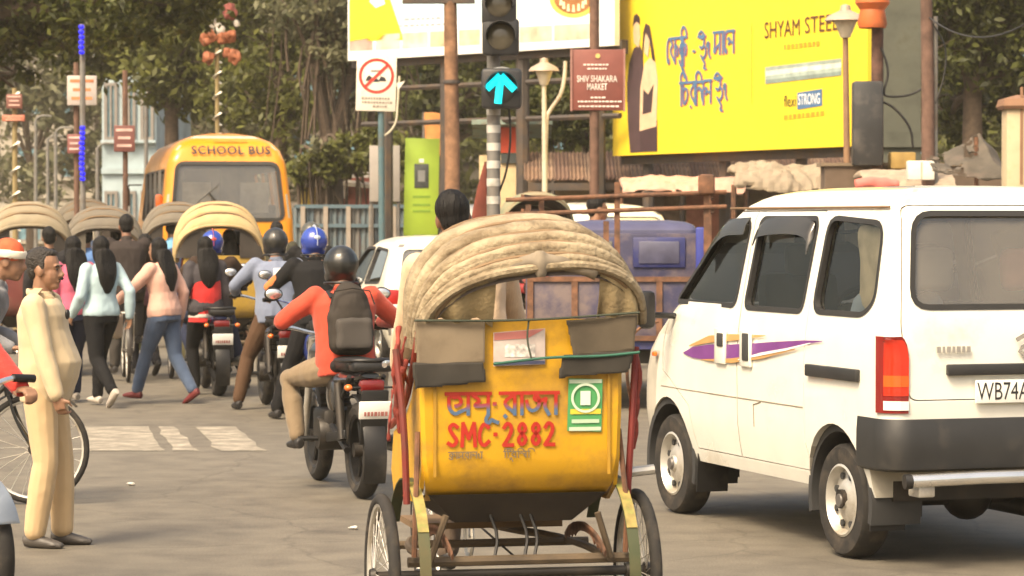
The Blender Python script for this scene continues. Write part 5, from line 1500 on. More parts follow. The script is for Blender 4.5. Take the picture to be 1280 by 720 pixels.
MB().rbox((0, 2.43, 1.10), (1.42, .05, .98), .02).build('cab_back_panel', TLILAC, tk)
for s in (-1, 1):
    MB().rbox((s * .33, 2.395, 1.40), (.52, .03, .30), .03).build('window_frame', TBLUE, tk)
    MB().rbox((s * .33, 2.375, 1.40), (.40, .02, .22), .03).build('cab_rear_window', mat('cab_window_%d' % s, (.17, .16, .13) if s < 0 else (.09, .09, .14), .25, var=.25), tk)
MB().rbox((.76, 2.34, 1.10), (.14, .12, 1.10), .02).build('cab_corner', mat('truck_bright_blue', (.02, .032, .24), .5), tk)
for x, z1 in ((-.80, 1.86), (.0, 2.06), (.80, 2.08)): MB().box((x, -.12, (z1 + .65) / 2), (.05, .05, z1 - .65)).build('stake', RUST, tk)
MB().box((-.10, -.10, 1.40), (.05, .04, .62)).build('stake', RUST, tk)
for s in (-1, 1): MB().box((s * .82, 2.2, 1.35), (.05, .05, 1.2)).build('stake', RUST, tk)
for z in (1.80, 1.93):
    MB().tube([(-1.0, -.155, z - .03), (.98, -.155, z + .04)], .020, 8).build('rail', RUST, tk)
    for s in (-1, 1): MB().box((s * .85, 1.05, z + .003), (.03, 2.4, .035)).build('rail', RUST, tk)
MB().rbox((.80, -.13, 2.04), (.15, .16, .18), .03).build('post_cap', RUST, tk)
for s in (-1, 1):
    wheel(tk, (s * .62, .55, .30), .30, .17, s); wheel(tk, (s * .62, 3.2, .30), .30, .17, s)
    MB().rbox((s * .6, -.12, .52), (.18, .06, .1), .01).build('tail_lamp', RED_LENS, tk)
MB().box((0, 1.6, .48), (.7, 3.0, .12)).build('chassis', DARKMETAL, tk)
# ------------------------------------------------------------------ two-wheelers
def spoked(parent, c, r, tyre, name='wheel', spokes=24, rimmat=None, tw=1.0):
    t = bpy.data.objects.new(name, None); COL.objects.link(t); t.parent = parent; t.location = c
    n = 40
    pts = [(0, r * math.cos(2 * math.pi * i / n), r * math.sin(2 * math.pi * i / n)) for i in range(n)]
    q = r - tyre
    MB().tube([(0, q * math.cos(2 * math.pi * i / n), q * math.sin(2 * math.pi * i / n)) for i in range(n)], [(tyre, tyre * tw)] * n, 10, closed=True, up=(1, 0, 0)).build('tyre', RUBBER, t)
    MB().lathe([(q - tyre * .6, -tyre * .7), (q - tyre * 1.2, -tyre * .5), (q - tyre * 1.4, 0), (q - tyre * 1.2, tyre * .5), (q - tyre * .6, tyre * .7)], n, axis='X').build('rim', rimmat or STEEL, t)
    MB().lathe([(0, -.05), (.03, -.05), (.035, -.03), (.018, -.02), (.018, .02), (.035, .03), (.03, .05), (0, .05)], 12, axis='X').build('hub', DARKMETAL, t)
    mb = MB()
    for i in range(spokes):
        a = 2 * math.pi * i / spokes; s = 1 if i % 2 else -1; b = a + s * .35
        mb.tube([(s * .03, .03 * math.cos(b), .03 * math.sin(b)), (0, (q - tyre) * math.cos(a), (q - tyre) * math.sin(a))], .0022, 4, caps=False)
    mb.build('spokes', STEEL, t)
    return t
def alloy(parent, c, r, w, name='wheel'):
    t = bpy.data.objects.new(name, None); COL.objects.link(t); t.parent = parent; t.location = c
    prof = [(r * .72, -w * .40), (r * .86, -w * .50), (r * .96, -w * .34), (r, -w * .10), (r, w * .10), (r * .96, w * .34), (r * .86, w * .50), (r * .72, w * .40), (r * .72, -w * .40)]
    MB().lathe(prof, 36, axis='X').build('tyre', RUBBER, t)
    rim = MB().lathe([(r * .74, -w * .40), (r * .66, -w * .30), (r * .66, w * .30), (r * .74, w * .40)], 32, axis='X').build('rim', BLACK, t)
    for i in range(6):
        a = 2 * math.pi * i / 6
        MB().tube([(0, .03 * math.cos(a), .03 * math.sin(a)), (0, r * .67 * math.cos(a), r * .67 * math.sin(a))], .016, 6).build('spoke', BLACK, rim)
    MB().lathe([(0, -.06), (.045, -.06), (.045, .06), (0, .06)], 14, axis='X').build('hub', DARKMETAL, t)
    MB().lathe([(.11, .062), (.045, .062), (.045, .068), (.11, .068), (.11, .062)], 20, axis='X').build('brake_disc', STEEL, t)
    return t
def motorcycle(name, label, loc, rz, tankm, plate=None, lean=0, group=None, mirrors=True):
    t = thing(name, label, 'motorcycle', loc, 0, group, rot=(0, R(lean), R(rz)))
    r = .30
    alloy(t, (0, -.65, r), r, .12); fw = alloy(t, (0, .65, r), r, .10)
    fr = MB()
    fr.tube(smoothline([(0, .38, .92), (0, .30, .62), (0, .12, .38), (0, -.22, .36), (0, -.30, .55)], 2), .022, 8)
    fr.tube(smoothline([(0, .38, .90), (0, .05, .78), (0, -.35, .72), (0, -.80, .82)], 2), .020, 8)
    for s in (-1, 1):
        fr.tube([(s * .10, -.22, .42), (s * .10, -.65, .30)], .022, 8)
        fr.tube([(s * .10, -.28, .45), (s * .11, -.75, .76)], .014, 8)
    fr.build('frame', BLACK, t)
    for s in (-1, 1):
        fk = MB().tube([(s * .09, .66, .30), (s * .09, .42, .95)], .024, 10).build('fork_leg', STEEL, t)
        sh = MB().tube([(s * .12, -.60, .36), (s * .12, -.48, .70)], .028, 10).build('shock_absorber', DARKMETAL, t)
        MB().tube([(s * .10, -.02, .33), (s * .28, -.02, .33)], .016, 8).build('footpeg', BLACK, t)
    tank = remesh(MB().ell((0, .22, .86), (.15, .26, .12)).ell((0, .08, .82), (.12, .20, .09)), .015, 4)
    link('fuel_tank', tank, tankm, t)
    MB().lathe([(.045, .975), (.045, .985), (0, .988)], 14, (0, .26, 0)).build('fuel_cap', CHROME, t)
    seat = remesh(MB().rbox((0, -.12, .80), (.26, .40, .09), .04).rbox((0, -.48, .82), (.22, .42, .09), .04), .015, 4)
    link('seat', seat, mat('seat_vinyl', (.010, .0095, .009), .55, var=.2), t)
    eng = MB().rbox((0, .08, .40), (.26, .34, .24), .04)
    eng.lathe([(0, -.15), (.10, -.15), (.11, -.13), (.11, .13), (.10, .15), (0, .15)], 18, (0, .0, .36), 'X')
    for i in range(5): eng.rbox((0, .17 + i * .016, .52 + i * .03), (.20, .19, .014), .004, rot=(28, 0, 0))
    eng.build('engine', DARKMETAL, t)
    MB().tube(smoothline([(.06, .24, .50), (.10, .32, .34), (.15, .10, .27), (.16, -.30, .28), (.17, -.55, .33)], 3), .022, 8).build('exhaust_pipe', STEEL, t)
    mu = MB().tube([(.18, -.45, .32), (.20, -.60, .335), (.235, -.98, .375), (.236, -1.0, .377)], [.035, .052, .056, .050], 14).build('muffler', mat('dull_chrome', (.40, .38, .35), .35, .85), t)
    MB().tube([(.235, -.99, .376), (.237, -1.015, .379)], [.028, .028], 12).build('muffler_tip', INTERIOR, mu)
    # tail: cowl, lamp, mudguard, plate, grab rail
    MB().tube(smoothline([(0, -.42, .72), (0, -.68, .74), (0, -.86, .77)], 2), [(.13, .06), (.13, .06), (.12, .06), (.11, .055), (.10, .05), (.09, .04), (.08, .03), (.07, .03)][:8] if False else [(lerp(.14, .085, i / 7), lerp(.07, .035, i / 7)) for i in range(len(smoothline([(0, -.42, .72), (0, -.68, .74), (0, -.86, .77)], 2)))], 12, up=(0, 0, 1)).build('tail_cowl', tankm, t)
    MB().rbox((0, -.885, .71), (.16, .06, .08), .025).build('tail_lamp', mat('dark_red_lens', (.16, .008, .008), .2, coat=.5), t)
    gr = MB().tube(smoothline([(-.14, -.50, .85), (-.15, -.78, .86), (-.10, -.92, .865), (.10, -.92, .865), (.15, -.78, .86), (.14, -.50, .85)], 3), .014, 8).build('grab_rail', BLACK, t)
    MB().rbox((0, -.86, .825), (.25, .16, .06), .02).build('carrier', BLACK, t)
    rings = []
    for a in range(40, 181, 14):
        q = .345
        y, z = -.65 - q * math.sin(R(a - 90 + 30)), r + q * math.cos(R(a - 90 + 30))
        rings.append([(-.07, y, z - .01), (-.06, y, z), (.06, y, z), (.07, y, z - .01), (.055, y, z - .012), (-.055, y, z - .012)])
    MB().loft(rings).build('rear_mudguard', BLACK, t)
    MB().rbox((0, -.95, .52), (.17, .02, .34), .01, rot=(10, 0, 0)).build('plate_holder', BLACK, t)
    pl = MB().rbox((0, -.972, .565), (.20, .012, .11), .006, rot=(10, 0, 0)).build('number_plate', PLATE_WHITE, t)
    if plate:
        mb = MB(); rr = random.Random(len(label))
        for j in (-1, 1):
            x = -.07
            while x < .07:
                w = rr.uniform(.008, .018); mb.box((x + w / 2, -.980 + j * .004, .565 + j * .022), (w, .003, .026), rot=(10, 0, 0)); x += w + .008
        mb.build('plate_lettering', mat('plate_red_ink', (.35, .12, .10), .6), pl)
    for s in (-1, 1):
        MB().tube([(s * .06, -.90, .70), (s * .13, -.905, .70)], .008, 6).build('indicator_stalk', BLACK, t)
        MB().ell((s * .15, -.905, .70), (.026, .03, .022)).build('indicator', AMBER_LENS, t)
    rings = []
    for a in range(-70, 61, 13):
        q = .335; y, z = .65 + q * math.sin(R(a)), r + q * math.cos(R(a))
        rings.append([(-.06, y, z - .012), (-.05, y, z), (.05, y, z), (.06, y, z - .012), (.048, y, z - .012), (-.048, y, z - .012)])
    MB().loft(rings).build('front_mudguard', tankm, t)
    hb_ = MB().tube(smoothline([(-.38, .30, 1.02), (-.26, .33, 1.03), (-.10, .42, .98), (.10, .42, .98), (.26, .33, 1.03), (.38, .30, 1.02)], 3), .013, 8).build('handlebar', CHROME, t)
    for s in (-1, 1):
        MB().tube([(s * .28, .328, 1.028), (s * .39, .297, 1.02)], .019, 10).build('grip', BLACK, hb_)
        if not mirrors: continue
        mr_ = MB().ell((s * .36, .36, 1.24), (.062, .018, .042)).build('mirror', BLACK, t)
        MB().tube([(s * .26, .34, 1.03), (s * .31, .36, 1.16), (s * .35, .365, 1.22)], .007, 6).build('stalk', BLACK, mr_)
        MB().ell((s * .36, .345, 1.24), (.052, .008, .034)).build('mirror_glass', CHROME, mr_)
    hl = remesh(MB().ell((0, .53, .90), (.11, .10, .12)), .018, 2)
    hl = link('headlight', hl, tankm, t)
    MB().ell((0, .60, .90), (.085, .045, .095)).build('lens', CLEAR_LENS, hl)
    MB().rbox((0, .47, 1.03), (.18, .08, .07), .02, rot=(-25, 0, 0)).build('instruments', BLACK, t)
    MB().rbox((-.115, -.40, .37), (.02, .52, .06), .02, rot=(-6, 0, 0)).build('chain_guard', BLACK, t)
    for s in (-1, 1): link('side_panel', remesh(MB().ell((s * .10, -.24, .62), (.035, .14, .12)), .015, 2), tankm, t)
    return t
def bicycle(name, label, loc, rz, paint, steer=0, lean=0):
    t = thing(name, label, 'bicycle', loc, 0, rot=(0, R(lean), R(rz)))
    r = .335
    spoked(t, (0, -.53, r), r, .020); spoked(t, (0, .55, r), r, .020)
    fr = MB()
    bb_, hd, st_ = (0, -.08, .29), (0, .36, .84), (0, -.24, .82)
    for a, b, q in ((bb_, (0, .38, .72), .016), (st_, hd, .015), (bb_, (0, -.26, .90), .015), ((0, .39, .66), (0, .34, .94), .018)): fr.tube([a, b], q, 8)
    for s in (-1, 1):
        fr.tube([bb_, (s * .06, -.53, r)], .009, 6); fr.tube([(0, -.24, .80), (s * .06, -.53, r)], .008, 6)
    fr.build('frame', paint, t)
    for s in (-1, 1): MB().tube(smoothline([(s * .045, .40, .66), (s * .05, .45, .50), (s * .05, .55, r)], 2), .010, 6).build('fork_blade', paint, t)
    hb_ = MB().tube(smoothline([(-.26, .12, .98), (-.25, .24, 1.0), (-.06, .36, 1.0), (.06, .36, 1.0), (.25, .24, 1.0), (.26, .12, .98)], 3), .011, 8).build('handlebar', CHROME, t)
    for s in (-1, 1): MB().tube([(s * .26, .10, .977), (s * .257, .20, .992)], .016, 8).build('grip', BLACK, hb_)
    link('saddle', remesh(MB().tube([(0, -.40, .95), (0, -.30, .955), (0, -.14, .94)], [(.10, .035), (.07, .035), (.022, .022)], 12, up=(0, 0, 1)), .012, 3), BLACK, t)
    MB().lathe([(.085, -.01), (.09, 0), (.085, .01), (.07, 0), (.085, -.01)], 20, (.05, bb_[1], bb_[2]), 'X').build('chainring', STEEL, t)
    for s, a in ((1, 40), (-1, 220)):
        e = (s * .09, bb_[1] + .17 * math.cos(R(a)), bb_[2] + .17 * math.sin(R(a)))
        cr_ = MB().tube([(s * .06, bb_[1], bb_[2]), e], .010, 6).build('crank', STEEL, t)
        MB().rbox((s * .14, e[1], e[2]), (.09, .07, .022), .006).build('pedal', BLACK, cr_)
    for y, a0, a1 in ((-.53, -95, 60), (.55, -70, 45)):
        rings = []
        for i in range(13):
            a = R(lerp(a0, a1, i / 12)); q = r + .03
            rings.append([(-.026, y + q * math.sin(a), r + q * math.cos(a) - .008), (0, y + (q + .006) * math.sin(a), r + (q + .006) * math.cos(a)), (.026, y + q * math.sin(a), r + q * math.cos(a) - .008), (0, y + q * math.sin(a), r + q * math.cos(a) - .004)])
        MB().loft(rings).build('mudguard', paint, t)
    ca = MB()
    for x in (-.06, 0, .06): ca.tube([(x, -.34, .74), (x, -.72, .74)], .005, 5)
    for y in (-.36, -.55, -.72): ca.tube([(-.07, y, .74), (.07, y, .74)], .005, 5)
    for s in (-1, 1): ca.tube([(s * .06, -.66, .74), (s * .06, -.53, r)], .005, 5)
    ca.build('carrier', STEEL, t)
    return t

# ------------------------------------------------------------------ cycle rickshaw
HOOD_CREAM = mat('hood_canvas', (.35, .285, .185), .85, var=.18, scale=5, dirt=(.15, .11, .065), dirt_amt=.58, dscale=6, bump=.6, bscale=40)
HOOD_IN = mat('hood_lining', (.065, .05, .04), .9, var=.3)
def rickshaw(name, label, loc, rz, bodym, hoodm, pleat=.045, ribs=6, back_panel=True, hood_roll=0.0, hood_tops=None, group=None, detail=True, scale=1, curtain=None):
    t = thing(name, label, 'cycle rickshaw', loc, rz, group, scale=scale)
    r = .325
    AX = -.15
    for s in (-1, 1): spoked(t, (s * .515, AX, r), r, .024, spokes=32)
    spoked(t, (0, 1.72, r), r, .022, spokes=28)
    MB().tube([(-.55, AX, r), (.55, AX, r)], .020, 10).build('axle', DARKMETAL, t)
    ch = MB()
    for s in (-1, 1):
        ch.tube(smoothline([(s * .36, -.34, .40), (s * .36, .35, .40), (s * .10, .70, .42), (s * .03, .95, .45)], 2), .017, 8)
        ch.tube([(s * .36, -.34, .40), (s * .30, -.36, .58)], .013, 6)
    ch.tube([(-.44, -.30, .395), (.44, -.30, .395)], .020, 8); ch.tube([(-.42, .30, .395), (.42, .30, .395)], .017, 8)
    ch.tube([(0, .9, .45), (0, 1.50, .88)], .018, 8); ch.tube([(0, .95, .45), (0, .98, .98)], .016, 8); ch.tube([(0, 1.0, .88), (0, 1.48, .92)], .016, 8)
    ch.build('chassis', mat('chassis_paint', (.085, .06, .035), .7, var=.3, dirt=(.14, .10, .06), dirt_amt=.4), t)
    for s in (-1, 1):
        sp = MB()
        for j in range(4): sp.tube(arc((s * .30, AX, .40 + j * .013), .36 - j * .06, 20, 160, 8, 'YZ', .10 - j * .012), [(.018, .005)] * 9, 6, up=(1, 0, 0))
        sp.build('leaf_spring', RUST, t)
        MB().tube([(s * .04, 1.70, r), (s * .05, 1.56, .70), (s * .02, 1.48, .95)], .012, 6).build('fork_blade', BLACK, t)
    hb_ = MB().tube(smoothline([(-.27, 1.26, 1.08), (-.25, 1.38, 1.09), (-.05, 1.48, 1.05), (.05, 1.48, 1.05), (.25, 1.38, 1.09), (.27, 1.26, 1.08)], 3), .012, 8).build('handlebar', CHROME, t)
    link('saddle', remesh(MB().tube([(0, .88, 1.0), (0, .98, 1.005), (0, 1.14, .99)], [(.10, .04), (.075, .04), (.025, .025)], 12, up=(0, 0, 1)), .014, 3), BLACK, t)
    MB().lathe([(.09, -.008), (.095, 0), (.09, .008), (.07, 0), (.09, -.008)], 20, (.06, 1.02, .34), 'X').build('chainring', STEEL, t)
    MB().tube([(.06, .0, .36), (.06, 1.02, .43)], .006, 4).build('chain', DARKMETAL, t)
    for s, a in ((1, 60), (-1, 240)):
        cr_ = MB().tube([(s * .07, 1.02, .34), (s * .09, 1.02 + .16 * math.cos(R(a)), .34 + .16 * math.sin(R(a)))], .011, 6).build('crank', STEEL, t)
        MB().rbox((s * .14, 1.02 + .16 * math.cos(R(a)), .34 + .16 * math.sin(R(a))), (.09, .07, .025), .006).build('pedal', BLACK, cr_)
    # tub: rear panel curving under the seat
    prof = [(-.345, 1.335), (-.352, 1.20), (-.356, 1.0), (-.356, .80), (-.345, .74), (-.315, .685), (-.26, .645), (-.18, .62)]
    wd = [(.62, .355), (.70, .375), (.80, .392), (1.0, .400), (1.2, .402), (1.335, .392)]
    def strip(prof, th, m, name, x_in=0.0):
        rings = []
        for y, z in prof:
            w = table(wd, z) - x_in
            xs = [-w, -w * .96, -w * .5, 0, w * .5, w * .96, w]
            rings.append([(x, y + (.012 if abs(x) > w * .97 else 0), z) for x in xs] + [(x, y + th, z) for x in reversed(xs)])
        return MB().loft(rings).build(name, m, t, 30)
    rp = strip(prof, .02, bodym, 'rear_panel')
    MB().loft([[(-w, y, z) for y, z, w in ((-.30, .655, .355), (-.20, .535, .235), (.22, .53, .235), (.26, .60, .35))], [(w, y, z) for y, z, w in ((-.30, .655, .355), (-.20, .535, .235), (.22, .53, .235), (.26, .60, .35))]]).build('under_box', mat('under_box_paint', (.035, .026, .018), .85, var=.3), t)
    for s in (-1, 1):
        # side board: tall at the back, low at the front
        poly = [(-.34, 1.30), (-.345, .80), (-.30, .68), (-.18, .615), (.30, .615), (.36, .70), (.30, .86), (.05, .92), (-.12, 1.02)]
        vs, fs = prismx(poly, s * .385 - .008, s * .385 + .008)
        MB().add(vs, fs).build('side_board', bodym, t, 30)
        MB().tube(smoothline([(s * .40, -.33, 1.30), (s * .405, -.12, 1.04), (s * .405, .08, .94), (s * .40, .33, .88)], 2), .014, 8).build('arm_rail', mat('red_rail', (.30, .045, .03), .5, dirt=(.14, .06, .04), dirt_amt=.4), t)
    MB().rbox((0, -.02, .78), (.74, .52, .12), .04).build('seat', mat('red_vinyl', (.30, .03, .03), .5, var=.15), t)
    MB().rbox((0, -.27, 1.02), (.72, .10, .40), .04, rot=(-8, 0, 0)).build('backrest', mat('red_vinyl', (.30, .03, .03)), t)
    MB().box((0, .46, .47), (.62, .34, .025)).build('foot_board', mat('wood_board', (.16, .10, .05), .9, var=.3), t)
    # hood: pleated canvas over bowed ribs, pivoting at the sides
    tops = hood_tops or [(-.46, 1.535), (-.425, 1.583), (-.375, 1.628), (-.30, 1.67), (-.16, 1.712), (.12, 1.735)]
    piv = (-.10, 1.29); HW = .440 if hood_roll else .475; HX = .05 if hood_roll else 0.0
    RM = Matrix.Translation((HX, 0, 1.3)) @ Matrix.Rotation(R(hood_roll), 4, 'Y') @ Matrix.Translation((0, 0, -1.3))
    def bow(u, top, hw=HW, n=26, push=0.0):
        """one rib: from the left pivot over the top to the right pivot"""
        pts = []
        for i in range(n + 1):
            a = math.pi * i / n
            cx = -math.cos(a); s_ = max(0.0, math.sin(a))
            x = math.copysign(abs(cx) ** .78, cx) * (hw + push * .9)
            h = s_ ** .80
            y0 = lerp(piv[0] - .20 + u * .30, piv[0] - .20 + u * .30, h)
            z0 = piv[1] + (1 - u) * -.02
            pts.append(RM @ Vector((x, lerp(y0, top[0] - push * .7, h) - push * .35 * (1 - h), lerp(z0, top[1] + push * .75, h))))
        return pts
    n = len(tops); rows = []; rows_in = []
    for k in range(n - 1):
        for j in range(10 if k < n - 2 else 11):
            u = j / 10
            pass
            tp = (lerp(tops[k][0], tops[k + 1][0], u), lerp(tops[k][1], tops[k + 1][1], u))
            bul = max(0.0, 1 - (2 * u - .85) ** 2 / (.85 ** 2 if u < .425 else 1.15 ** 2)) ** .5
            rows.append(bow((k + u) / (n - 1), tp, HW, push=pleat * bul - .55 * pleat))
    hood = MB().loft(rows, caps=False, closed=False)
    th = MB(); th.loft(rows, caps=False, closed=False)
    inn = [[p + Vector((0, 0, -.012)) for p in r_] for r_ in rows]
    th.loft(inn, caps=False, closed=False)
    th.loft([rows[0], inn[0]], caps=False, closed=False); th.loft([rows[-1], inn[-1]], caps=False, closed=False)
    ho = th.build('hood', hoodm, t, 60, fix=False)
    crumple(ho.data, .007, 7, seed=len(label)); crumple(ho.data, .005, 22, (1, 1, 1), seed=len(label) + 2.5)
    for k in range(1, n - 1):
        MB().tube(bow(k / (n - 1), tops[k], HW, push=-.30 * pleat), .0125, 6).build('hood_crease_shade', mat('crease_shade_dark', (.05, .035, .02), .9), ho)  # dark tubes in the creases paint in the shade between pleats
    for k in range(n):
        MB().tube(bow(k / (n - 1), tops[k], HW - .03), .011, 7).build('hood_rib', mat('cane_rib', (.20, .13, .07), .8), ho)
    rim = MB().tube(bow(0, tops[0], HW + .002, push=.004), .018, 8).build('hood_hem', hoodm, ho)
    liner = MB().loft([[p + Vector((0, 0, -.035)) for p in bow(k / (n - 1), tops[k], HW - .02)] for k in range(n)], caps=False, closed=False).build('hood_lining', HOOD_IN, ho, 60, fix=False)
    for s in (-1, 1):
        # mudguard beside the wheel
        rings = []
        for i in range(15):
            a = R(lerp(-108, 62, i / 14)); q = .385; x = s * .41
            rings.append([(x - .022, AX + q * math.sin(a), r + q * math.cos(a)), (x + .022, AX + q * math.sin(a), r + q * math.cos(a)), (x + .022, AX + (q - .006) * math.sin(a), r + (q - .006) * math.cos(a)), (x - .022, AX + (q - .006) * math.sin(a), r + (q - .006) * math.cos(a))])
        mg = MB().loft(rings).build('mudguard', mat('mudguard_green', (.045, .055, .02), .6, dirt=(.10, .085, .04), dirt_amt=.4), t)
        rings = []
        for i in range(6):
            a = R(lerp(-58, -14, i / 5)); q = .389; x = s * .41
            rings.append([(x - .021, AX + q * math.sin(a), r + q * math.cos(a)), (x + .021, AX + q * math.sin(a), r + q * math.cos(a)), (x + .021, AX + (q - .003) * math.sin(a), r + (q - .003) * math.cos(a)), (x - .021, AX + (q - .003) * math.sin(a), r + (q - .003) * math.cos(a))])
        MB().loft(rings).build('painted_tip', mat('mudguard_yellow', (.27, .21, .06), .6, var=.35, scale=25, dirt=(.2, .25, .06), dirt_amt=.45, dscale=18), mg)
        MB().tube([(s * .40, -.30, .90), (s * .42, -.36, .60), (s * .42, -.33, .42)], .011, 6).build('stay', RUST, t)
    return t, rp, bow, tops
# ------------------------------------------------------------------ people
def skin(i=0):
    c = [(.27, .145, .085), (.20, .10, .06), (.33, .19, .12)][i]
    return mat('skin_%d' % i, c, .5, var=.06, scale=14, sub=.05)
HAIR = mat('black_hair', (.007, .006, .0055), .6, var=.3, scale=40, spec=.25, bump=.8, bscale=60, bstretch=(1, 1, .08))
def cloth(name, c, rough=.85, var=.10, bump=.18):
    return mat('cloth_' + name, c, rough, var=var, scale=5, bump=bump, bscale=38, bstretch=(1, 1, .55), sheen=.15 if max(c) > .1 else 0.0, spec=.5 if max(c) > .1 else .2)
def ik(a, c, l1, l2, pole):
    a, c = Vector(a), Vector(c); d = c - a; L = min(d.length, (l1 + l2) * .999)
    if d.length > L: c = a + d.normalized() * L; d = c - a
    x = (l1 * l1 - l2 * l2 + L * L) / (2 * L); h = math.sqrt(max(0, l1 * l1 - x * x))
    p = Vector(pole); n = d.normalized(); p = p - n * p.dot(n)
    p = p.normalized() if p.length > 1e-6 else n.orthogonal()
    return a + n * x + p * h, c
DEF = dict(wR=(.25, .05, .86), wL=(-.25, .05, .86), aR=(.10, -.02, .085), aL=(-.10, -.02, .085), peR=(.4, -1, -.2), peL=(-.4, -1, -.2), pkR=(.1, 1, 0), pkL=(-.1, 1, 0))
def person(label, loc, rz, h=1.65, pose=None, pelvis=(0, 0, .92), lean=0, head_yaw=0, head_pitch=0, female=False, belly=0.0, shirt=None, sleeves='long', hem=-.16, pants=None, shoes=None, hair='short', hairm=None, helmet=None, sk=0, voxel=.011, bag=None, extra=None, twist=0, fat=1.0, group=None, fist=.6, name='person', side_lean=0, flare=0.0, folds=.0055):
    J = dict(DEF); J.update(pose or {})
    s = h / 1.70
    t = thing(name, label, 'person', loc, rz, group)
    S = Matrix.Diagonal((s, s, s, 1))
    p0 = Vector(pelvis)
    RL = Matrix.Rotation(R(twist), 4, 'Z') @ Matrix.Rotation(R(side_lean), 4, 'Y') @ Matrix.Rotation(R(-lean), 4, 'X')
    up = RL @ Vector((0, 0, 1)); fw = RL @ Vector((0, 1, 0)); rt = RL @ Vector((1, 0, 0))
    sw = .168 if female else .190
    n0 = p0 + up * .51
    shR, shL = p0 + up * .465 + rt * sw, p0 + up * .465 - rt * sw
    hipR, hipL = p0 + Vector((.088, 0, -.02)), p0 + Vector((-.088, 0, -.02))
    eR, wR = ik(shR, J['wR'], .285, .255, J['peR']); eL, wL = ik(shL, J['wL'], .285, .255, J['peL'])
    kR, aR = ik(hipR, J['aR'], .425, .415, J['pkR']); kL, aL = ik(hipL, J['aL'], .425, .415, J['pkL'])
    if female: prof = [(-.14, .11, .09), (-.05, .168, .115), (.08, .172, .118), (.25, .145, .10), (.42, .128, .092), (.62, .145, .108), (.78, .155, .11), (.90, .145, .085), (.97, .09, .062), (1.02, .05, .05)]
    else: prof = [(-.14, .11, .09), (-.05, .155, .11), (.08, .163, .118), (.25, .158, .112), (.42, .157, .11), (.62, .170, .116), (.78, .182, .116), (.90, .170, .09), (.97, .10, .066), (1.02, .055, .055)]
    def torso(mb, g, u0, u1, fl=0.0):
        rings = []; pr = [q for q in prof if u0 <= q[0] <= u1]
        if not pr or pr[0][0] > u0 + .001:
            a, b = [(q[0], q[1]) for q in prof], [(q[0], q[2]) for q in prof]
            lo = max(u0, prof[1][0]); pr = [(u0, table(a, lo) + fl, table(b, lo) + fl)] + [q for q in pr if q[0] > max(u0, -.04)]
        for u, w, dp in pr:
            bl = belly * math.exp(-((u - .24) / .26) ** 2)
            c = p0 + up * (.51 * u) + fw * (bl * .5)
            rings.append([c + rt * (math.copysign(abs(math.cos(a)) ** .85, math.cos(a)) * (w * fat + g + bl * .25)) + fw * (math.copysign(abs(math.sin(a)) ** .9, math.sin(a)) * (dp * fat + g + bl * .5)) for a in [2 * math.pi * i / 20 for i in range(20)]])
        mb.loft(rings)
    def limb(mb, pts, rad):
        pts = [Vector(p) for p in pts]
        mb.tube(pts, rad, 12)
        for p, q in zip(pts, rad): mb.ell(p, q, None, 12, 8)
    def arm(mb, sh, e, w, g, end=1.0):
        e2 = e.lerp(w, .45)
        wr = e.lerp(w, end)
        limb(mb, [sh - up * .005, sh.lerp(e, .45), e, e2, wr] if end > .5 else [sh - up * .005, sh.lerp(e, .45), sh.lerp(e, .8)], [(.058 + g) * fat, (.050 + g) * fat, (.043 + g), (.041 + g), (.030 + g)][:5 if end > .5 else 3])
    def leg(mb, hp, k, a, g, end=1.0, fl=0.0):
        en = k.lerp(a, end)
        limb(mb, [hp, hp.lerp(k, .5), k, k.lerp(a, .4), en], [(.090 + g) * fat, (.074 + g) * fat, .056 + g, .054 + g + fl * .5, .040 + g + fl])
    # head frame
    HM = Matrix.Translation(n0 + up * .155 + fw * .025) @ RL @ Matrix.Rotation(R(head_yaw), 4, 'Z') @ Matrix.Rotation(R(-head_pitch + lean * .75), 4, 'X')
    bd = MB()
    torso(bd, -.012, -.14, 1.1)
    limb(bd, [n0 - up * .04, n0 + up * .05, HM @ Vector((0, -.01, -.02))], [.058, .053, .055])
    hq = MB()
    hq.ell((0, -.012, .028), (.073, .092, .092)); hq.ell((0, .022, -.035), (.060, .068, .082)); hq.ell((0, .052, -.092), (.034, .034, .028))
    hq.tube([(0, .078, .012), (0, .098, -.018), (0, .108, -.034)], [.010, .013, .016], 8); hq.ell((0, .098, -.036), (.020, .014, .012))
    hq.ell((0, .083, -.066), (.026, .012, .010)); hq.ell((0, .076, .020), (.050, .014, .012))
    for q in (-1, 1): hq.ell((q * .074, -.008, -.012), (.010, .024, .034))
    bd.add(hq.v, hq.f, 0, HM)
    arm(bd, shR, eR, wR, -.006); arm(bd, shL, eL, wL, -.006)
    leg(bd, hipR, kR, aR, -.008); leg(bd, hipL, kL, aL, -.008)
    for q, e, w in ((1, eR, wR), (-1, eL, wL)):
        dr = (w - e).normalized()
        dv = Vector(J.get('hR' if q == 1 else 'hL', dr)).normalized()
        nm = Vector(J.get('nR' if q == 1 else 'nL', (-q, 0, 0)))              # palm normal
        nm = (nm - dv * nm.dot(dv)); nm = nm.normalized() if nm.length > 1e-4 else dv.orthogonal()
        sd = dv.cross(nm) * q                                                # thumb side
        if sd.length < 1e-4: sd = dv.orthogonal()
        pc = w + dv * .05
        bd.tube([w - dv * .01, w + dv * .03, w + dv * .085], [(.030, .020), (.040, .017), (.040, .013)], 10, up=nm); bd.ell(w, .026)
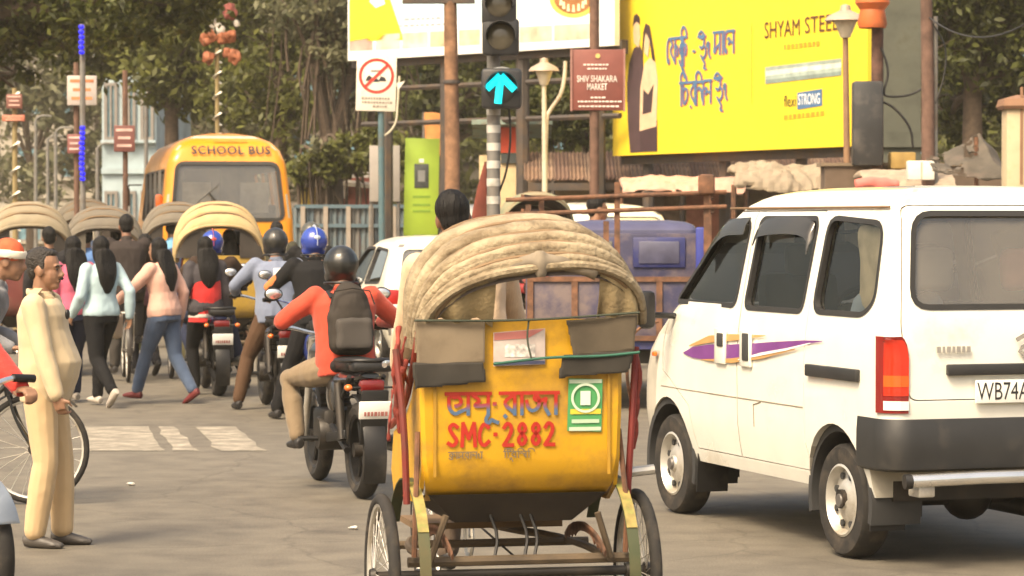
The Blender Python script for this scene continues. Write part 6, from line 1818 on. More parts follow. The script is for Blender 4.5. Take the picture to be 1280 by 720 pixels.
        for fi, (off, ln) in enumerate(((.029, .068), (.010, .077), (-.010, .072), (-.028, .056))):
            b0 = w + dv * .080 + sd * off; cu = fist
            d1 = (dv * math.cos(cu * .7) + nm * math.sin(cu * .7)); d2 = (dv * math.cos(cu * 1.7) + nm * math.sin(cu * 1.7)); d3 = (dv * math.cos(cu * 2.4) + nm * math.sin(cu * 2.4))
            b1 = b0 + d1 * ln * .45; b2 = b1 + d2 * ln * .32; b3 = b2 + d3 * ln * .26
            bd.tube([b0 - dv * .02, b1, b2, b3], [.0098, .0092, .0085, .0072], 8)
            for pp, rr_ in ((b1, .0092), (b2, .0085), (b3, .0075)): bd.ell(pp, rr_, None, 8, 6)
        b0 = w + dv * .025 + sd * .030; b1 = b0 + (sd * .7 + dv * .6 + nm * .25).normalized() * .042; b2 = b1 + (dv * .9 + nm * .45 + sd * .1).normalized() * .030
        bd.tube([b0 - sd * .015, b1, b2], [.013, .011, .008], 8); bd.ell(b1, .011, None, 8, 6); bd.ell(b2, .008, None, 8, 6)
    for m_ in (bd,): m_.v = [tuple(S @ Vector(v)) for v in m_.v]
    link('body', remesh(bd, voxel * (1 if voxel < .009 else 1.0), 2), skin(sk), t, None)
    def garment(fn, nm_, m, it=3, amp=.007, fr=11, st=(1, 1, .45), vx=None):
        g = MB(); fn(g); g.v = [tuple(S @ Vector(v)) for v in g.v]
        me = remesh(g, (vx or voxel) * 1.05, it)
        crumple(me, amp, fr, st, seed=len(label) * .37); crumple(me, amp * .55, fr * 2.3, (1, 1, .8), seed=len(label) * .11 + 4)
        crumple(me, amp * .45, 7, (1.5, 1.2, 1.0), seed=len(label) * .23 + 1, ridge=True)
        return link(nm_, me, m, t, None)
    if pants:
        def f(g):
            torso(g, .014, -.16, .26); leg(g, hipR, kR, aR, .016 + flare * .2, .96, flare); leg(g, hipL, kL, aL, .016 + flare * .2, .96, flare)
        garment(f, 'trousers', pants, 5, folds, 8)
    if shirt:
        def f(g):
            torso(g, .024, hem, .97)
            en = {'long': .97, 'short': .3, 'three': .80}[sleeves]
            arm(g, shR, eR, wR, .014, en); arm(g, shL, eL, wL, .014, en)
            limb(g, [n0 - up * .05, n0 - up * .005], [.068, .066])
        garment(f, 'shirt', shirt, 5, folds, 9, (1, 1, .6))
    if shoes:
        for q, k_, a_, nm_ in ((1, kR, aR, 'tR'), (-1, kL, aL, 'tL')):
            td = Vector(J.get(nm_, (q * .12, 1, -.03))).normalized()
            ua = (k_ - a_).normalized(); un = Vector((0, 0, 1)); un = (un - td * un.dot(td)).normalized()
            g = MB(); b = a_ - un * .040
            g.tube([b - td * .065 - un * .005, b - td * .02, b + td * .06 - un * .010, b + td * .13 - un * .018, b + td * .175 - un * .024], [(.030, .036), (.036, .044), (.040, .036), (.042, .026), (.026, .016)], 12, up=un)
            g.ell(a_ - un * .01, (.042, .042, .045))
            g.v = [tuple(S @ Vector(v)) for v in g.v]
            link('shoe', remesh(g, .010, 2), shoes, t, None)
    hm_ = hairm or HAIR
    if hair in ('short', 'long', 'bun'):
        g = MB(); g.ell((0, -.026, .040), (.083, .094, .092)); g.ell((0, -.060, -.012), (.068, .052, .070))
        if hair == 'short': g.ell((0, .03, .085), (.060, .05, .035))
        if hair == 'long':
            for q in (-1, 1): g.ell((q * .058, -.02, -.04), (.030, .052, .10))
        g.v = [tuple(S @ (HM @ Vector(v))) for v in g.v]
        if hair == 'long':
            hb_ = HM @ Vector((0, -.075, -.02))
            pts = [hb_, hb_.lerp(p0 + up * .44 - fw * .115, .5) + fw * .005, p0 + up * .42 - fw * .118, p0 + up * .33 - fw * .122, p0 + up * .22 - fw * .112]
            pts = [S @ p for p in smoothline(pts, 1)]
            m = len(pts) - 1
            g.tube(pts, [((.080, .095, .110, .112, .108, .100, .090, .075, .045, .03)[min(i, 9)], lerp(.060, .020, i / m)) for i in range(m + 1)], 14, up=fw)
        me = remesh(g, .011, 2); crumple(me, .006, 26, (1, 1, .15), 2.0)
        link('hair', me, hm_, t, None)
    if helmet:
        hmm, stripe = helmet
        g = MB(); g.ell((0, -.012, .030), (.122, .145, .128)); g.ell((0, .02, -.055), (.112, .115, .075)); g.ell((0, .075, -.080), (.080, .070, .050))
        me = remesh(g, .012, 3); cutm = MB().rbox((0, .13, .01), (.19, .12, .105), .03).mesh()
        me = boolean(me, cutm); me.transform(S @ HM)
        hl_ = link('helmet', me, hmm, t, 40)
        vm = MB().lathe([(.142, -.045), (.150, .0), (.146, .055)], 16, (0, -.008, .012), 'Z', 35, 145).mesh(); vm.transform(S @ HM @ Matrix.Diagonal((.86, 1, 1, 1))); link('visor', vm, glass('visor_smoke', (.12, .12, .13), refl=.1), hl_)
        tm = MB().tube([( .112 * math.cos(a), -.012 + .138 * math.sin(a), -.100) for a in np.linspace(R(150), R(390), 18)], .010, 6).mesh(); tm.transform(S @ HM); link('edge_trim', tm, BLACK, hl_)
        if stripe:
            sm = MB().tube([(0, -.012 + .147 * math.cos(a), .030 + .130 * math.sin(a)) for a in np.linspace(R(40), R(200), 18)], [(.016, .003)] * 18, 6, up=(1, 0, 0)).mesh(); sm.transform(S @ HM); link('stripe', sm, stripe, hl_)
            dm = MB().ell((0, -.152, .055), (.03, .008, .02)).mesh(); dm.transform(S @ HM); link('rear_vent', dm, stripe, hl_)
    K = dict(t=t, S=S, HM=HM, p0=p0, up=up, fw=fw, rt=rt, n0=n0, shR=shR, shL=shL, wR=wR, wL=wL, eR=eR, eL=eL, kR=kR, kL=kL, aR=aR, aL=aL, hipR=hipR, hipL=hipL)
    return K
def wear(K, mb, name, m, vx=.011, it=2, amp=.0, raw=False):
    mb.v = [tuple(K['S'] @ Vector(v)) for v in mb.v]
    if raw: return mb.build(name, m, K['t'])
    me = remesh(mb, vx, it)
    if amp: crumple(me, amp, 12)
    return link(name, me, m, K['t'], None)
# ------------------------------------------------------------------ the yellow rickshaw in front
RY = mat('rickshaw_yellow', (.58, .315, .010), .42, var=.10, scale=2.5, coat=.15, dirt=(.27, .15, .03), dirt_amt=.42, dscale=3.2, bump=.25, bscale=5)
rk_loc = (X(629, 11.5), 11.5, 0); rk_rz = 12.0
rk, panel, bow, tops = rickshaw('cycle_rickshaw', 'yellow cycle rickshaw with pleated cream hood and painted red lettering', rk_loc, rk_rz, RY, HOOD_CREAM, hood_roll=-6.5, pleat=.058)
CURT = mat('khaki_curtain', (.30, .23, .12), .9, var=.15, scale=6, dirt=(.18, .13, .07), dirt_amt=.4, bump=.3)
FLAPB = mat('flap_black', (.030, .026, .020), .8, var=.3); FLAPG = mat('flap_grey', (.21, .165, .11), .9, var=.2, dirt=(.12, .09, .06), dirt_amt=.4)
DKRED = mat('dark_red_frame', (.20, .025, .02), .55, dirt=(.09, .04, .03), dirt_amt=.45)
def curtain(x0, x1, zb, m, name, sag=.02, yb=-.372):
    b = bow(0, tops[0], .440); cols = []
    n = 12
    for i in range(n + 1):
        x = lerp(x0, x1, i / n)
        a = [p for p in b]
        for p, q in zip(a, a[1:]):
            if p.x <= x <= q.x or q.x <= x <= p.x:
                u = (x - p.x) / (q.x - p.x); top = p.lerp(q, u); break
        wob = .004 * math.sin(i * 1.1)
        bot = Vector((x, yb + wob, zb + sag * math.sin(i * .9)))
        mid = top.lerp(bot, .5) + Vector((0, -.01 + wob * 1.5, 0))
        cols.append([top + Vector((0, .006, -.008)), mid, bot, bot + Vector((0, .012, 0)), mid + Vector((0, .012, 0)), top + Vector((0, .018, -.008))])
    return MB().loft(cols).build(name, m, rk, 50)
curtain(-.36, -.12, 1.325, CURT, 'side_curtain')
curtain(.295, .46, 1.33, CURT, 'side_curtain')
# rolled curtain tied under the hood
me = remesh(MB().tube(smoothline([(-.16, -.425, 1.50), (-.05, -.44, 1.545), (.05, -.445, 1.565), (.15, -.44, 1.555), (.28, -.43, 1.515)], 2), .030, 10).tube([(.045, -.45, 1.60), (.05, -.46, 1.555), (.055, -.455, 1.50)], .026, 8), .010, 2); crumple(me, .008, 18)
link('rolled_curtain', me, mat('rolled_cloth', (.20, .165, .12), .9, var=.3), rk)
def flap(pts, m, name, y=-.374):
    g = MB().prism(pts, 0, .010, Matrix.Translation((0, y, 0)) @ Matrix.Rotation(R(90), 4, 'X'))
    me = remesh(g, .009, 1); crumple(me, .006, 9); return link(name, me, m, rk, None)
flap([(-.425, 1.345), (-.145, 1.335), (-.15, 1.17), (-.42, 1.15)], FLAPG, 'canvas_flap')
flap([(-.435, 1.175), (-.155, 1.175), (-.15, 1.095), (-.43, 1.07)], FLAPB, 'black_flap_edge', -.384)
flap([(.165, 1.335), (.455, 1.355), (.445, 1.21), (.20, 1.185)], mat('flap_brown', (.095, .075, .05), .9, var=.3), 'canvas_flap')
flap([(.155, 1.20), (.445, 1.215), (.42, 1.125), (.135, 1.105)], FLAPB, 'black_flap_edge', -.384)
for (a, b, c) in (((-.43, -.395, 1.335), (0.0, -.40, 1.33), (.46, -.395, 1.36)),):
    MB().tube(smoothline([a, b, c], 2), .005, 6).build('tie_cord', mat('dark_cord', (.05, .06, .04), .8), rk)
MB().tube(smoothline([(-.12, -.392, 1.165), (.1, -.395, 1.19), (.3, -.398, 1.19), (.46, -.395, 1.205)], 2), .006, 6).build('tie_cord', mat('green_cord', (.03, .12, .08), .8), rk)
MB().tube(smoothline([(.02, -.392, 1.34), (.01, -.393, 1.26), (.03, -.395, 1.18)], 2), .004, 6).build('tie_cord', mat('dark_cord', (.05, .06, .04)), rk)
# stickers and painted letters: flat paint on the tin panel
fy = -.3615
def panel_M(x, z): return facing((x, fy, z), (1, 0, 0))
st = MB(); sheet(st, [(-.115, 1.155), (.09, 1.16), (.09, 1.30), (-.115, 1.285)], facing((0, fy, 0), (1, 0, 0)), .002)
st = st.build('poster_sticker', mat('sticker_pale', (.52, .44, .40), .6, var=.25, scale=12), rk, None, fix=False)
mb = MB(); sheet(mb, [(-.112, 1.158), (.088, 1.163), (.088, 1.176), (-.112, 1.172)], facing((0, fy, 0), (1, 0, 0)), .004); mb.build('sticker_band', mat('sticker_navy', (.06, .07, .14), .6), st, None, fix=False)
mb = MB(); sheet(mb, [(-.112, 1.255), (.02, 1.262), (.088, 1.298), (-.112, 1.283)], facing((0, fy, 0), (1, 0, 0)), .004); mb.build('sticker_red_band', mat('sticker_red', (.45, .16, .14), .6), st, None, fix=False)
mb = MB(); sheet(mb, rect(-.07, 1.19, .05, 1.24), facing((0, fy, 0), (1, 0, 0)), .004); mb.build('sticker_print', mat('sticker_print', (.58, .54, .5), .6, var=.5, scale=45), st, None, fix=False)
gs = MB(); sheet(gs, [(.178, .90), (.315, .895), (.32, 1.10), (.183, 1.105)], facing((0, fy, 0), (1, 0, 0)), .002)
gs = gs.build('green_sticker', mat('sticker_green', (.07, .30, .10), .5, var=.15), rk, None, fix=False)
for i, (rc, c) in enumerate([(rect(.185, .9, .313, .915), (.5, .6, .45)), (rect(.186, 1.085, .316, 1.10), (.5, .6, .45)), (rect(.19, .965, .312, .985), (.62, .52, .05)), (rect(.195, .93, .305, .945), (.45, .6, .42)), (rect(.23, 1.00, .27, 1.055), (.62, .7, .6))]):
    mb = MB(); sheet(mb, rc, facing((0, fy, 0), (1, 0, 0)), .004 + i * .0006); mb.build('sticker_print', mat('green_sticker_print_%d' % i, c, .5, var=.15), gs, None, fix=False)
mb = MB(); ring(mb, (.25, 1.028), .048, .058, facing((0, fy, 0), (1, 0, 0)), 24, .008); mb.build('sticker_ring', mat('sticker_ring', (.55, .65, .5), .5), gs, None, fix=False)
PR = mat('sign_paint_red', (.40, .02, .008), .5, var=.08); PB = mat('sign_paint_blue', (.06, .11, .22), .5, var=.08)
def rk_word(word, x0, zb, sx, sz, w, m, lift, dx=0, dz=0, name='painted_letters'):
    ls, adv = bengali(word)
    L2 = [[(x * sx + dx, y * sz + dz) for x, y in l] for l in ls]
    return strokes(L2, w, m, rk, facing((x0, fy - lift, zb), (1, 0, 0)), name)
def two_tone_paint():
    m = bpy.data.materials.new('sign_paint_red_over_blue'); m.use_nodes = True
    nt = m.node_tree; L, N = nt.links.new, nt.nodes.new
    tc = N('ShaderNodeTexCoord'); sp = N('ShaderNodeSeparateXYZ'); mr = N('ShaderNodeMapRange'); rp = N('ShaderNodeValToRGB')
    mr.inputs[1].default_value = .985; mr.inputs[2].default_value = 1.015
    rp.color_ramp.elements[0].color = (.075, .13, .22, 1); rp.color_ramp.elements[1].color = (.38, .02, .008, 1)
    L(tc.outputs['Object'], sp.inputs[0]); L(sp.outputs['Z'], mr.inputs[0]); L(mr.outputs[0], rp.inputs[0]); L(rp.outputs[0], nt.nodes['Principled BSDF'].inputs['Base Color'])
    nt.nodes['Principled BSDF'].inputs['Roughness'].default_value = .5
    return m
rk_word('opu.raja', -.300, .968, .079, .082, .0142, two_tone_paint(), .0010)
NUM = {'S': [[(.9, .84), (.5, 1), (.1, .8), (.5, .5), (.92, .24), (.5, 0), (.06, .14)]], 'M': [[(.04, 0), (.12, 1)], [(.12, 1), (.5, .34)], [(.5, .34), (.88, 1)], [(.88, 1), (.96, 0)]], 'C': [[(.92, .80), (.5, 1.02), (.06, .62), (.10, .18), (.5, -.02), (.94, .2)]],
       '-': [[(.3, .5), (.5, .5)]], '2': [[(.1, .78), (.4, 1.02), (.86, .82), (.62, .42), (.08, .02)], [(.08, .02), (.92, .02)]], '8': [[(.5, .52), (.12, .72), (.5, 1.02), (.88, .74), (.5, .52), (.08, .24), (.5, -.02), (.92, .26), (.5, .52)]]}
x = -.295
for ch in 'SMC-2882':
    w_ = {'M': .056, '-': .030}.get(ch, .043)
    strokes([[(a * w_, b * .088) for a, b in l] for l in NUM[ch]], .0150, PR, rk, facing((x, fy - .0015, .847), (1, 0, 0)), 'painted_character', 2 if ch != 'M' else 0)
    x += w_ + .0115
PG = mat('sign_paint_grey', (.17, .13, .08), .5)
rk_word('kamranga', -.292, .800, .026, .024, .0042, PG, .0015, name='small_painted_line')
rk_word('iliridi', -.075, .800, .034, .024, .0042, PG, .0015, name='small_painted_line')
# painted side borders on the tin
for s in (-1, 1):
    MB().box((s * .345, fy - .001, 0.98), (.012, .004, .50)).build('painted_border', mat('border_brown', (.40, .22, .02), .5), rk)
# side frame and red tassels
for s in (-1, 1):
    MB().tube(smoothline([(s * .44, -.28, .62), (s * .455, -.30, .95), (s * .48, -.26, 1.22)], 2), .014, 8).build('hood_stay', DKRED, rk)
rr = random.Random(8)
for i in range(9):
    x, z = -.435 - rr.uniform(0, .05), 1.30 - i * .030
    me = remesh(MB().tube(smoothline([(x, -.22 + rr.uniform(-.08, .1), z), (x - .02, -.24, z - .10), (x + rr.uniform(-.03, .02), -.22, z - .20)], 1), rr.uniform(.007, .012), 7), .006, 1); crumple(me, .006, 25, seed=i)
    link('red_tassel', me, mat('tassel_red', (.20, .03, .02), .8, var=.45, scale=20), rk)
for i in range(3):
    x, z = .46 + rr.uniform(0, .02), 1.18 - i * .10
    MB().tube(smoothline([(x, -.26, z), (x + .015, -.27, z - .08), (x, -.26, z - .16)], 1), .014, 7).build('red_tassel', mat('tassel_red', (.50, .075, .035)), rk)
MB().tube([(.47, -.2, .72), (.57, -.2, .73)], .02, 8).build('side_lamp', STEEL, rk)
for x in (-.10, .02, .06): MB().tube(smoothline([(x, -.22, .57), (x + .03, -.24, .48), (x + .01, -.26, .40)], 1), .007, 5).build('dangling_strap', BLACK, rk)
PEACH = cloth('peach_shirt', (.58, .42, .27)); BROWN_T = cloth('brown_trousers', (.12, .085, .06)); DARK_T = cloth('black_trousers', (.009, .009, .010)); NAVY = cloth('navy_jeans', (.022, .028, .055))
JEANS = cloth('blue_jeans', (.055, .085, .15)); SHOE_B = mat('black_shoe', (.02, .018, .017), .45); SHOE_W = mat('pale_shoe', (.45, .40, .34), .6); SHOE_R = mat('maroon_shoe', (.13, .02, .02), .5)
s_ = 1.62 / 1.7
K = person('man with short dark hair in peach shirt pedalling the yellow rickshaw', (rk_loc[0] + .09, rk_loc[1], 0), rk_rz, 1.62, dict(wR=(.26 / s_, 1.30 / s_, 1.10 / s_), wL=(-.30 / s_, 1.28 / s_, 1.06 / s_), aR=(.14, 1.08 / s_, .55), aL=(-.14, .98 / s_, .27), pkR=(.3, 1, .4), pkL=(-.3, 1, .3), hR=(.2, 1, 0), hL=(-.2, 1, 0)), (-.02, .98 / s_, 1.16), 4, head_yaw=-6, shirt=PEACH, pants=BROWN_T, shoes=SHOE_B, sk=1, side_lean=-7)

# ------------------------------------------------------------------ riders
def ride(label, loc, rz, h, shirt, pants, helmet, lean=14, seat=(0, -.18, .90), down=None, shoes=SHOE_B, hair=None, **kw):
    s = h / 1.7
    q = lambda x, y, z: (x / s, y / s, z / s)
    pose = dict(wR=q(.33, .25, 1.06), wL=q(-.33, .25, 1.06), hR=(.1, 1, -.1), hL=(-.1, 1, -.1), nR=(0, 0, -1), nL=(0, 0, -1), aR=q(.22, -.06, .42), aL=q(-.22, -.06, .42), pkR=(.55, 1, .3), pkL=(-.55, 1, .3), peR=(1, -.5, -.6), peL=(-1, -.5, -.6))
    if down == 'L': pose['aL'] = q(-.34, -.05, .09); pose['pkL'] = (-.4, 1, .2)
    if down == 'R': pose['aR'] = q(.34, -.05, .09); pose['pkR'] = (.4, 1, .2)
    pose.update(kw.pop('pose', {}))
    kw.setdefault('fat', 1.1)
    return person(label, loc, rz, h, pose, q(*seat), lean, shirt=shirt, pants=pants, helmet=helmet, hair=hair, shoes=shoes, fist=.9, **kw)
HELM_B = mat('helmet_black', (.012, .012, .011), .35, coat=.4, var=.1, dirt=(.05, .045, .035), dirt_amt=.25)
HELM_BL = mat('helmet_blue', (.02, .05, .32), .25, coat=.8, var=.1)
HELM_G = mat('helmet_greygreen', (.07, .07, .055), .35, coat=.4)
TANK_BLACK = mat('tank_black', (.02, .02, .022), .25, coat=.7); TANK_BLUE = mat('tank_blue', (.03, .05, .22), .25, coat=.7); TANK_RED = mat('tank_red', (.25, .02, .02), .25, coat=.7); TANK_SILVER = mat('tank_silver', (.20, .23, .27), .3, .3, coat=.6)
loc = (-1.10, 18.40, 0)
motorcycle('motorcycle', 'black motorcycle with white plate under the rider in red sweater', loc, 16, TANK_BLACK, True)
REDSW = cloth('red_sweater', (.48, .055, .025)); KHAKI_T = cloth('khaki_trousers', (.20, .145, .085))
K = ride('rider in red sweater with grey backpack and black helmet', loc, 16, 1.60, REDSW, KHAKI_T, (HELM_B, None), 10, (0, -.16, .80), down=None, pose=dict(aL=(-.29, .02, .36), pkL=(-.55, 1, .15)))
BAGM = cloth('backpack', (.040, .034, .029)); g = MB()
c = K['p0'] + K['up'] * .27 - K['fw'] * .205
Mb = Matrix.Translation(c) @ Matrix.Rotation(R(-10), 4, 'X')
bq = MB().rbox((0, 0, -.06), (.31, .17, .34), .08, seg=4).ell((0, 0, .06), (.145, .10, .20)).ell((0, .01, .18), (.10, .07, .09)); g.add(bq.v, bq.f, 0, Mb)
bag = wear(K, g, 'backpack', BAGM, .012, 3, .010)
for dz, hh in ((-.10, .22),):
    g = MB(); bq = MB().rbox((0, -.10, dz), (.25, .07, hh), .035, seg=3); g.add(bq.v, bq.f, 0, Mb); o = wear(K, g, 'front_pocket', mat('cloth_backpack_pocket', (.05, .043, .037), .85), .012, 2, .006); o.parent = bag
for x in (-.10, .10):
    g = MB(); g.tube([K['p0'] + K['up'] * z + K['rt'] * x * q + K['fw'] * y for z, q, y in ((.44, 1.0, -.14), (.50, 1.05, -.05), (.48, 1.1, .08), (.30, 1.3, .13))], [(.024, .008)] * 4, 6, up=K['fw']); o = wear(K, g, 'strap', BLACK, raw=True); o.parent = bag
g = MB(); g.tube([Mb @ Vector(p) for p in ((-.15, -.085, .10), (-.12, -.088, .19), (0, -.09, .21), (.12, -.088, .19), (.15, -.085, .10))], .005, 6); o = wear(K, g, 'zip', DARKMETAL, raw=True); o.parent = bag

loc = (-2.16, 26.2, 0)
motorcycle('motorcycle', 'dark motorcycle stopped under the rider in grey blue shirt', loc, 12, TANK_BLACK, True)
BLUEGREY = cloth('grey_blue_shirt', (.16, .19, .27)); BRN = cloth('brown_jeans', (.085, .048, .028))
K = ride('rider in grey blue shirt and brown trousers with one foot down', loc, 12, 1.66, BLUEGREY, BRN, (HELM_B, None), 8, (0, -.16, .86), down='L')
g = MB().rbox(tuple(K['p0'] + K['up'] * .36 - K['fw'] * .150 + K['rt'] * .02), (.13, .02, .12), .01); wear(K, g, 'white_back_print', mat('cloth_white_print', (.7, .7, .7), .8), raw=True)
loc = (-1.72, 25.0, 0)
motorcycle('motorcycle', 'blue motorcycle between the other bikes and the cream car', loc, 16, TANK_BLUE, True)
BLK = cloth('black_jacket', (.010, .010, .011)); 
K = ride('rider in black jacket wearing a shiny blue helmet', loc, 16, 1.66, BLK, DARK_T, (HELM_BL, mat('helmet_stripe', (.45, .5, .6), .3)), 12, (0, -.16, .88), down='L')
g = MB().tube([K['shL'].lerp(K['eL'], .55) + Vector((-.03, 0, 0)), K['eL'] + Vector((-.03, 0, 0)), K['eL'].lerp(K['wL'], .4)], [.050, .048, .045], 10); wear(K, g, 'orange_sleeve_patch', mat('cloth_orange_patch', (.50, .15, .04), .8), .012, 2)
loc = (-3.0, 28.8, 0)
motorcycle('motorcycle', 'motorcycle beside the woman in the red vest', loc, 12, TANK_BLUE, True)
BRJ = cloth('brown_jacket', (.040, .025, .017))
K = ride('rider in brown jacket with cream collar and small blue helmet', loc, 12, 1.60, BRJ, NAVY, (HELM_BL, mat('helmet_red_stripe', (.55, .08, .06), .3)), 10, (0, -.16, .86), down='R')
g = MB().tube(arc(tuple(K['p0'] + K['up'] * .46), .13, 180, 360, 10, 'XY'), .028, 8); wear(K, g, 'cream_collar', mat('cloth_cream', (.52, .45, .32), .9), .012, 2, .004)
loc = (X(388, 33), 33.0, 0)
motorcycle('motorcycle', 'dark motorcycle by the corrugated fence', loc, 12, TANK_BLACK, True)
K = ride('rider in dark jacket with olive helmet by the corrugated fence', loc, 12, 1.68, BLK, DARK_T, (HELM_G, None), 8, (0, -.16, .90))
loc = (X(345, 36), 36.0, 0)
motorcycle('motorcycle', 'red motorcycle close behind the school bus', loc, 12, TANK_RED, True)
K = ride('rider in dark olive jacket and cap close behind the school bus', loc, 12, 1.70, cloth('olive_jacket', (.05, .048, .032)), DARK_T, None, 8, (0, -.16, .92), hair='short')

# motorcycle entering at the lower left, rider mostly out of frame
loc = (-2.60, 12.75, 0)
motorcycle('motorcycle', 'silver fronted motorcycle nosing in beside the man in khaki', loc, 180 + 32, TANK_SILVER, False, mirrors=False)
K = ride('rider in red jacket and jeans holding a silver motorcycle', loc, 180 + 32, 1.66, cloth('red_jacket', (.52, .03, .02)), NAVY, None, 12, (0, -.20, .86), down='L', hair='short', pose=dict(wL=(-.35, .30, .99), nL=(0, 0, -1)))

# ------------------------------------------------------------------ cyclist with the knit cap, behind the man in khaki
d = 17.4
bicycle('bicycle', 'black bicycle whose front wheel shows behind the man in khaki', (X(42, d) - .55, d, 0), -90, mat('bike_black', (.02, .02, .018), .4, dirt=(.2, .13, .03), dirt_amt=.3))
K = person('man in plaid scarf and striped knit cap astride the bicycle', (X(66, d) - .55, d, 0), -90, 1.66, dict(wR=(.25, .34, .98), wL=(-.25, .34, .98), aR=(.18, -.05, .085), aL=(-.18, .05, .085), nR=(0, 0, -1), nL=(0, 0, -1), hR=(0, 1, 0), hL=(0, 1, 0)), (0, -.02, .92), 26, shirt=cloth('plaid_scarf', (.22, .22, .23), var=.5), pants=NAVY, shoes=SHOE_B, hair=None, head_pitch=0)
g = MB(); g.ell((0, -.015, .055), (.090, .105, .090)); g.v = [tuple(K['HM'] @ Vector(v)) for v in g.v]
cap = wear(K, g, 'knit_cap', mat('cap_orange', (.55, .10, .04), .9, var=.2, scale=20), .012, 2, .003)
g = MB(); g.tube([(.094 * math.cos(a), -.012 + .108 * math.sin(a), .045) for a in np.linspace(0, 2 * math.pi, 25)[:-1]], [(.012, .030)] * 24, 8, closed=True, up=(0, 0, 1)); g.v = [tuple(K['HM'] @ Vector(v)) for v in g.v]
o = wear(K, g, 'cap_band', mat('cap_white', (.72, .66, .54), .9), .011, 2, .003); o.parent = cap

# ------------------------------------------------------------------ the man in khaki
KH = cloth('khaki_uniform', (.55, .43, .265), var=.05, bump=.10); KH2 = cloth('khaki_uniform_trousers', (.54, .39, .215), var=.05, bump=.10)
d = 15.15
K = person('stout man in khaki uniform standing sideways on the road', (X(54, d), d, 0), -96, 1.55, dict(wR=(.25, .15, .86), wL=(-.25, .0, .86), peR=(.5, -1, -.1), aR=(.10, -.03, .085), aL=(-.10, .08, .085), hR=(-.1, .25, -1), nR=(-.8, .3, 0), tR=(.12, 1, -.03), tL=(-.05, 1, -.03)), (0, 0, .938), -1, head_yaw=-6, head_pitch=2, belly=.085, folds=.0034, shirt=KH, hem=-.19, pants=KH2, shoes=mat('grey_brown_shoe', (.07, .062, .055), .5), hair=None, sk=0, voxel=.0075, fat=.98, flare=.008, fist=.75)
HMk, S_ = K['HM'], K['S']
def onhead(mb, name, m, vx=.006, it=2, amp=0.0):
    mb.v = [tuple(HMk @ Vector(v)) for v in mb.v]; return wear(K, mb, name, m, vx, it, amp)
g = MB(); g.ell((0, -.030, .048), (.080, .092, .084)); g.ell((0, -.066, -.010), (.064, .044, .060)); g.ell((0, .018, .093), (.056, .05, .026))
for q in (-1, 1): g.ell((q * .070, .004, .022), (.012, .016, .036))
onhead(g, 'hair', mat('thin_hair', (.022, .017, .013), .5, var=.4, scale=50, bump=.8, bscale=90), .007, 2, .004)
for q in (-1, 1):
    onhead(MB().tube([(q * .018, .090, .018), (q * .034, .088, .024), (q * .050, .078, .018)], [.004, .005, .003], 6), 'eyebrow', HAIR, .003, 1)
    onhead(MB().ell((q * .030, .080, .002), (.012, .008, .007)), 'eye', mat('eye_dark', (.03, .02, .015), .2), .003, 1)
onhead(MB().tube([(-.030, .092, -.058), (0, .106, -.050), (.030, .092, -.058)], [.005, .008, .005], 8), 'moustache', HAIR, .004, 1)
g = MB(); g.tube([K['n0'] - K['up'] * .015 + K['rt'] * (.080 * math.cos(a)) + K['fw'] * (.082 * math.sin(a)) + K['up'] * (.020 - .022 * math.sin(a)) for a in np.linspace(R(110), R(430), 22)], [(.010, .024)] * 22, 8, up=K['up']); wear(K, g, 'collar', KH, .008, 2, .002)
for q, sh in ((1, K['shR']), (-1, K['shL'])):
    g = MB().rbox(tuple(sh - K['rt'] * q * .055 + K['up'] * .070), (.13, .055, .014), .006, rot=(0, q * 16, 0)); wear(K, g, 'epaulette', KH2, raw=True)
g = MB().ell(tuple(K['p0'] + K['up'] * .405 + K['fw'] * .175 + K['rt'] * .10), (.022, .014, .030)); wear(K, g, 'whistle', BLACK, raw=True)
g = MB().tube([K['wR'] + K['fw'] * 0 + (K['eR'] - K['wR']).normalized() * q for q in (.0, .03)], .034, 12); wear(K, g, 'wrist_watch', BLACK, raw=True)
g = MB().tube([(.0, .235, z) for z in (.98, 1.05, 1.12)], .004, 6); wear(K, g, 'button_line', KH2, raw=True) if False else None

# ------------------------------------------------------------------ walkers seen from behind
WALK = lambda f, b: dict(aL=(-.08, f, .10), aR=(.08, -b, .17), tL=(0, 1, .1), tR=(0, .75, -.65), pkR=(0, 1, .1))
WALK2 = lambda f, b: dict(aR=(.08, f, .10), aL=(-.08, -b, .17), tR=(0, 1, .1), tL=(0, .75, -.65))
def walker(label, px, py, rz, h, **kw):
    g = G(px, py); return person(label, (g.x, g.y, 0), rz, h, **kw)
K = walker('long haired woman in pink top and navy trousers', 92, 503, 30, 1.56, pose=dict(WALK2(.14, .10), wR=(.22, .05, .86)), female=True, shirt=cloth('pink_top', (.48, .10, .17)), pants=NAVY, shoes=SHOE_W, hair='long', hem=-.04)
K = walker('long haired woman in pale blue top and black trousers', 127, 508, 40, 1.56, pose=dict(WALK2(.20, .34), wR=(.26, -.12, .90), wL=(-.24, .16, .92)), female=True, shirt=cloth('pale_blue_top', (.36, .48, .52)), pants=DARK_T, shoes=SHOE_W, hair='long', hem=-.02)
K = walker('long haired woman in peach sweater and blue jeans reaching out', 206, 504, 58, 1.55, pose=dict(aL=(-.06, .33, .10), tL=(0, 1, .05), aR=(.08, -.30, .14), tR=(0, .85, -.5), wL=(-.34, .40, 1.02), hL=(-.2, .8, -.5), wR=(.24, -.02, .88)), lean=6, female=True, shirt=cloth('peach_sweater', (.60, .35, .27)), pants=JEANS, shoes=SHOE_R, hair='long', hem=-.06, fat=1.05)
g = MB().rbox((-.36, .34, .80), (.16, .09, .26), .04); wear(K, g, 'hand_bag', mat('cloth_cream_bag', (.45, .36, .25), .8), .012, 2, .006)
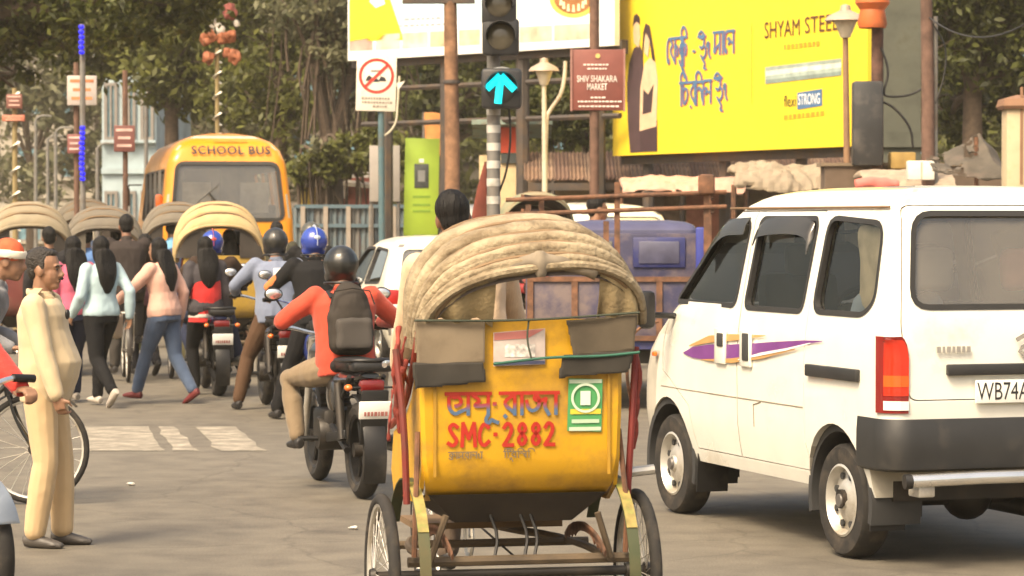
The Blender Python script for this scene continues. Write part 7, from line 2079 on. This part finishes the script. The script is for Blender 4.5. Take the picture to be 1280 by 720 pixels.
K = walker('woman in red vest with grey hem stripe and black trousers', 257, 494, 25, 1.55, pose=dict(WALK(.10, .16), wL=(-.24, .10, .90)), female=True, shirt=cloth('dark_sleeves', (.055, .05, .055)), pants=DARK_T, shoes=SHOE_B, hair='long', hem=-.06)
def vest_fn(K, m, u0, u1, grow_, name):
    g = MB(); rings = []
    for u, w, dp in ((u0, .178, .135), (lerp(u0, u1, .3), .165, .125), (lerp(u0, u1, .6), .165, .130), (u1, .155, .11)):
        c = K['p0'] + K['up'] * (.51 * u)
        rings.append([c + K['rt'] * (math.cos(a) * (w + grow_)) + K['fw'] * (math.sin(a) * (dp + grow_)) for a in [2 * math.pi * i / 20 for i in range(20)]])
    g.loft(rings); return wear(K, g, name, m, .012, 2, .006)
v = vest_fn(K, cloth('red_vest', (.55, .02, .018)), -.26, .86, .012, 'vest')
o = vest_fn(K, mat('cloth_grey_stripe', (.42, .38, .34), .8), -.17, -.06, .022, 'hem_stripe'); o.parent = v
for lab, px, py, rz, h, c, pc, hr in (('man in black jacket walking behind the woman in pink', 62, 472, 15, 1.64, (.025, .024, .026), (.03, .03, .035), 'short'), ('long haired woman in dark plum top among the rickshaws', 182, 470, 30, 1.56, (.06, .025, .035), (.02, .02, .025), 'long'),
        ('man in dark blue sweater walking beside the straw hooded rickshaw', 236, 462, 12, 1.64, (.03, .04, .08), (.03, .028, .026), 'short'), ('man in maroon shawl crossing behind the stopped motorcycles', 300, 468, 40, 1.62, (.10, .025, .02), (.04, .035, .03), 'short')):
    walker(lab, px, py, rz, h, pose=WALK(.14, .16), shirt=cloth('walk_%d' % px, c), pants=cloth('walkp_%d' % px, pc), shoes=SHOE_B, hair=hr, female=(hr == 'long'))
d = 31.0
bicycle('bicycle', 'thin old bicycle ridden by the man in dark grey jacket', (X(157, d), d, 0), 10, mat('bike_dark', (.03, .025, .02), .5))
K = person('man in dark grey jacket riding a bicycle away', (X(157, d), d, 0), 10, 1.68, dict(wR=(.26, .14, 1.0), wL=(-.26, .14, 1.0), aR=(.13, .06, .48), aL=(-.13, -.20, .16), hR=(0, 1, 0), hL=(0, 1, 0), nR=(0, 0, -1), nL=(0, 0, -1)), (0, -.29, 1.02), 8, shirt=cloth('charcoal_jacket', (.035, .028, .026)), pants=cloth('grey_trousers', (.05, .045, .04)), shoes=SHOE_B, sk=1, fat=1.1)

# ------------------------------------------------------------------ rickshaws farther on
GREYHOOD = mat('grey_hood', (.15, .13, .10), .85, var=.15, dirt=(.13, .11, .08), dirt_amt=.4); TANHOOD = mat('tan_hood', (.27, .225, .15), .85, var=.15, dirt=(.22, .17, .1), dirt_amt=.35); YELHOOD = mat('straw_hood', (.46, .34, .17), .85, var=.15, dirt=(.35, .24, .1), dirt_amt=.35); GREENHOOD = mat('green_hood', (.20, .21, .13), .85, var=.15, dirt=(.3, .22, .14), dirt_amt=.4)
FT = [(-.42, 1.66), (-.30, 1.80), (-.12, 1.89), (.12, 1.92), (.36, 1.88)]
def far_rick(label, px, d, rz, body, hood, curtain_m, scale=1.0):
    t, p, bw, tp = rickshaw('cycle_rickshaw', label, (X(px, d), d, 0), rz, body, hood, pleat=.05, hood_tops=FT, scale=scale)
    b = bw(0, tp[0], .48); cols = []
    for side in (-1, 1):
        cols = []
        for pnt in b:
            if pnt.x * side > .16: cols.append([pnt + Vector((0, .01, -.01)), Vector((pnt.x, -.36, 1.31)), Vector((pnt.x, -.345, 1.31)), pnt + Vector((0, .025, -.01))])
        MB().loft(cols).build('side_curtain', curtain_m, t, 50)
    return t
RB = [mat('tin_%s' % n, c, .5, dirt=(.12, .09, .06), dirt_amt=.35) for n, c in (('maroon', (.16, .04, .035)), ('olive', (.13, .12, .05)), ('blue', (.06, .09, .16)), ('ochre', (.35, .22, .03)))]
DKC = mat('dark_curtain', (.05, .042, .036), .9, var=.2)
far_rick('rickshaw with broad cream hood at the left edge', 35, 32, 12, RB[0], TANHOOD, DKC, 1.0)
far_rick('rickshaw with grey hood carrying a blue shirted passenger', 130, 34, 8, RB[1], GREYHOOD, mat('grey_curtain', (.15, .13, .10), .9), .98)
far_rick('rickshaw with brown grey hood behind the grey hooded one', 108, 44, 10, RB[2], GREYHOOD, DKC, 1.06)
far_rick('rickshaw with straw yellow hood behind the brown jacketed rider', 272, 31.5, 10, RB[3], YELHOOD, DKC, 1.0)
far_rick('rickshaw with dull grey hood between bus and straw hood', 222, 39, 10, RB[2], GREYHOOD, DKC, 1.02)
far_rick('rickshaw with greenish hood in front of the white car', 668, 37, 190, RB[1], GREENHOOD, DKC, 1.08)
far_rick('rickshaw with faded green hood ahead of the blue truck', 715, 41, 12, RB[0], GREENHOOD, DKC, 1.02) if False else None
SITP = dict(wR=(.16, .22, .98), wL=(-.16, .22, .98), aR=(.12, .44, .48), aL=(-.12, .44, .48))
def sitter(label, px, d, rz, h, pz=.93, **kw):
    return person(label, (X(px, d), d, 0), rz, h, dict(SITP), (0, -.08, pz), 0, voxel=.013, **kw)
sitter('passenger in blue shirt under the grey rickshaw hood', 108, 33.8, 8, 1.62, shirt=cloth('blue_shirt', (.09, .19, .42)), pants=DARK_T, shoes=SHOE_B)
sitter('passenger in dark clothes under the grey rickshaw hood', 146, 34.0, 8, 1.62, shirt=BLK, pants=DARK_T, shoes=SHOE_B)
sitter('passenger in sky blue top beside the straw hooded rickshaw', 214, 38.8, 10, 1.66, pz=.98, shirt=cloth('sky_blue_top', (.16, .36, .55)), pants=DARK_T, shoes=SHOE_B)
sitter('passenger in violet shawl under the straw hood', 286, 31.5, 10, 1.60, shirt=cloth('violet_shawl', (.07, .065, .13)), pants=DARK_T, shoes=SHOE_B, hair='long', female=True)
sitter('passenger in red under the greenish rickshaw hood', 668, 37, 190, 1.62, pz=.98, shirt=cloth('dull_red_shirt', (.28, .07, .06)), pants=DARK_T, shoes=SHOE_B)
person('man with dark hair in orange shirt beyond the truck rails', (X(745, 33), 33, 0), -60, 1.98, dict(wL=(-.3, .2, .9)), head_yaw=-20, shirt=cloth('orange_shirt', (.45, .16, .08)), pants=DARK_T, shoes=SHOE_B, sk=0)
vm_ = Matrix.Translation(van.location) @ Matrix.Rotation(van.rotation_euler.z, 4, 'Z')
p = vm_ @ Vector((-.36, .02, 0))
person('passenger in pale blue shirt seated behind the van rear side window', (p.x, p.y, .22), 18.3, 1.62, dict(SITP), (0, -.02, .66), 4, voxel=.013, shirt=cloth('pale_shirt', (.34, .42, .48)), pants=DARK_T, shoes=SHOE_B)
SCR = [mat('scrap_white', (.55, .52, .46), .8), mat('scrap_leaf', (.20, .13, .05), .8)]
for i, (px, py, lab) in enumerate(((440, 662, 'tiny white paper scrap on the asphalt left of the rickshaw wheel'), (163, 607, 'tiny white paper scrap on the asphalt beside the bicycle wheel'))):
    q = G(px, py)
    me = remesh(MB().box((0, 0, 0), (.055, .035, .012)), .008, 1); crumple(me, .012, 22, seed=i)
    o = link('litter_scrap', me, SCR[0], None, None); o.location = (q.x, q.y, .012); o.rotation_euler = (0, 0, i * 2.0)
    tag(o, lab, 'litter', 'paper scraps on the road')
# ------------------------------------------------------------------ air: dusty haze
hz = MB().box((0, 75, 9), (150, 190, 21)).build('haze', None, None, None)
HZ = bpy.data.materials.new('haze'); HZ.use_nodes = True
HZ.node_tree.nodes.remove(HZ.node_tree.nodes['Principled BSDF'])
pv = HZ.node_tree.nodes.new('ShaderNodeVolumePrincipled')
pv.inputs['Color'].default_value = (.92, .83, .66, 1)
pv.inputs['Density'].default_value = .0009
pv.inputs['Anisotropy'].default_value = .2
HZ.node_tree.links.new(pv.outputs[0], [n for n in HZ.node_tree.nodes if n.type == 'OUTPUT_MATERIAL'][0].inputs['Volume'])
hz.data.materials.append(HZ)
struct(hz, 'stuff')
